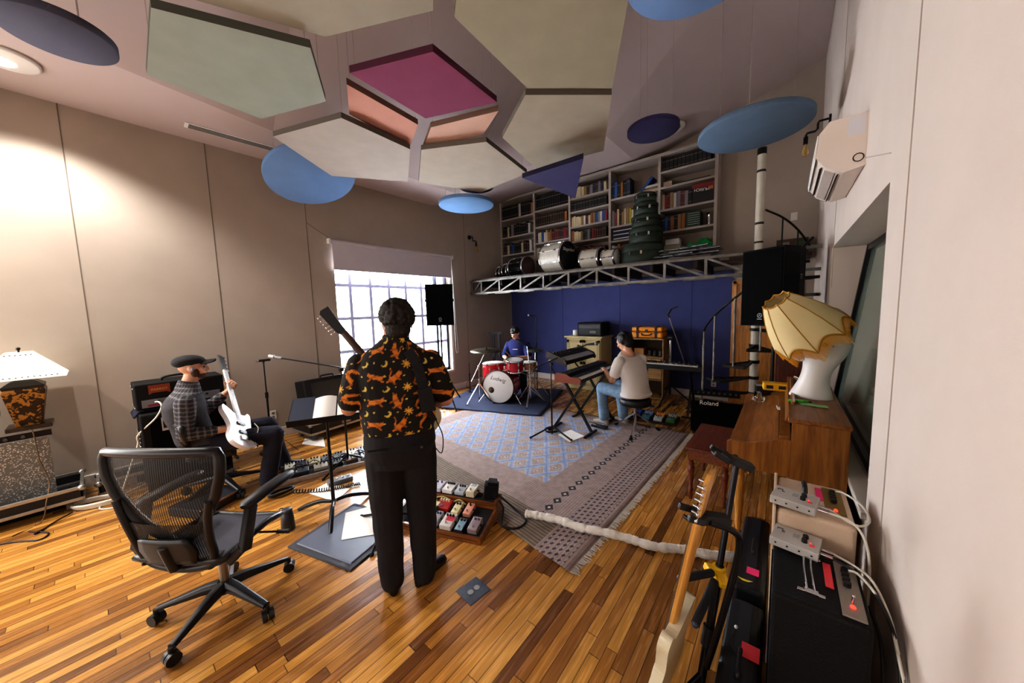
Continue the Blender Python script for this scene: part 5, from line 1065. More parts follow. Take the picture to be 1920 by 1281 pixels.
for s in (-.16, .16): b = B().box((s, -.174, .1), (.035, .01, .19)); b.box((s, 0, .2), (.035, .34, .006)); b.ob('strap', mat('strap_brown', '1c130e', .6), t); B().box((s, -.182, .1), (.045, .008, .035)).ob('buckle', BLM, t)
B().tube(spline([(-.09, -.175, .085), (-.07, -.20, .06), (0, -.21, .05), (.07, -.20, .06), (.09, -.175, .085)], 4), .009).ob('handle', BLK, t); B().box((0, -.174, .13), (.05, .008, .05)).ob('lock', BLM, t)
# floor pedals near the stool
ped_cols = [('blue', '2a48a8'), ('pale blue', '7088b8'), ('orange', 'c8762c'), ('grey', '8a8c90'), ('black', '1a1a1e'), ('teal', '2c6a78'), ('silver', 'b0b0b4'), ('green', '3a6a3a')]
def pedal(name, label, mtx, w, d, h, colr, knobs=2, group=None, kcol=None, sw=True, rough=.4, art=None, slope=.012):
    t = thing(name, label, 'effects pedal', group=group); t.matrix_world = mtx
    b = B(); x, y = w/2, d/2; b.add([(-x, -y, 0), (x, -y, 0), (x, y, 0), (-x, y, 0), (-x, -y, h-slope), (x, -y, h-slope), (x, y, h), (-x, y, h)], [(3, 2, 1, 0), (4, 5, 6, 7), (0, 1, 5, 4), (1, 2, 6, 5), (2, 3, 7, 6), (3, 0, 4, 7)]); b.ob('enclosure', mat('pedal_'+colr, colr, rough, var=.06, vs=30), t, bev=.004)
    for k in range(knobs):
        kx = (k-(knobs-1)/2)*w*.8/max(knobs, 2); B().cyl((kx, y*.55, h-.004), (kx, y*.55, h+.014), .0085, .0075, 12).ob('knob', kcol or BLK, t)
    if sw: b = B().cyl((0, -y*.6, h-slope-.002), (0, -y*.6, h+.001), .008, n=10); b.cyl((0, -y*.6, h), (0, -y*.6, h+.008), .005, n=8); b.ob('foot_switch', CHR, t)
    if art: B().box((art[1]*w, art[2]*d, h-slope*(.5-art[2])+.0006), (w*art[3], d*art[4], .0012), (slope/d, 0, 0)).ob('printed_patch', mat('art_'+art[0], art[0], .5), t)
    for s in (-1, 1): B().cyl((s*x, .01, h*.5), (s*(x+.02), .01, h*.5), .006, n=8).ob('jack', BLM, t)
    return t
pb0 = at(1222, 790, z=0)
t = thing('pedal_tray', 'dark flat pedal tray on the floor behind the stool', 'tray', (pb0.x, pb0.y+.1, 0), .1); B().box((0, 0, .02), (.66, .40, .03)).ob('tray_top', mat('tray_dark', '1e1814', .7), t, bev=.004)
for s in (-1, 1): B().box((0, s*.17, .006), (.62, .03, .012)).ob('runner', RUB, t)
for k, (cn, cc) in enumerate(ped_cols):
    x, y = -.25+.165*(k % 4), .08-.19*(k//4); m = tr(pb0.x, pb0.y+.1, .036) @ rotm(0, 0, .1) @ tr(x, y, 0); pedal('effects_pedal', f'{cn} effects pedal on the dark tray behind the stool', m, .11, .13, .05, cc, 3)
# keyboard amplifier with lettering
t = thing('keyboard_amplifier', 'large black keyboard amplifier with white lettering beside the stair', 'amplifier', (-.66, 5.02, 0), math.radians(10))
B().prism([(-.20, .03), (.20, .03), (.20, .58), (-.12, .58), (-.20, .50)], -.31, .31, frame((0, 0, 0), (-1, 0, 0), (0, 1, 0))).ob('cabinet', TOL, t, bev=.01); B().box((0, -.205, .25), (.56, .012, .40)).ob('front_grille', mat('speaker_grille'), t)
text('Roland', .075, WHT, t, tr(-.08, -.213, .43) @ rotm(PI/2, 0, 0)); B().box((0, -.165, .545), (.5, .012, .07), (-.78, 0, 0)).ob('control_panel', BLM, t); b = B()
for k in range(8): b.cyl((-.2+k*.058, -.168, .545), (-.2+k*.058, -.185, .562), .011, n=10)
b.ob('control_knobs', mat('knob_grey'), t, kind='stuff')
for s in (-.24, .24):
    for y in (-.14, .14): B().cyl((s, y, 0), (s, y, .032), .022).ob('rubber_foot', RUB, t)
# ================= spiral stair =================
IRON = mat('black_iron', '151412', .5, .4); PWH = mat('chipped_white_paint', 'b8b2a4', .6, var=.12, vs=5); sx, sy = -.30, 5.62
t = thing('spiral_stair', 'black iron spiral stair round a chipped white pole', 'spiral stair', (sx, sy, 0))
B().cyl((0, 0, 0), (0, 0, 3.60), .048, n=24).ob('centre_pole', PWH, t); B().cyl((0, 0, 3.58), (0, 0, 3.66), .051, n=24).ob('pole_cap', IRON, t)
for z, h in ((3.36, .03), (2.70, .03), (2.46, .025)): B().cyl((0, 0, z), (0, 0, z+h), .0492, n=20).ob('rust_band', mat('rust_dark', '2c241e', .8), t)
hr = []
for k in range(10):
    a = math.radians(178+k*25); z = .22*(k+1); r = .62; p0, p1, p2 = V((.05*math.cos(a), .05*math.sin(a), z)), V((r*math.cos(a-.2), r*math.sin(a-.2), z)), V((r*math.cos(a+.2), r*math.sin(a+.2), z)); b = B()
    for u, v in ((p0, p1), (p1, p2), (p2, p0)): b.bar(u, v, .02, .035)
    for f in (.4, .6, .8): b.bar(lerp(p0, p1, f), lerp(p0, p2, f), .012, .02)
    b.cyl((0, 0, z-.02), (0, 0, z+.02), .064, n=16); b.ob('tread', IRON, t)
    q = V((r*math.cos(a), r*math.sin(a), 0))
    if k < 6: B().cyl((q.x, q.y, z), (q.x, q.y, z+.86), .011, n=8).ob('baluster', mat('chipped_baluster', '8a847a', .6, var=.5, vs=12), t)
    hr.append((q.x, q.y, z+.87))
B().tube(spline(hr[:7], 5), .014).ob('hand_rail', IRON, t)
t = thing('guard_rail', 'black curved guard rail on the platform beside the white pole', 'railing', (0, 0, DZ))
b = B(); ptsr = [V((sx+.06, sy, .52)), V((sx+.24, sy+.12, .41)), V((sx+.40, sy+.26, .25)), V((sx+.55, sy+.44, .02))]; b.tube(spline(ptsr, 5), .013); b.ob('hand_rail', IRON, t)
B().cyl(ptsr[1]-V((0, 0, .41)), ptsr[1], .009, n=8).ob('baluster', IRON, t); B().cyl(ptsr[2]-V((0, 0, .22)), ptsr[2], .009, n=8).ob('baluster', IRON, t)
# doors
ORW = wood('orange_pine', '8a5522', 'c08238', 2, rough=.4)
d1 = bpy.data.objects.new('door_1', None); COL.objects.link(d1); d1['kind'] = 'structure'; d1.location = (-.25, YB-.04, 0)
B().box((0, 0, 1.0), (.80, .04, 2.0)).ob('door_leaf', ORW, d1); 
for s in (-1, 1): B().box((s*.41, -.01, 1.02), (.06, .07, 2.04)).ob('door_frame', wood('orange_frame', '9a6024', 'cc8e40', 2, rough=.4), d1)
B().box((0, -.01, 2.03), (.86, .07, .06)).ob('door_frame', ORW, d1); B().ball((.3, -.05, 1.0), .03, n=12).ob('knob', mat('brass', 'b89a50', .3, .9), d1)
t = thing('wooden_cabinet', 'dark red-brown wooden cabinet behind the speaker stand', 'cabinet', (.12, 4.93, 0), 0); MAH = wood('mahogany', '3a160c', '5c2412', 2, rough=.4)
B().box((0, 0, .62), (.36, .22, 1.2)).ob('carcass', MAH, t, bev=.006); B().box((0, 0, 1.235), (.39, .25, .03)).ob('top_board', MAH, t, bev=.004); B().box((0, -.115, .62), (.31, .012, 1.08)).ob('door', MAH, t, bev=.004); B().box((0, 0, .012), (.34, .20, .024)).ob('plinth', MAH, t)
# microphone stand behind the drums, tall thin stand, flat keyboard rack by the corner
p = at_h(1008, 752, 6.9); q0 = V((p.x, p.y, 0)); t = mic_stand('slim black microphone stand behind the hi-hat against the blue wall', q0, at_h(1010, 592, 6.9).z, base='round'); z = at_h(1010, 592, 6.9).z; mic(t, (0, 0, z), (-.9, -.4, .12), .16)
p = at_h(915, 745, 6.9); q0 = V((-5.0, 5.62, 0)); t = thing('folded_keyboard_stand', 'black folded keyboard stand against the window wall behind the drummer', 'keyboard stand', V((-5.12, 5.75, 0)), .3)
B().bar((-.16, 0, 1.16), (.18, 0, 1.16), .05, .03, (0, 1, 0)).ob('top_bar', BLM, t)
for x in (-.06, .08): B().bar((x, 0, .03), (x, 0, 1.15), .06, .03, (0, 1, 0)).ob('upright', BLM, t)
B().box((0, 0, .015), (.42, .3, .03)).ob('foot_base', BLM, t)
mic_stand('short black stand on the floor beside the window', V((-4.95, 4.72, 0)), .62, base='round')
tag(B().tube(spline([(-4.95, 4.72, .3), (-5.15, 4.8, .12), (-5.2, 5.0, .02), (-4.9, 5.15, .012), (-4.6, 4.75, .03)], 6), .005).ob('floor_cable', CBL), 'black cable trailing from the short stand beside the window', 'cable')
# ================= amplifiers and lamp along the window wall =================
ALU = mat('aluminium_edge', 'b4b2ae', .35, .8, var=.15, vs=25); CASEP = mat('case_panel', '1a1a1e', .5)
def flight_tray(label, loc, rz, w, d, h, name='flight_case_tray', wheels=True, inner=True):
    """open flight-case base, width along x, front towards -y"""
    t = thing(name, label, 'flight case', loc, rz); z0 = .09 if wheels else .005
    b = B()
    for s in (-1, 1): b.box((0, s*(d/2-.005), z0+h/2), (w, .01, h)); b.box((s*(w/2-.005), 0, z0+h/2), (.01, d, h))
    b.box((0, 0, z0+.006), (w, d, .012)); b.ob('panel', CASEP, t)
    for z in (z0+.012, z0+h-.01):
        for s in (-1, 1): B().box((0, s*(d/2), z), (w, .022, .028)).ob('edge_rail', ALU, t, bev=.003); B().box((s*(w/2), 0, z), (.022, d, .028)).ob('edge_rail', ALU, t, bev=.003)
    for sx_ in (-1, 1):
        for sy_ in (-1, 1):
            B().ball((sx_*w/2, sy_*d/2, z0+h-.012), .028, n=10).ob('ball_corner', ALU, t)
            if wheels: b = B().cyl((sx_*(w/2-.08)-.018, sy_*(d/2-.06), .042), (sx_*(w/2-.08)+.018, sy_*(d/2-.06), .042), .042, n=16); b.box((sx_*(w/2-.08), sy_*(d/2-.06), .08), (.06, .06, .02)); b.ob('caster', mat('caster_grey', '55534f', .6), t)
    B().box((0, -d/2-.006, z0+h*.5), (.13, .012, .07)).ob('butterfly_latch', STL, t, bev=.003); return t
flight_tray('aluminium-edged flight case base under the sparkle-grilled amplifier', (-5.13, -.72, 0), PI/2, 1.06, .52, .12)
t = thing('guitar_amplifier', 'vintage black amplifier with silver sparkle grille on a flight case base', 'amplifier', (-5.16, -.73, .116), PI/2)
B().prism([(-.135, 0), (.14, 0), (.14, .64), (-.10, .64)], -.46, .46, frame((0, 0, 0), (-1, 0, 0), (0, 1, 0))).ob('cabinet', TOL, t, bev=.012)
gm = mat('silver_sparkle_grille', '8c8c86', .6); nt = gm.node_tree; tcn = nd(nt, 'ShaderNodeTexCoord'); wn = nd(nt, 'ShaderNodeTexVoronoi'); wn.inputs['Scale'].default_value = 75; nt.links.new(tcn.outputs['Object'], wn.inputs['Vector']); rp = nd(nt, 'ShaderNodeValToRGB'); rp.color_ramp.elements[0].position = .12; rp.color_ramp.elements[0].color = lin('e4e2da'); rp.color_ramp.elements[1].position = .42; rp.color_ramp.elements[1].color = lin('6e6e6a'); nt.links.new(wn.outputs['Distance'], rp.inputs[0]); nt.links.new(rp.outputs[0], nt.nodes['Principled BSDF'].inputs['Base Color'])
B().box((0, -.125, .295), (.80, .012, .55), (.054, 0, 0)).ob('sparkle_grille', gm, t); B().box((0, -.115, .60), (.84, .012, .05), (.05, 0, 0)).ob('control_strip', BLM, t)
b = B()
for k in range(8): b.cyl((-.32+k*.085, -.118, .60), (-.32+k*.085, -.14, .60), .012, n=10)
b.ob('control_knobs', mat('knob_grey'), t, kind='stuff'); 
LMP = mat('lamp_shade_paper', 'efe6d4', .8, emit=.45)
t = thing('table_lamp', 'table lamp with pyramid cream shade and patterned amber vase base on the amplifier', 'lamp', (-5.17, -.42, .758))
B().box((0, 0, .02), (.24, .24, .035)).ob('wooden_plinth', wood('lamp_plinth', '241812', '3c2a1c', 0), t, bev=.006)
am = mat('amber_pattern', '9a6a24', .4); nt = am.node_tree; tcn = nd(nt, 'ShaderNodeTexCoord'); n4 = nd(nt, 'ShaderNodeTexNoise'); n4.inputs['Scale'].default_value = 22; n4.inputs['Distortion'].default_value = 1.6; nt.links.new(tcn.outputs['Object'], n4.inputs['Vector']); rp = nd(nt, 'ShaderNodeValToRGB'); rp.color_ramp.interpolation = 'CONSTANT'; rp.color_ramp.elements[0].color = lin('2a1a10'); rp.color_ramp.elements[1].position = .52; rp.color_ramp.elements[1].color = lin('a8742c'); nt.links.new(n4.outputs[0], rp.inputs[0]); nt.links.new(rp.outputs[0], nt.nodes['Principled BSDF'].inputs['Base Color'])
sq = lambda r, z: [V((r*math.cos(PI/4+k*PI/2)*1.414, r*math.sin(PI/4+k*PI/2)*1.414, z)) for k in range(4)]
B().loft([sq(.07, .038), sq(.072, .06), sq(.112, .34), sq(.105, .36)], sm=False).ob('vase_base', am, t, bev=.006); B().loft([sq(.105, .36), sq(.11, .385), sq(.07, .42), sq(.03, .44)], sm=False).ob('vase_cap', mat('lamp_black', '1c1916', .5), t)
B().loft([sq(.24, .455), sq(.068, .675)], cap=False, sm=False).ob('lamp_shade', LMP, t, solid=.004)
b = B()
for s, r, z in ((14, .225, .474), (6, .085, .653)):
    for k in range(s):
        f = -1+2*(k+.5)/s
        b.box((r+.004, f*r*.92, z), (.004, .010, .007)); b.box((f*r*.92, -r-.004, z), (.010, .004, .007))
b.ob('lacing', mat('lacing_dark', '4a3a28', .8), t, kind='stuff'); B().cyl((0, 0, .43), (0, 0, .70), .006, n=8).ob('lamp_rod', BLM, t); B().ball((0, 0, .705), .014, n=8).ob('finial', BLM, t)
t = thing('round_speaker', 'round black speaker unit resting on the amplifier beside the lamp', 'speaker', (-5.10, -.735, .758+.19), rot=(0, PI/2-.1, 0)); B().lathe([(0, -.06), (.14, -.06), (.19, .02), (.19, .05), (.165, .055), (.15, .03), (.06, .0), (0, .01)], 36).ob('speaker_shell', BLK, t); B().lathe([(.05, .012), (.03, .03), (0, .034)], 24).ob('dust_cap', mat('dust_cap', '3a3a3e', .6), t)
b = B().tube(spline([(-5.05, -.42, .765), (-5.0, -.40, .74), (-4.985, -.39, .5), (-4.98, -.36, .3), (-4.84, -.38, .16), (-4.82, -.42, .01), (-4.7, -.55, .006)], 7), .0045, 6); tag(b.ob('lamp_cord', mat('tan_cord', '6a5238', .6)), 'tan lamp cord hanging down the sparkle grille of the amplifier', 'cord')
# bass cabinet and head
t = thing('bass_cabinet', 'black bass speaker cabinet with square white emblem behind the seated player', 'speaker cabinet', (-4.92, .52, 0), PI/2)
B().box((0, 0, .40), (.64, .46, .76)).ob('cabinet', TOL, t, bev=.012); B().box((.02, -.232, .40), (.56, .012, .66)).ob('front_grille', mat('speaker_grille'), t)
b = B().box((-.12, -.241, .665), (.125, .006, .13)); e = b.ob('emblem', mat('emblem_white', 'b8b4b0', .5), t)
B().box((-.12, -.245, .672), (.105, .004, .092)).ob('emblem_field', mat('emblem_dark', '1c1c1e', .5), t)
b = B().torus((-.122, -.248, .675), .034, .006, (0, 1, 0), 22, 6); b.torus((-.122, -.248, .675), .016, .005, (0, 1, 0), 16, 6); b.box((-.085, -.248, .667), (.011, .004, .062)); b.ob('emblem_letter', mat('emblem_white'), t)
b = B().box((-.322, .02, .50), (.008, .26, .14)); pl = b.ob('handle_recess', mat('recess_dark', '0a0a0b', .7), t); b = B()
for k in range(5):
    for z in (.425, .575): b.ball((-.327, -.11+k*.065, z), .007, n=6)
for z in (.46, .5, .54):
    for y in (-.115, .155): b.ball((-.327, y, z), .007, n=6)
b.ob('screws', CHR, pl, kind='stuff')
for x in (-.28, .28):
    for y in (-.18, .18): B().cyl((x, y, 0), (x, y, .022), .024).ob('rubber_foot', RUB, t)
b = B(); b.grid(lambda u, v: (-5.16+.34*u, .17+.30*v, .792+.012*abs(math.sin(7*u+2*v))*math.sin(3.1*v)-(.05*max(0, .12-v)/.12)), 16, 14); tag(b.ob('folded_jacket', mat('navy_jacket', '1c2238', .9), solid=.016), 'dark navy jacket folded on top of the bass cabinet', 'jacket')
t = thing('bass_amplifier', 'black bass amplifier head with small orange badge on the bass cabinet', 'amplifier', (-4.93, .52, .805), PI/2); B().box((0, .02, .135), (.66, .34, .25)).ob('case', TOL, t, bev=.012)
B().prism([(-.075, .055), (.075, .055), (.075, -.035), (.05, -.02), (-.05, -.02), (-.075, -.035)], 0, .004, tr(-.16, -.150, .185) @ rotm(PI/2, 0, 0)).ob('badge', mat('badge_orange', '8a3a1c', .5), t); text('PARROT', .03, mat('badge_gold', 'd0a060', .4), t, tr(-.16, -.156, .195) @ rotm(PI/2, 0, 0))
B().box((.0, -.152, .065), (.58, .008, .075)).ob('control_panel', mat('panel_silver', '8a8c94', .4, .5), t); B().box((-.10, -.157, .045), (.3, .004, .02)).ob('red_strip', mat('red_strip', '8a1c3a', .5), t); b = B()
for k in range(7): b.cyl((-.18+.06*k, -.155, .078), (-.18+.06*k, -.175, .078), .013, n=12)
b.ob('control_knobs', mat('knob_teal', '14332e', .4), t, kind='stuff'); B().tube(spline([(-.13, .0, .262), (-.11, .0, .29), (0, .0, .30), (.11, .0, .29), (.13, .0, .262)], 4), .012).ob('handle', BLK, t)
b = B()
for y in (-.1, .14):
    for z in (.03, .22): b.ball((-.332, y, z), .009, n=6)
b.ob('corner_screws', CHR, t, kind='stuff')
for x in (-.28, .28):
    for y in (-.10, .14): B().cyl((x, y, -.004), (x, y, .012), .02).ob('rubber_foot', RUB, t)
b = B().tube(spline([(-4.765, .32, .88), (-4.70, .34, .885), (-4.66, .35, .84), (-4.66, .30, .74), (-4.72, .18, .60), (-4.75, .17, .50), (-4.72, .10, .30), (-4.6, .0, .04), (-4.5, -.02, .012)], 7), .007, 7); tag(b.ob('instrument_cable', WCB), 'off-white cable running from the bass amplifier head down its cabinet', 'cable')
flight_tray('small silver-edged flight case lid on the floor by the baseboard', (-5.22, .08, 0), PI/2, .36, .30, .13, 'flight_case', False)
p = at(190, 945, z=0); coil('white cable coiled flat on the wood floor near the flight case base', (p.x, p.y, .0), .09, .011, 5, WCB, 1.9, math.radians(62), .011)
b = B().tube(spline([(p.x+.05, p.y-.16, .02), (p.x+.15, p.y-.26, .01), (p.x+.22, p.y-.30, .008)], 5), .006); b.cyl((p.x+.22, p.y-.30, .009), (p.x+.27, p.y-.34, .009), .008, n=8); tag(b.ob('cable_plug', BLM), 'black jack plug lying beside the white coiled cable', 'plug')
b = B().tube(spline([(-5.0, .2, .02), (-4.85, -.05, .008), (-4.7, -.1, .008), (-4.62, .06, .008), (-4.8, .2, .008), (-5.0, .35, .02)], 7), .006); tag(b.ob('loose_cable', WCB), 'off-white loose cable looping on the floor before the bass cabinet', 'cable')
q = at(25, 1020, z=0); b = B().tube(spline([(q.x-.12, q.y-.15, .006), (q.x-.02, q.y, .006), (q.x+.10, q.y+.12, .006), (q.x+.02, q.y+.16, .006), (q.x-.15, q.y+.06, .006)], 7), .006); tag(b.ob('loose_cable', CBL), 'thin dark cable lying on the wood floor before the sparkle amplifier', 'cable')
# leaning cabinet in a flight case
flight_tray('grey-edged wheeled flight case base holding a leaning speaker cabinet', (-5.12, 2.15, 0), PI/2+.12, 1.0, .48, .15)
t = thing('speaker_cabinet', 'black-framed speaker cabinet with grey grille leaning back in a flight case', 'speaker cabinet', (-5.14, 2.15, .118), rot=(-.16, 0, PI/2+.12))
B().box((0, .06, .33), (.80, .24, .66)).ob('cabinet', TOL, t, bev=.012); b = B()
for s in (-1, 1): b.box((s*.36, -.075, .33), (.08, .04, .66)); b.box((0, -.075, .33+s*.305), (.64, .04, .05))
b.ob('front_frame', BLK, t); B().box((0, -.062, .33), (.64, .01, .56)).ob('grille_cloth', mat('grey_grille', '4c4a48', .9, bump=.3, bs=700), t); B().tube(spline([(-.1, .05, .66), (-.08, .05, .69), (.08, .05, .69), (.1, .05, .66)], 4), .012).ob('handle', BLK, t)
# straight stand with an empty clip
t = mic_stand('straight black microphone stand by the wall, clip at its top, round base', V((-4.93, 1.27, 0)), 1.14, base='round'); b = B().cyl((0, -.05, 1.15), (0, .07, 1.15), .015); b.cyl((0, 0, 1.12), (0, 0, 1.15), .012); b.ob('clip', BLK, t); B().cyl((0, -.075, 1.15), (0, -.05, 1.15), .013).ob('clip_end', CHR, t)
# boom stand with silver-headed microphone
p = at_h(655, 893, 3.78); q0 = V((p.x, p.y, 0)); hz_ = at_h(646, 690, 3.78).z; tip = at_h(528, 672, 3.72)-q0; tail = at_h(668, 694, 3.80)-q0
t = mic_stand('black boom microphone stand reaching over the leaning speaker cabinet', q0, hz_, (tail, tip), .34, .9); mic(t, tip, (tip-tail), .13, False, mat('mic_grey', '8a8a8c', .4, .5), mat('mic_silver', 'c0c0c0', .4, .6))
# bass pedalboard with its many pedals
def board_frame(c, ax): x = V((ax.x, ax.y, 0)).normalized(); return M(((x.x, -x.y, 0, c.x), (x.y, x.x, 0, c.y), (0, 0, 1, c.z), (0, 0, 0, 1)))
bm = board_frame(V((-3.86, 1.52, 0)), V((.32, .95, 0)))
t = thing('pedalboard', 'long black pedalboard crowded with small pedals by the seated player', 'pedalboard'); t.matrix_world = bm @ rotm(0, 0, 0)
B().box((0, 0, .03), (.92, .40, .035)).ob('board_top', mat('board_blackblue', '1b222c', .5), t, bev=.004)
for s in (-1, 1): B().box((0, s*.195, .028), (.93, .012, .05)).ob('board_rail', ALU, t); B().box((s*.42, 0, .006), (.03, .36, .012)).ob('rubber_strip', RUB, t)
specs = [(-.38, .09, .09, .13, 'a8a494', 'cream grey'), (-.27, .09, .10, .13, '2c3038', 'dark grey'), (-.15, .09, .11, .13, 'b0a88c', 'bone coloured'), (-.03, .09, .10, .13, '5a5e6a', 'slate'), (.09, .09, .11, .13, '23272e', 'black'), (.22, .09, .12, .13, 'c0bcb0', 'pale'), (.36, .09, .11, .13, '3c4a66', 'dark blue'), (-.32, -.10, .22, .10, '22262c', 'long black'), (-.10, -.10, .13, .10, '8a8478', 'beige'), (.06, -.10, .10, .10, '16181c', 'plain black'), (.20, -.10, .12, .10, '4a3024', 'brown'), (.36, -.10, .12, .10, '9a9ca2', 'silver')]
for x, y, w, d, cc, cn in specs: pedal('effects_pedal', f'{cn} pedal on the long black pedalboard by the seated player', bm @ tr(x, y, .049), w, d, .045, cc, 3)
b = B()
for k in range(5): b.tube(spline([bm @ V((-.35+.15*k, .03, .09)), bm @ V((-.31+.15*k, -.0, .12)), bm @ V((-.26+.15*k, -.02, .10))], 4), .005, 6)
tag(b.ob('patch_cables', CBL, kind='stuff'), 'short black patch cables joining pedals on the long pedalboard', 'cable', kind='stuff')
t = thing('expression_pedal', 'small silver-edged pedal on the floor in front of the long pedalboard', 'pedal'); t.matrix_world = board_frame(V((-3.42, 1.42, 0)), V((.2, .98, 0))); B().box((0, 0, .022), (.22, .10, .044)).ob('enclosure', mat('pedal_grey2', '5c6068', .4), t, bev=.004); b = B()
for k in range(4): b.cyl((-.075+.05*k, .0, .044), (-.075+.05*k, 0, .056), .011, n=10)
b.ob('buttons', WHT, t)
# curly lead, long bar
pp = [at_h(548, 903, 3.2), at_h(600, 890, 3.2), at_h(640, 872, 3.25), at_h(672, 858, 3.3)]; pts = []
base_ = spline([V((q.x, q.y, .022)) for q in pp], 10)
for i in range(len(base_)-1):
    for k in range(10): a = 2*PI*k/10; q = lerp(base_[i], base_[i+1], k/10); d = (base_[i+1]-base_[i]).normalized(); s = V((-d.y, d.x, 0)); pts.append(q+s*.017*math.cos(a)+V((0, 0, .017*math.sin(a)-.001)))
tag(B().tube(pts, .0042, 5).ob('coiled_lead', CBL), 'black curly lead stretched on the floor beside the long pedalboard', 'cable')
b = B()
for k in range(3): b.tube([V((-3.66+.045*math.cos(a)+.014*k, .98+.10*math.sin(a), .018+.012*k)) for a in [2*PI*i/20 for i in range(20)]], .010, 6, True)
tag(b.ob('cable_bundle', CBL), 'bundled black cable on the floor near the boots of the seated player', 'cable')
sheet([(566, 833), (610, 838), (606, 818), (572, 822)], .003, 'white paper sheet on the floor behind the long black pedalboard')
t = thing('instrument_case', 'dark case with shiny trim lying beside the seated player on the floor', 'case', (-3.99, .52, 0), .5); B().box((0, 0, .04), (.34, .40, .075)).ob('case_body', mat('case_slate', '2a2e36', .5), t, bev=.008)
for s in (-1, 1): B().box((s*.168, 0, .075), (.012, .40, .012)).ob('trim', mat('copper_trim', 'b08468', .3, .8), t)
# music stand with an open book
t = thing('music_stand', 'black music stand with tilted desk and curved tripod feet', 'music stand', (-2.93, 1.15, 0), math.radians(62)); 
for k in range(3):
    a = math.radians(30)+2*PI*k/3; B().tube(spline([(.02*math.cos(a), .02*math.sin(a), .10), (.12*math.cos(a), .12*math.sin(a), .095), (.25*math.cos(a), .25*math.sin(a), .05), (.33*math.cos(a), .33*math.sin(a), .012)], 5), [.014+.004*math.sin(PI*i/15) for i in range(16)], 8).ob('leg', BLM, t)
B().cyl((0, 0, .07), (0, 0, .55), .015).ob('lower_tube', BLM, t); B().cyl((0, 0, .5), (0, 0, .86), .011).ob('upper_tube', BLM, t); B().cyl((-.03, 0, .87), (.03, 0, .87), .022).ob('tilt_joint', BLK, t)
dm = tr(0, .0, .88) @ rotm(math.radians(24), 0, 0)
b = B(); b.x = dm; b.box((0, .04, .012), (.52, .34, .006)); b.box((0, -.13, .025), (.52, .006, .06)); b.ob('desk', BLM, t, bev=.002)
bpy.context.view_layer.update(); mw = t.matrix_world.copy()
def on_desk(b, name, m, label, cat, group=None): o = b.ob(name, m, None, bev=.001); o.matrix_world = mw @ dm; tag(o, label, cat, group); return o
b = B()
for s in (-1, 1): b.grid(lambda u, v: (.08+s*(.005+.20*u), -.115+.29*v, .018+.022*math.sin(PI*min(1, u*1.15+.06))*.9), 10, 2)
on_desk(b, 'open_book', PAP, 'open white music book on the black music stand', 'book'); 
b = B().box((-.17, .05, .0185), (.16, .30, .005)); on_desk(b, 'paper_folder', mat('blue_folder', '2c3448', .6), 'dark blue folder under the open book on the music stand', 'folder')
# stand in front of the standing man, black tumbler
p = at_h(716, 925, 2.55); mic_stand('black tripod microphone stand standing in front of the standing man', V((p.x-.05, p.y+.05, 0)), 1.15, None, .30, math.radians(190))
p = at(541, 993, z=0); t = thing('tumbler', 'dark grey tapered tumbler with lid and loop on the wood floor', 'cup', (p.x, p.y, 0)); B().lathe([(0, 0), (.043, 0), (.048, .006), (.045, .09), (.036, .155), (0, .155)], 28).ob('cup_body', mat('tumbler_grey', '2b2b30', .5), t); B().lathe([(.038, .152), (.039, .165), (.03, .172), (0, .173)], 28).ob('lid', mat('lid_grey', '3b3c44', .4), t); B().torus((-.045, -.02, .158), .018, .004, (.3, .3, 1), 16, 6).ob('loop', mat('lid_grey'), t)
# ================= wooden pedalboard =================
pbx = V((.94, .34, 0)); A0 = V((-1.635, 1.60, 0)); Ww, Dd = .80, .44; c = A0-pbx.normalized()*Ww/2+V((-.34, .94, 0))*Dd/2; pm = board_frame(c, pbx); WAL = wood('walnut_board', '5a3218', '8a5228', 0)
t = thing('wooden_pedalboard', 'two-tier walnut pedalboard beside the standing man on the rug corner', 'pedalboard'); t.matrix_world = pm
B().box((0, -.02, .058), (Ww-.03, Dd-.05, .012), (.10, 0, 0)).ob('lower_deck', FLT, t); B().box((0, .165, .135), (Ww-.03, .12, .012)).ob('upper_deck', FLT, t)
for s in (-1, 1): B().prism([(-Dd/2, .0), (Dd/2, 0), (Dd/2, .15), (.10, .15), (.09, .085), (-Dd/2, .045)], -.010, .010, frame((s*(Ww/2-.01), 0, 0), (1, 0, 0), (0, 1, 0))).ob('side_panel', WAL, t)
for y, z, h in ((-Dd/2+.01, .040, .022), (-Dd/2+.01, .012, .022), (.10, .125, .022), (.10, .095, .022), (Dd/2-.01, .10, .09)): B().box((0, y, z), (Ww-.004, .02, h)).ob('rail', WAL, t)
lo = lambda x, y: pm @ tr(x, y, .072+(y+.02)*.10) @ rotm(.10, 0, 0); hi = lambda x, y=.165: pm @ tr(x, y, .142)
WN = 'on the walnut pedalboard'
pedal('effects_pedal', f'mauve grey pedal at the near corner {WN}', lo(.32, -.13), .075, .125, .05, '8a7c80', 2, kcol=mat('mauve_knob', '6c5f78', .5))
pedal('effects_pedal', f'black-sided pedal with picture label {WN}', lo(.215, -.15), .068, .115, .038, '1c1c24', 2, art=('7a98a8', 0, -.1, .86, .8))
pedal('effects_pedal', f'white and red pedal with three dark knobs {WN}', lo(.105, -.145), .095, .125, .05, 'c8c2be', 3, art=('c84050', .12, .1, .7, .4))
pedal('effects_pedal', f'narrow silver grey pedal {WN}', lo(.0, -.135), .055, .12, .045, '9a98a0', 2, kcol=mat('navy_knob', '2c2c50', .4))
gp = pedal('effects_pedal', f'large dark green pedal with cream control strip {WN}', lo(-.12, -.11), .13, .16, .05, '14523e', 5, art=('c8b88a', .1, .62, .8, .3))
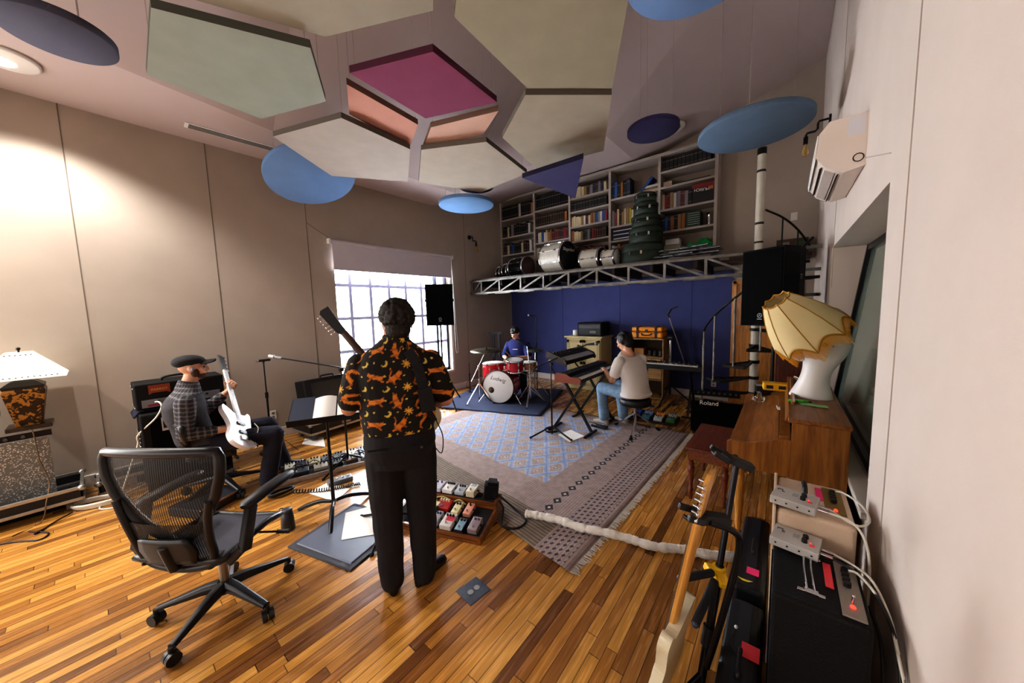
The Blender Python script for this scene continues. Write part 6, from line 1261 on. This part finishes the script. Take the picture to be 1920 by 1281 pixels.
pedal('effects_pedal', f'peach pedal with dark knob in the middle row {WN}', lo(.20, .015), .062, .115, .045, 'd0917a', 1)
pedal('effects_pedal', f'cream pedal with two dark knobs in the middle row {WN}', lo(.10, .005), .062, .115, .045, 'd0c89c', 2)
pedal('effects_pedal', f'red pedal with cream knobs {WN}', lo(-.03, .02), .12, .10, .045, 'b02c28', 4, kcol=mat('cream_knob', 'd8d0b8', .4))
pedal('effects_pedal', f'ivory pedal with tall housing on the top tier {WN}', hi(.16), .075, .11, .062, 'd2cbb4', 0, art=('8c98a8', 0, .3, .6, .3))
pedal('effects_pedal', f'pale blue grey pedal on the top tier {WN}', hi(.055), .085, .10, .04, 'a4aab4', 3)
pedal('effects_pedal', f'white pedal with a row of black knobs on the top tier {WN}', hi(-.055), .095, .11, .045, 'd6d4d2', 5)
pedal('effects_pedal', f'white pedal with purple sides on the top tier {WN}', hi(-.17), .10, .11, .045, 'c8c4d8', 2, kcol=mat('purple_knob', '3c2c5c', .4))
b = B(); b.prism([(-.06, -.05), (.06, -.05), (.065, .05), (-.05, .05)], 0, .11); b.prism([(-.04, -.04), (.05, -.04), (.045, .04), (-.02, .04)], .11, .14); o = b.ob('cloth_pouch', mat('black_cloth', '121216', .95), None, bev=.012); o.matrix_world = hi(.315, .17) @ rotm(0, .15, .4); tag(o, 'crumpled black pouch on the end of the walnut pedalboard', 'pouch')
b = B().tube(spline([hi(.36) @ V((0, -.02, .03)), hi(.42) @ V((.02, -.02, -.06)), pm @ V((.48, .0, .03)), pm @ V((.60, .02, .018)), pm @ V((.63, .13, .018)), pm @ V((.52, .20, .05)), hi(.38) @ V((0, .02, .02))], 6), .009, 6); tag(b.ob('black_strap_loop', BLK), 'black strap looping from the walnut pedalboard onto the rug', 'strap')
b = B()
for x0, x1, y in ((-.3, -.12, .06), (-.18, .02, .075), (.02, .14, .07)): b.tube(spline([pm @ V((x0, y, .10)), pm @ V(((x0+x1)/2, y+.01, .125)), pm @ V((x1, y, .10))], 5), .006, 6)
tag(b.ob('patch_cables', mat('yellowish_cable', 'b8b070', .5), kind='stuff'), 'pale yellow patch cables between the tiers of the walnut pedalboard', 'cable', kind='stuff')
# white cloth-wrapped cable run over the floor
pts = []
for x, y in ((986, 968), (1010, 972), (1050, 981), (1090, 995), (1130, 1003), (1180, 1013), (1225, 1027), (1280, 1033), (1330, 1043), (1390, 1048), (1430, 1054)): p = at(x, y, z=.03); pts.append((p.x, p.y, .052 if x < 1140 else .04))
sp = spline(pts, 10); tag(B().tube(sp, [.029+.002*math.sin(i*.9)+.0025*math.sin(i*2.3)+.0015*math.sin(i*1.7) for i in range(len(sp))], 14).ob('wrapped_cable', mat('white_sleeve', 'd2ccc4', .9, var=.1, vs=20, bump=.9, bs=30)), 'white fabric-wrapped cable run crossing the rug and wood floor', 'cable sleeve')
# ================= office chairs =================
GRA = mat('graphite', '1b1b1f', .4); PEL = mat('mesh_weave', '16161a', .5, alpha=1); nt = PEL.node_tree; tcn = nd(nt, 'ShaderNodeTexCoord'); wv = nd(nt, 'ShaderNodeTexWave'); wv.inputs['Scale'].default_value = 28; wv.inputs['Distortion'].default_value = .3; nt.links.new(tcn.outputs['Object'], wv.inputs['Vector']); mr = nd(nt, 'ShaderNodeMapRange'); mr.inputs[3].default_value = .45; mr.inputs[4].default_value = 1.0; nt.links.new(wv.outputs['Fac'], mr.inputs[0]); nt.links.new(mr.outputs[0], nt.nodes['Principled BSDF'].inputs['Alpha'])
def office_chair(label, loc, rz, spin, hs=1, arms=True):
    t = thing('office_chair', label, 'office chair', loc, rz)
    for k in range(5):
        a = spin+2*PI*k/5; ca, sa = math.cos(a), math.sin(a); ring = lambda r, z, w, h: [V((r*ca-w*s*sa, r*sa+w*s*ca, z+h*q)) for s, q in ((-1, -.6), (1, -.6), (1, .4), (.55, 1), (-.55, 1), (-1, .4))]
        b = B().loft([ring(.03, .135, .034, .03), ring(.10, .13, .030, .026), ring(.22, .105, .023, .018), ring(.32, .085, .019, .012)]); o = b.ob('base_arm', GRA, t, bev=.003)
        b = B(); cx, cy = .325*ca, .325*sa; tx, ty = math.cos(a+1.1), math.sin(a+1.1)
        for s in (-1, 1): b.cyl((cx+tx*.004*s, cy+ty*.004*s, .031), (cx+tx*.027*s, cy+ty*.027*s, .031), .031, n=18)
        b.cyl((cx, cy, .04), (cx, cy, .085), .012, n=10); b.ob('caster', BLK, o)
    B().cyl((0, 0, .10), (0, 0, .16), .045, .038, 18).ob('base_hub', GRA, t); B().cyl((0, 0, .15), (0, 0, .37), .023, n=18).ob('gas_cylinder', mat('satin_steel', '9a948c', .3, .9), t)
    B().box((0, -.02, .385), (.20, .28, .07)).ob('tilt_mechanism', GRA, t, bev=.015); 
    for s in (-1, 1): B().bar((s*.08, -.05, .39), (s*.20, -.22, .46), .04, .05).ob('yoke_arm', GRA, t)
    b = B().cyl((.10, .08, .40), (.33, .10, .40), .006, n=8); b.cyl((.27, .095, .40), (.34, .10, .40), .013, n=10); b.ob('adjust_lever', BLK, t)
    sf = lambda u, v: (.235*(2*u-1)*(1-.12*v), -.22+.42*v, .455-.03*math.sin(PI*u)*math.sin(PI*min(1, v+.1))-.05*max(0, v-.75)**1*2+.012*abs(2*u-1))
    b = B().grid(sf, 16, 16); b.ob('seat_mesh', mat('seat_weave', '3a3a44', .8), t, solid=.006); rim = [sf(i/12, 0) for i in range(12)]+[sf(1, i/12) for i in range(12)]+[sf(1-i/12, 1) for i in range(12)]+[sf(0, 1-i/12) for i in range(12)]
    B().tube(rim, .018, 8, True).ob('seat_frame', GRA, t)
    hw = [(.42, .03), (.545, .035), (.58, .075), (.64, .145), (.72, .205), (.82, .262), (.92, .297), (1.0, .305), (1.05, .285)]
    def W(z):
        for (z0, w0), (z1, w1) in zip(hw, hw[1:]):
            if z <= z1: return w0+(w1-w0)*max(0, (z-z0)/(z1-z0))
        return hw[-1][1]
    yb = lambda z, s: -.215-.07*((z-.42)/.62)+.045*(abs(s)**2)-.03*math.sin(PI*(z-.42)/.62)
    bp_ = lambda u, v: (W(.545+.495*v)*(2*u-1), yb(.42+(.125+.495*v)*hs, 2*u-1), .42+(.125+.495*v)*hs+.012*math.sin(PI*u)*v)
    B().grid(bp_, 20, 24).ob('back_mesh', PEL, t)
    rim = [bp_(i/10, 0) for i in range(10)]+[bp_(1, i/16) for i in range(16)]+[bp_(1-i/14, 1) for i in range(14)]+[bp_(0, 1-i/16) for i in range(16)]
    rim = [tuple(q) for q in spline([V(p) for p in rim], 1)]; B().tube(rim, [.016+.008*(1 if p[2] > .60 else .55) for p in rim], 10, True).ob('back_frame', GRA, t)
    bk = lambda x, z: (x, yb(.42+(z-.42)*hs, x/.3)-.024, .42+(z-.42)*hs)
    b = B()
    b.tube([bk(0, .575), bk(0, .5), bk(0, .43)], .026, 8); b.ob('back_spine', GRA, t)
    lk = lambda x, z: (x, yb(.42+(z-.42)*hs, x/.3)-.004, .42+(z-.42)*hs)
    lo_ = [lk(.245, .80), lk(.225, .72), lk(.205, .60), lk(.195, .50), lk(.165, .435), lk(.08, .415), lk(0, .41), lk(-.08, .415), lk(-.165, .435), lk(-.195, .50), lk(-.205, .60), lk(-.225, .72), lk(-.245, .80)]
    B().tube(spline(lo_, 5), .019, 8).ob('lower_back_frame', GRA, t); B().grid(lambda u, v: lk((2*u-1)*(.16+.05*v), .425+.26*v), 14, 8).ob('lower_back_mesh', PEL, t)
    b = B().grid(lambda u, v: bk((.15*(2*u-1))*(1-.3*abs(v-.5)), .47+.14*v), 8, 6); b.ob('lumbar_pad', BLK, t, solid=.018)
    for s in ((-1, 1) if arms else ()):
        b = B().bar((s*.22, -.17, .42), (s*.30, -.16, .50), .05, .05); b.bar((s*.30, -.16, .47), (s*.305, -.10, .685), .035, .06, (0, 1, 0)); o = b.ob('arm_support', GRA, t, bev=.008)
        b = B(); b.loft([[V((s*.30+w*math.cos(q), y, z+h*math.sin(q))) for q in [2*PI*i/12 for i in range(12)]] for y, w, z, h in ((-.14, .02, .695, .010), (-.12, .040, .700, .022), (.01, .046, .71, .022), (.14, .044, .715, .020), (.20, .03, .715, .016), (.215, .012, .715, .008))]); b.ob('arm_pad', BLK, o)
    return t
office_chair('empty black mesh office chair seen from behind on the bare wood floor', (-2.48, .35, 0), math.radians(35), math.radians(-14))
office_chair('low-backed black mesh office chair the bass player is sitting on', (-4.20, .66, 0), math.radians(-6), .3, .55, False)
# ================= piano and the things on it =================
PW = wood('piano_walnut', '6e3f14', 'a06a2c', 2, rough=.32, scale=2.2); PWX = wood('piano_walnut_long', '6a3c14', '98622a', 1, rough=.42, scale=2.2, coat=0)
py0, py1, px0, px1, pz = 2.56, 4.02, .06, .315, .985
t = thing('upright_piano', 'honey brown spinet piano under the control room window', 'piano', (px0, py0, 0)); Lp = py1-py0
for y in (.012, Lp-.012): B().box((.125, y, pz/2-.01), (.25, .024, pz-.03)).ob('side_panel', PW, t, bev=.003)
B().box((.128, Lp/2, .47), (.235, Lp-.05, .90)).ob('case_back', PWX, t); B().box((.12, Lp/2, pz-.012), (.275, Lp+.02, .026)).ob('top_lid', PWX, t, bev=.006)
ck = [(.0, .62), (-.31, .625), (-.325, .64), (-.325, .775), (-.30, .79), (-.22, .785), (-.13, .815), (-.06, .845), (.0, .85)]
for y in (.012, Lp-.012): B().prism(ck, -.014, .014, frame((0, y, 0), (0, -1, 0), (1, 0, 0))).ob('key_cheek', PW, t, bev=.004)
B().box((-.16, Lp/2, .635), (.30, Lp-.05, .04)).ob('key_bed', PWX, t); B().prism([(-.31, .66), (-.315, .772), (-.22, .775), (-.13, .805), (-.06, .835), (-.06, .66)], -(Lp/2-.03), Lp/2-.03, frame((0, Lp/2, 0), (0, -1, 0), (1, 0, 0))).ob('fallboard', PWX, t, bev=.002)
B().box((-.03, Lp/2, .85), (.055, Lp-.04, .035)).ob('music_ledge', PW, t, bev=.003); B().box((-.005, Lp/2+.1, .935), (.018, .95, .15), (0, .22, 0)).ob('music_rack', PW, t, bev=.004)
turn = [(.0, .62), (.034, .62), (.034, .57), (.02, .555), (.033, .535), (.04, .50), (.036, .465), (.022, .45), (.03, .435), (.031, .42), (.033, .38), (.028, .22), (.018, .09), (.025, .075), (.02, .06), (.016, .02), (.019, 0), (0, 0)]
for y in (.30, Lp-.10): B().lathe(turn[::-1], 20, tr(-.27, y, 0)).ob('leg', wood('piano_leg', '8a5820', 'b88438', 2), t)
MAHB = wood('bench_mahogany', '4a1c0a', '6c3014', 1, rough=.4, coat=0)
t = thing('piano_bench', 'dark mahogany piano bench with turned legs in front of the piano', 'bench', (-.455, 3.44, 0)); B().box((0, 0, .462), (.33, .74, .022)).ob('bench_lid', MAHB, t, bev=.006); B().box((0, 0, .405), (.29, .68, .09)).ob('apron', wood('bench_apron', '5a2a10', '7c4018', 1, rough=.25), t)
bl = [(0, 0), (.014, 0), (.018, .02), (.013, .06), (.022, .08), (.013, .10), (.026, .25), (.028, .29), (.016, .305), (.026, .32), (.016, .335), (.026, .352), (.026, .37)]
for x in (-.125, .125):
    for y in (-.31, .31): B().lathe(bl, 16, tr(x, y, 0)).ob('leg', MAHB, t)
# white head with the lampshade
hx, hy, hz = .17, 3.24, pz+.002
t = thing('mannequin_head', 'smooth white abstract mannequin head standing on the piano', 'mannequin head', (hx, hy, hz), math.radians(-20)); el = lambda c, a, d, n=28: [V((c[0]+a*math.cos(q), c[1]+d*math.sin(q), c[2])) for q in [2*PI*i/n for i in range(n)]]
b = B(); b.loft([el((0, 0, 0), .125, .10), el((0, 0, .012), .125, .10), el((.005, 0, .06), .105, .085), el((.015, 0, .13), .082, .075), el((.03, 0, .20), .082, .078), el((.05, -.0, .26), .10, .088), el((.065, 0, .32), .122, .098), el((.075, 0, .38), .128, .10), el((.075, 0, .44), .12, .095), el((.07, 0, .49), .088, .072), el((.065, 0, .515), .03, .03)])
WHG = mat('white_gloss_plaster', 'e4dfda', .35); b.ob('head_form', WHG, t, sub=1); b = B(); b.ball((-.055, -.035, .285), .05, (1.1, .7, .55), 16); b.ob('chin_form', WHG, t)
b = B()
for x, z, r in ((.095, .395, .016), (.055, .385, .004), (.135, .385, .004)): b.cyl((x, -.088, z), (x, -.1015, z), r, n=14)
b.ob('cheek_marks', mat('mark_grey', '6c7478', .5), t)
LSH = mat('ivory_fabric', 'dcc896', .8, var=.03, vs=6); GTR = mat('gold_trim', 'a8781c', .6)
ax = V((-.57, -.38, .73)).normalized(); lsm = frame((.155, 3.17, 1.43), ax, (1, 0, .3)) @ M.Diagonal((.88, .88, 1.16, 1))
t = thing('fringed_lampshade', 'ivory bell-shaped lampshade with gold trim and fringe, tilted on the white head', 'lampshade'); t.matrix_world = lsm
prf = [(.262, .0), (.245, .055), (.215, .13), (.170, .21), (.125, .275), (.105, .30), (.098, .315)]
def shade_pt(a, f):
    k = f*(len(prf)-1); i = min(int(k), len(prf)-2); r0, z0 = prf[i]; r1, z1 = prf[i+1]; g = k-i; r = r0+(r1-r0)*g; z = z0+(z1-z0)*g
    s = (a/(2*PI)*8) % 1; cave = math.sin(PI*s); r *= 1-.05*cave*(1); z += (.058*cave*(1-f)**3) if f < .8 else -.012*cave*(f-.8)/.2
    return V((r*math.cos(a), r*math.sin(a), z))
B().grid(lambda u, v: shade_pt(2*PI*u, v), 96, 12).ob('shade_fabric', LSH, t, solid=.004)
for k in range(8): a = 2*PI*k/8; B().tube([shade_pt(a+.001, f/12)*1.008 for f in range(13)], .0042, 6).ob('rib_trim', GTR, t)
B().tube([shade_pt(2*PI*i/96, 0) for i in range(96)], .006, 6, True).ob('bottom_trim', GTR, t); B().tube([shade_pt(2*PI*i/96, 1) for i in range(96)], .006, 6, True).ob('top_trim', GTR, t)
b = B(); rf = random.Random(6)
for k in range(420):
    p = shade_pt(2*PI*k/420, 0); q = p+V((rf.uniform(-.003, .003), rf.uniform(-.003, .003), -.062-rf.uniform(0, .010))); b.bar(p, q, .0022, .0022)
b.ob('fringe', mat('fringe_gold', 'e6a832', .8), t, kind='stuff')
# small things on the piano
def on_fall(x, y): return V((px0+x, py0+y, .785 if x < -.2 else .82))
p = at(1423, 752, z=.79); t = thing('water_glass', 'clear glass of water on the piano fallboard', 'glass', (p.x, p.y, .789)); GLS = mat('glass_clear', 'ffffff', .02, trans=1, ior=1.3)
B().lathe([(0, 0), (.036, 0), (.038, .004), (.038, .082), (.0355, .082), (.0345, .008), (0, .007)], 28).ob('glass_wall', GLS, t); B().lathe([(0, .009), (.034, .009), (.034, .05), (0, .05)], 28).ob('water', mat('water', 'dfe8ea', .02, trans=1, ior=1.33), t)
tag(B().box((p.x+.0, p.y+.09, .7905), (.11, .12, .003)).ob('paper_sheet', PAP), 'white paper under the small recorder beside the glass of water', 'paper')
p2 = at(1427, 740, z=.80); t = thing('cassette_recorder', 'small silver and black recorder standing behind the glass of water', 'recorder', (p2.x+.01, p2.y+.02, .7925), math.radians(14)); B().box((0, 0, .05), (.12, .045, .10)).ob('recorder_body', BLK, t, bev=.006); B().box((0, -.01, .10), (.115, .035, .02)).ob('silver_top', mat('silver_plastic', '8a93a0', .3, .6), t, bev=.003)
b = B()
for k in range(5): b.box((-.04+.02*k, -.024, .094), (.014, .004, .008))
b.ob('buttons', CHR, t)
p = at(1463, 768, z=.83); t = thing('remote_control', 'small white remote control lying on the piano ledge', 'remote', (p.x, p.y, .838), .1); B().box((0, 0, .006), (.045, .10, .012)).ob('remote_body', WHT, t, bev=.003); B().box((0, .022, .0125), (.032, .03, .002)).ob('remote_screen', mat('remote_dark', '4c5058', .3), t); B().box((0, -.02, .0125), (.018, .012, .002)).ob('button', mat('remote_grey', '8a8a8e', .4), t)
t = thing('tool_case', 'bright yellow tool case on the far end of the piano ledge', 'case', (-.035, 3.90, .872), .1); B().box((0, 0, .035), (.20, .10, .07)).ob('case_body', mat('tool_yellow', 'd8a010', .45), t, bev=.01)
for x in (-.05, .04): B().box((x, -.052, .035), (.05, .006, .03)).ob('black_inset', BLK, t)
p = at(1523, 760, z=pz+.003); GN = mat('sticky_green', '9ad48c', .8); 
for k, (dx, dy, a, lab) in enumerate(((-.035, .01, .3, 'green sticky note beside the highlighter on the piano'), (.0, -.005, -.2, 'green sticky note in the middle of three on the piano lid'), (.045, -.02, .1, 'green sticky note nearest the wall on the piano lid'))): tag(B().box((0, 0, 0), (.06, .06, .0016), m=tr(p.x+dx, p.y+dy, pz+.0035+.002*k) @ rotm(0, 0, a)).ob('sticky_note', GN), lab, 'note', 'green sticky notes')
t = thing('highlighter', 'bright green highlighter pen lying on the piano lid by sticky notes', 'pen', (p.x-.075, p.y+.04, pz+.012), .2); B().cyl((-.05, 0, 0), (.03, 0, 0), .009, n=10).ob('pen_barrel', mat('lime_green', '5cc83c', .4), t); B().cyl((.03, 0, 0), (.055, 0, 0), .0095, n=10).ob('pen_cap', mat('dark_lime', '3c9a2c', .4), t)
tag(B().cyl((p.x-.11, p.y+.06, pz+.0065), (p.x+.0, p.y+.075, pz+.0065), .004, n=8).ob('pencil', BLM), 'thin dark pencil beside the green highlighter on the piano', 'pencil')
t = thing('black_telephone', 'black handset device on the piano lid behind the white head', 'phone', (.22, 3.62, pz+.002), .2); B().box((0, 0, .025), (.14, .22, .05), tp=.85).ob('device_body', BLK, t, bev=.008); b = B()
for k in range(12): b.box((-.04+.04*(k % 3), -.06+.04*(k//3), .052), (.024, .02, .006))
b.ob('keys', mat('key_grey', '333338', .4), t, kind='stuff')
tag(B().tube(spline([(.16, 3.58, pz+.03), (.10, 3.52, pz+.07), (.08, 3.48, pz+.10), (.12, 3.46, pz+.08), (.15, 3.44, pz+.02)], 6), .004).ob('white_cord', WCB), 'thin white cord behind the white head on the piano', 'cord')
# ================= amplifiers by the near wall =================
def di_box(label, mtx):
    t = thing('direct_box', label, 'direct box'); t.matrix_world = mtx; G = mat('di_grey', 'b4b2ae', .4)
    B().box((0, 0, .030), (.150, .125, .034)).ob('enclosure', G, t, bev=.003); b = B()
    for k in range(4): b.cyl((-.055+.037*k, -.062, .030), (-.055+.037*k, -.0635, .030), .0035, n=8)
    b.ob('screws', BLM, t, kind='stuff')
    for y in (.020, -.012): B().cyl((.028, y, .047), (.028, y, .060), .010, .009, 14).ob('knob', BLK, t); 
    b = B().bar((-.062, .028, .0475), (-.045, .028, .0475), .004, .002); b.bar((-.062, .016, .0475), (-.062, .028, .0475), .002, .004); b.bar((-.045, .010, .0475), (-.045, .028, .0475), .002, .004); b.bar((-.045, .010, .0475), (-.036, .010, .0475), .004, .002); b.ob('logo_mark', mat('mark_dark', '3c3a36', .5), t)
    B().box((.052, -.022, .0478), (.016, .016, .0015)).ob('red_label', mat('label_red', 'e85a5a', .6), t); B().ball((.046, -.006, .048), .0028, n=8).ob('indicator_light', RED, t)
    B().box((0, .01, .0476), (.02, .03, .0008)).ob('printed_text', mat('print_grey', '98968f', .5), t)
    for y in (-.018, .012): B().cyl((.0775, y, .028), (.112, y, .028), .0065, n=10).ob('plug', CHR, t)
    return t
BEI = mat('beige_tolex', 'cdb69e', .6, bump=.3, bs=260); ax0, ax1 = .0, .27
t = thing('guitar_amplifier', 'beige upright guitar amplifier with grey direct box on top', 'amplifier', (.125, 1.97, 0)); B().box((.005, 0, .395), (.25, .36, .79)).ob('cabinet', BEI, t, bev=.02, seg=4); B().box((-.128, 0, .42), (.012, .37, .76)).ob('front_baffle', BEI, t, bev=.004)
B().box((.075, .02, .792), (.065, .24, .006)).ob('control_panel', mat('panel_gold', '8c7440', .4, .5), t); B().box((.03, .06, .7925), (.024, .12, .003)).ob('pink_label', mat('label_pink', 'e83a78', .6), t); b = B()
for k in range(4): b.cyl((.075, .0+.028*k, .795), (.075, .0+.028*k, .812), .0105, n=12)
b.ob('control_knobs', BLK, t, kind='stuff'); B().ball((.075, -.075, .797), .007, n=10).ob('pilot_light', RED, t); B().tube(spline([(-.02, .14, .79), (-.02, .12, .806), (-.02, .05, .81), (-.02, .03, .79)], 4), .010).ob('handle', BLK, t)
t = thing('guitar_amplifier', 'black guitar amplifier with metal handle and grey control plate by the wall', 'amplifier', (.125, 1.575, 0)); B().box((.0, 0, .338), (.25, .35, .676)).ob('cabinet', TOL, t, bev=.012); B().box((-.125, 0, .33), (.008, .32, .60)).ob('front_grille', mat('speaker_grille'), t)
B().box((.085, -.01, .678), (.058, .29, .006)).ob('control_panel', mat('panel_warm_grey', '938a80', .45, .4), t, bev=.002); B().box((.035, .03, .6785), (.022, .14, .003)).ob('red_label', mat('label_red2', 'e8404a', .6), t); b = B()
for k in range(4): b.cyl((.082, .0+.026*k, .68), (.082, .0+.026*k, .697), .0105, n=12)
b.ob('control_knobs', BLK, t, kind='stuff'); b = B().ball((.085, -.105, .682), .0075, n=12); b.ob('pilot_light', RED, t); b = B().cyl((.085, -.085, .68), (.088, -.083, .705), .004, n=8); b.ball((.088, -.083, .706), .0055, n=8); b.ob('toggle_switch', CHR, t)
b = B()
for x in (-.028, -.008): b.tube(spline([(x, -.10, .684), (x-.004, -.06, .697), (x-.006, .0, .70), (x-.004, .06, .697), (x, .10, .684)], 4), .0035, 6)
b.ob('handle', CHR, t)
for y in (-.105, .105): b = B().box((-.018, y, .681), (.04, .022, .01)); b.box((-.018, y, .679), (.075, .014, .005)); b.ob('handle_bracket', CHR, t, bev=.002)
m1 = tr(.065, 1.845, .792) @ rotm(0, 0, -.18); m2 = tr(.07, 1.715, .678) @ rotm(0, 0, -.16)
di_box('grey direct box on the beige amplifier', m1); di_box('grey direct box on the black amplifier', m2)
def cable(label, pts, r=.0045, m=WCB, n=7, name='instrument_cable'): tag(B().tube(spline(pts, n), r, 7).ob(name, m), label, 'cable')
e1, e2 = m1 @ V((.112, .012, .028)), m1 @ V((.112, -.018, .028)); f1, f2 = m2 @ V((.112, .012, .028)), m2 @ V((.112, -.018, .028))
cable('cream cable looping from the beige amplifier panel into its direct box', [(.20, 2.07, .80), (.235, 2.05, .815), (.285, 1.98, .81), (.30, 1.90, .79), (.27, 1.83, .79), (.235, 1.80, .805), e1])
cable('cream cable leading from the beige amplifier direct box down behind the black amplifier', [e2, (.235, 1.80, .81), (.27, 1.77, .77), (.285, 1.75, .68), (.29, 1.76, .5), (.295, 1.78, .25)])
cable('cream cable from the black amplifier direct box towards the wall', [f1, (.24, 1.68, .70), (.275, 1.62, .70), (.30, 1.52, .66), (.31, 1.45, .6)])
cable('black cable with gold plug from the direct box hanging down the pale wall', [f2, (.245, 1.64, .695), (.285, 1.54, .68), (.31, 1.46, .60), (.315, 1.38, .42), (.312, 1.33, .25), (.308, 1.28, .05), (.30, 1.25, .012)], .005, CBL)
cable('cream cable plugged into the black amplifier control panel', [(.21, 1.655, .69), (.24, 1.64, .70), (.275, 1.57, .69), (.30, 1.50, .65), (.312, 1.44, .58), (.318, 1.41, .545)])
cable('thin grey cable curving along the pale wall beside the black amplifier', [(.318, 1.43, .56), (.318, 1.36, .52), (.317, 1.31, .40), (.316, 1.30, .25), (.310, 1.27, .02)], .0025, mat('grey_cable', '8a8680', .5))
cable('black cable lying behind the black amplifier along the baseboard', [(.268, 1.60, .62), (.285, 1.50, .55), (.29, 1.42, .30), (.29, 1.36, .10), (.285, 1.22, .03), (.28, 1.1, .012)], .005, CBL)
# black cases standing between the amplifiers and the guitar stand
def hard_case(label, x, y0, y1, h, w, extras=()):
    t = thing('instrument_hard_case', label, 'case', (x, (y0+y1)/2, 0)); l = y1-y0; B().box((0, 0, h/2), (w, l, h)).ob('case_shell', mat('case_black', '14161c', .45), t, bev=.02, seg=3); b = B()
    for z in (h*.62,): b.tube([(-w/2, -l/2, z), (-w/2, l/2, z)], .006, 6); 
    b.box((0, 0, h+.001), (w*.35, l*.96, .004)); b.ob('seam_band', mat('band_black', '20232c', .5), t)
    for f in (-.3, .3): B().box((-w/2-.004, l*f, h*.62), (.012, .06, .05)).ob('latch', BLM, t, bev=.002)
    B().tube(spline([(-.0, -.06, h), (0, -.05, h+.022), (0, .05, h+.022), (0, .06, h)], 4), .008).ob('handle', BLK, t); return t
hard_case('far black hard case with a pink tag by the beige amplifier', -.085, 1.82, 2.50, .34, .13); hard_case('near black hard case with a metal plate beside the black amplifier', -.085, 1.06, 1.78, .31, .13)
p = at(1443, 1052, z=.345); tag(B().box((-.075, 1.95, .3465), (.05, .05, .003)).ob('pink_tag', mat('label_pink')), 'bright pink tag stuck on the far black hard case', 'tag')
tag(B().prism([(-.03, 0), (-.01, -.014), (.012, -.012), (.03, .004), (.01, -.002), (-.01, -.002)], 0, .002, tr(-.10, 1.87, .3465)).ob('yellow_sticker', mat('sticker_yellow', 'd8c82c', .6)), 'yellow curved sticker on the far black hard case', 'sticker')
tag(B().box((-.055, 1.50, .3155), (.06, .07, .003)).ob('red_tag', mat('label_red2')), 'red tag on the near black hard case', 'tag')
t = thing('metal_rack_strip', 'silver perforated metal strip lying across the near black hard case', 'bracket', (-.085, 1.16, .3145), .1); B().box((0, 0, .002), (.15, .045, .004)).ob('strip_plate', mat('brushed_plate2', 'aaa8a4', .4, .7), t)
b = B()
for x in (-.05, 0, .05): b.cyl((x, 0, .004), (x, 0, .0046), .007, n=10)
b.ob('holes', BLM, t)
cable('thin black earphone cable on the near black hard case', [(-.11, 1.58, .318), (-.12, 1.50, .317), (-.09, 1.44, .317), (-.07, 1.36, .317), (-.10, 1.30, .317), (-.06, 1.24, .317)], .002, CBL); tag(B().ball((-.11, 1.585, .321), .007, (1, 1.6, .7), 8).ob('earphone', WHT), 'white earphone bud at the end of the thin black cable', 'earphone')
# guitar stand and its guitar
t = thing('guitar_stand', 'black double guitar stand with yellow clamp and padded arms', 'guitar stand', (-.20, 1.45, 0)); O = V((-.20, 1.45, 0)); w_ = lambda x, y, z: V((x, y, z))-O
P0, P1 = w_(-.215, 1.42, .10), w_(-.135, 1.66, 1.0)
B().cyl(P0, lerp(P0, P1, .55), .016).ob('lower_tube', BLM, t); B().cyl(lerp(P0, P1, .5), P1, .012).ob('upper_tube', BLM, t); b = B().cyl(lerp(P0, P1, .20), lerp(P0, P1, .28), .024); b.ob('height_clutch', BLK, t)
for p in (w_(-.33, 1.32, .012), w_(-.18, 1.28, .012), w_(-.24, 1.72, .012)): o = B().cyl(lerp(P0, P1, .08), p, .012).ob('leg', BLM, t); B().ball(p, .017, n=8).ob('rubber_foot', RUB, o)
YC = mat('clamp_yellow', 'e0b010', .45); c = lerp(P0, P1, .52); b = B().cyl(c-V((0, 0, .022)), c+V((0, 0, .022)), .026, n=16); b.bar(c, c+V((-.045, -.03, .015)), .04, .028); b.bar(c, c+V((.03, -.055, -.015)), .04, .028); b.ob('yellow_clamp', YC, t, bev=.006)
for q in (w_(-.275, 1.33, .63), w_(-.215, 1.30, .50)): B().cyl(c+(q-c)*.2, q, .015, n=12).ob('padded_arm', mat('foam_black', '1c1c20', .9), t); B().ball(q, .014, n=8).ob('arm_tip', mat('tip_blue', '2c3448', .5), t)
Y1 = w_(-.205, 1.265, .945)
B().tube(spline([Y1+V((.03, .0, -.01)), w_(-.115, 1.32, .90), w_(-.095, 1.37, .84), w_(-.105, 1.385, .72), w_(-.15, 1.39, .45), w_(-.19, 1.41, .24)], 6), .012).ob('curved_tube', BLM, t)
def yoke(q, d):
    d = V(d).normalized(); s = V((-d.y, d.x, 0)).normalized(); b = B(); b.bar(q-d*.01, q-d*.10, .045, .03); b.bar(q-s*.036, q+s*.036, .026, .028)
    for k in (-1, 1): b.bar(q+s*.036*k, q+s*.036*k+d*.055+V((0, 0, .008)), .018, .022)
    b.bar(q+s*.036+d*.05, q+s*.01+d*.06, .012, .012); b.ob('yoke', BLK, t, bev=.004); o = b
yoke(Y1, (-.75, -.55, .15)); yoke(w_(-.165, 1.60, 1.045), (-.85, -.3, .35)); B().cyl(P1, w_(-.14, 1.64, 1.04), .012).ob('yoke_neck', BLK, t)
gj, gh = V((-.275, 1.315, .48)), V((-.165, 1.245, 1.10)); MAP = wood('maple', 'b47c34', 'd09a50', 0, rough=.3, coat=.4)
guitar('electric_guitar', 'cream electric guitar with maple neck hanging in the guitar stand', gmat(gj, gh-gj, V((-.95, .1, .2))), mat('cream_lacquer', 'd8d0b4', .3, coat=.4), MAP, O_TELE, board_m=MAP, guard_m=WHT)
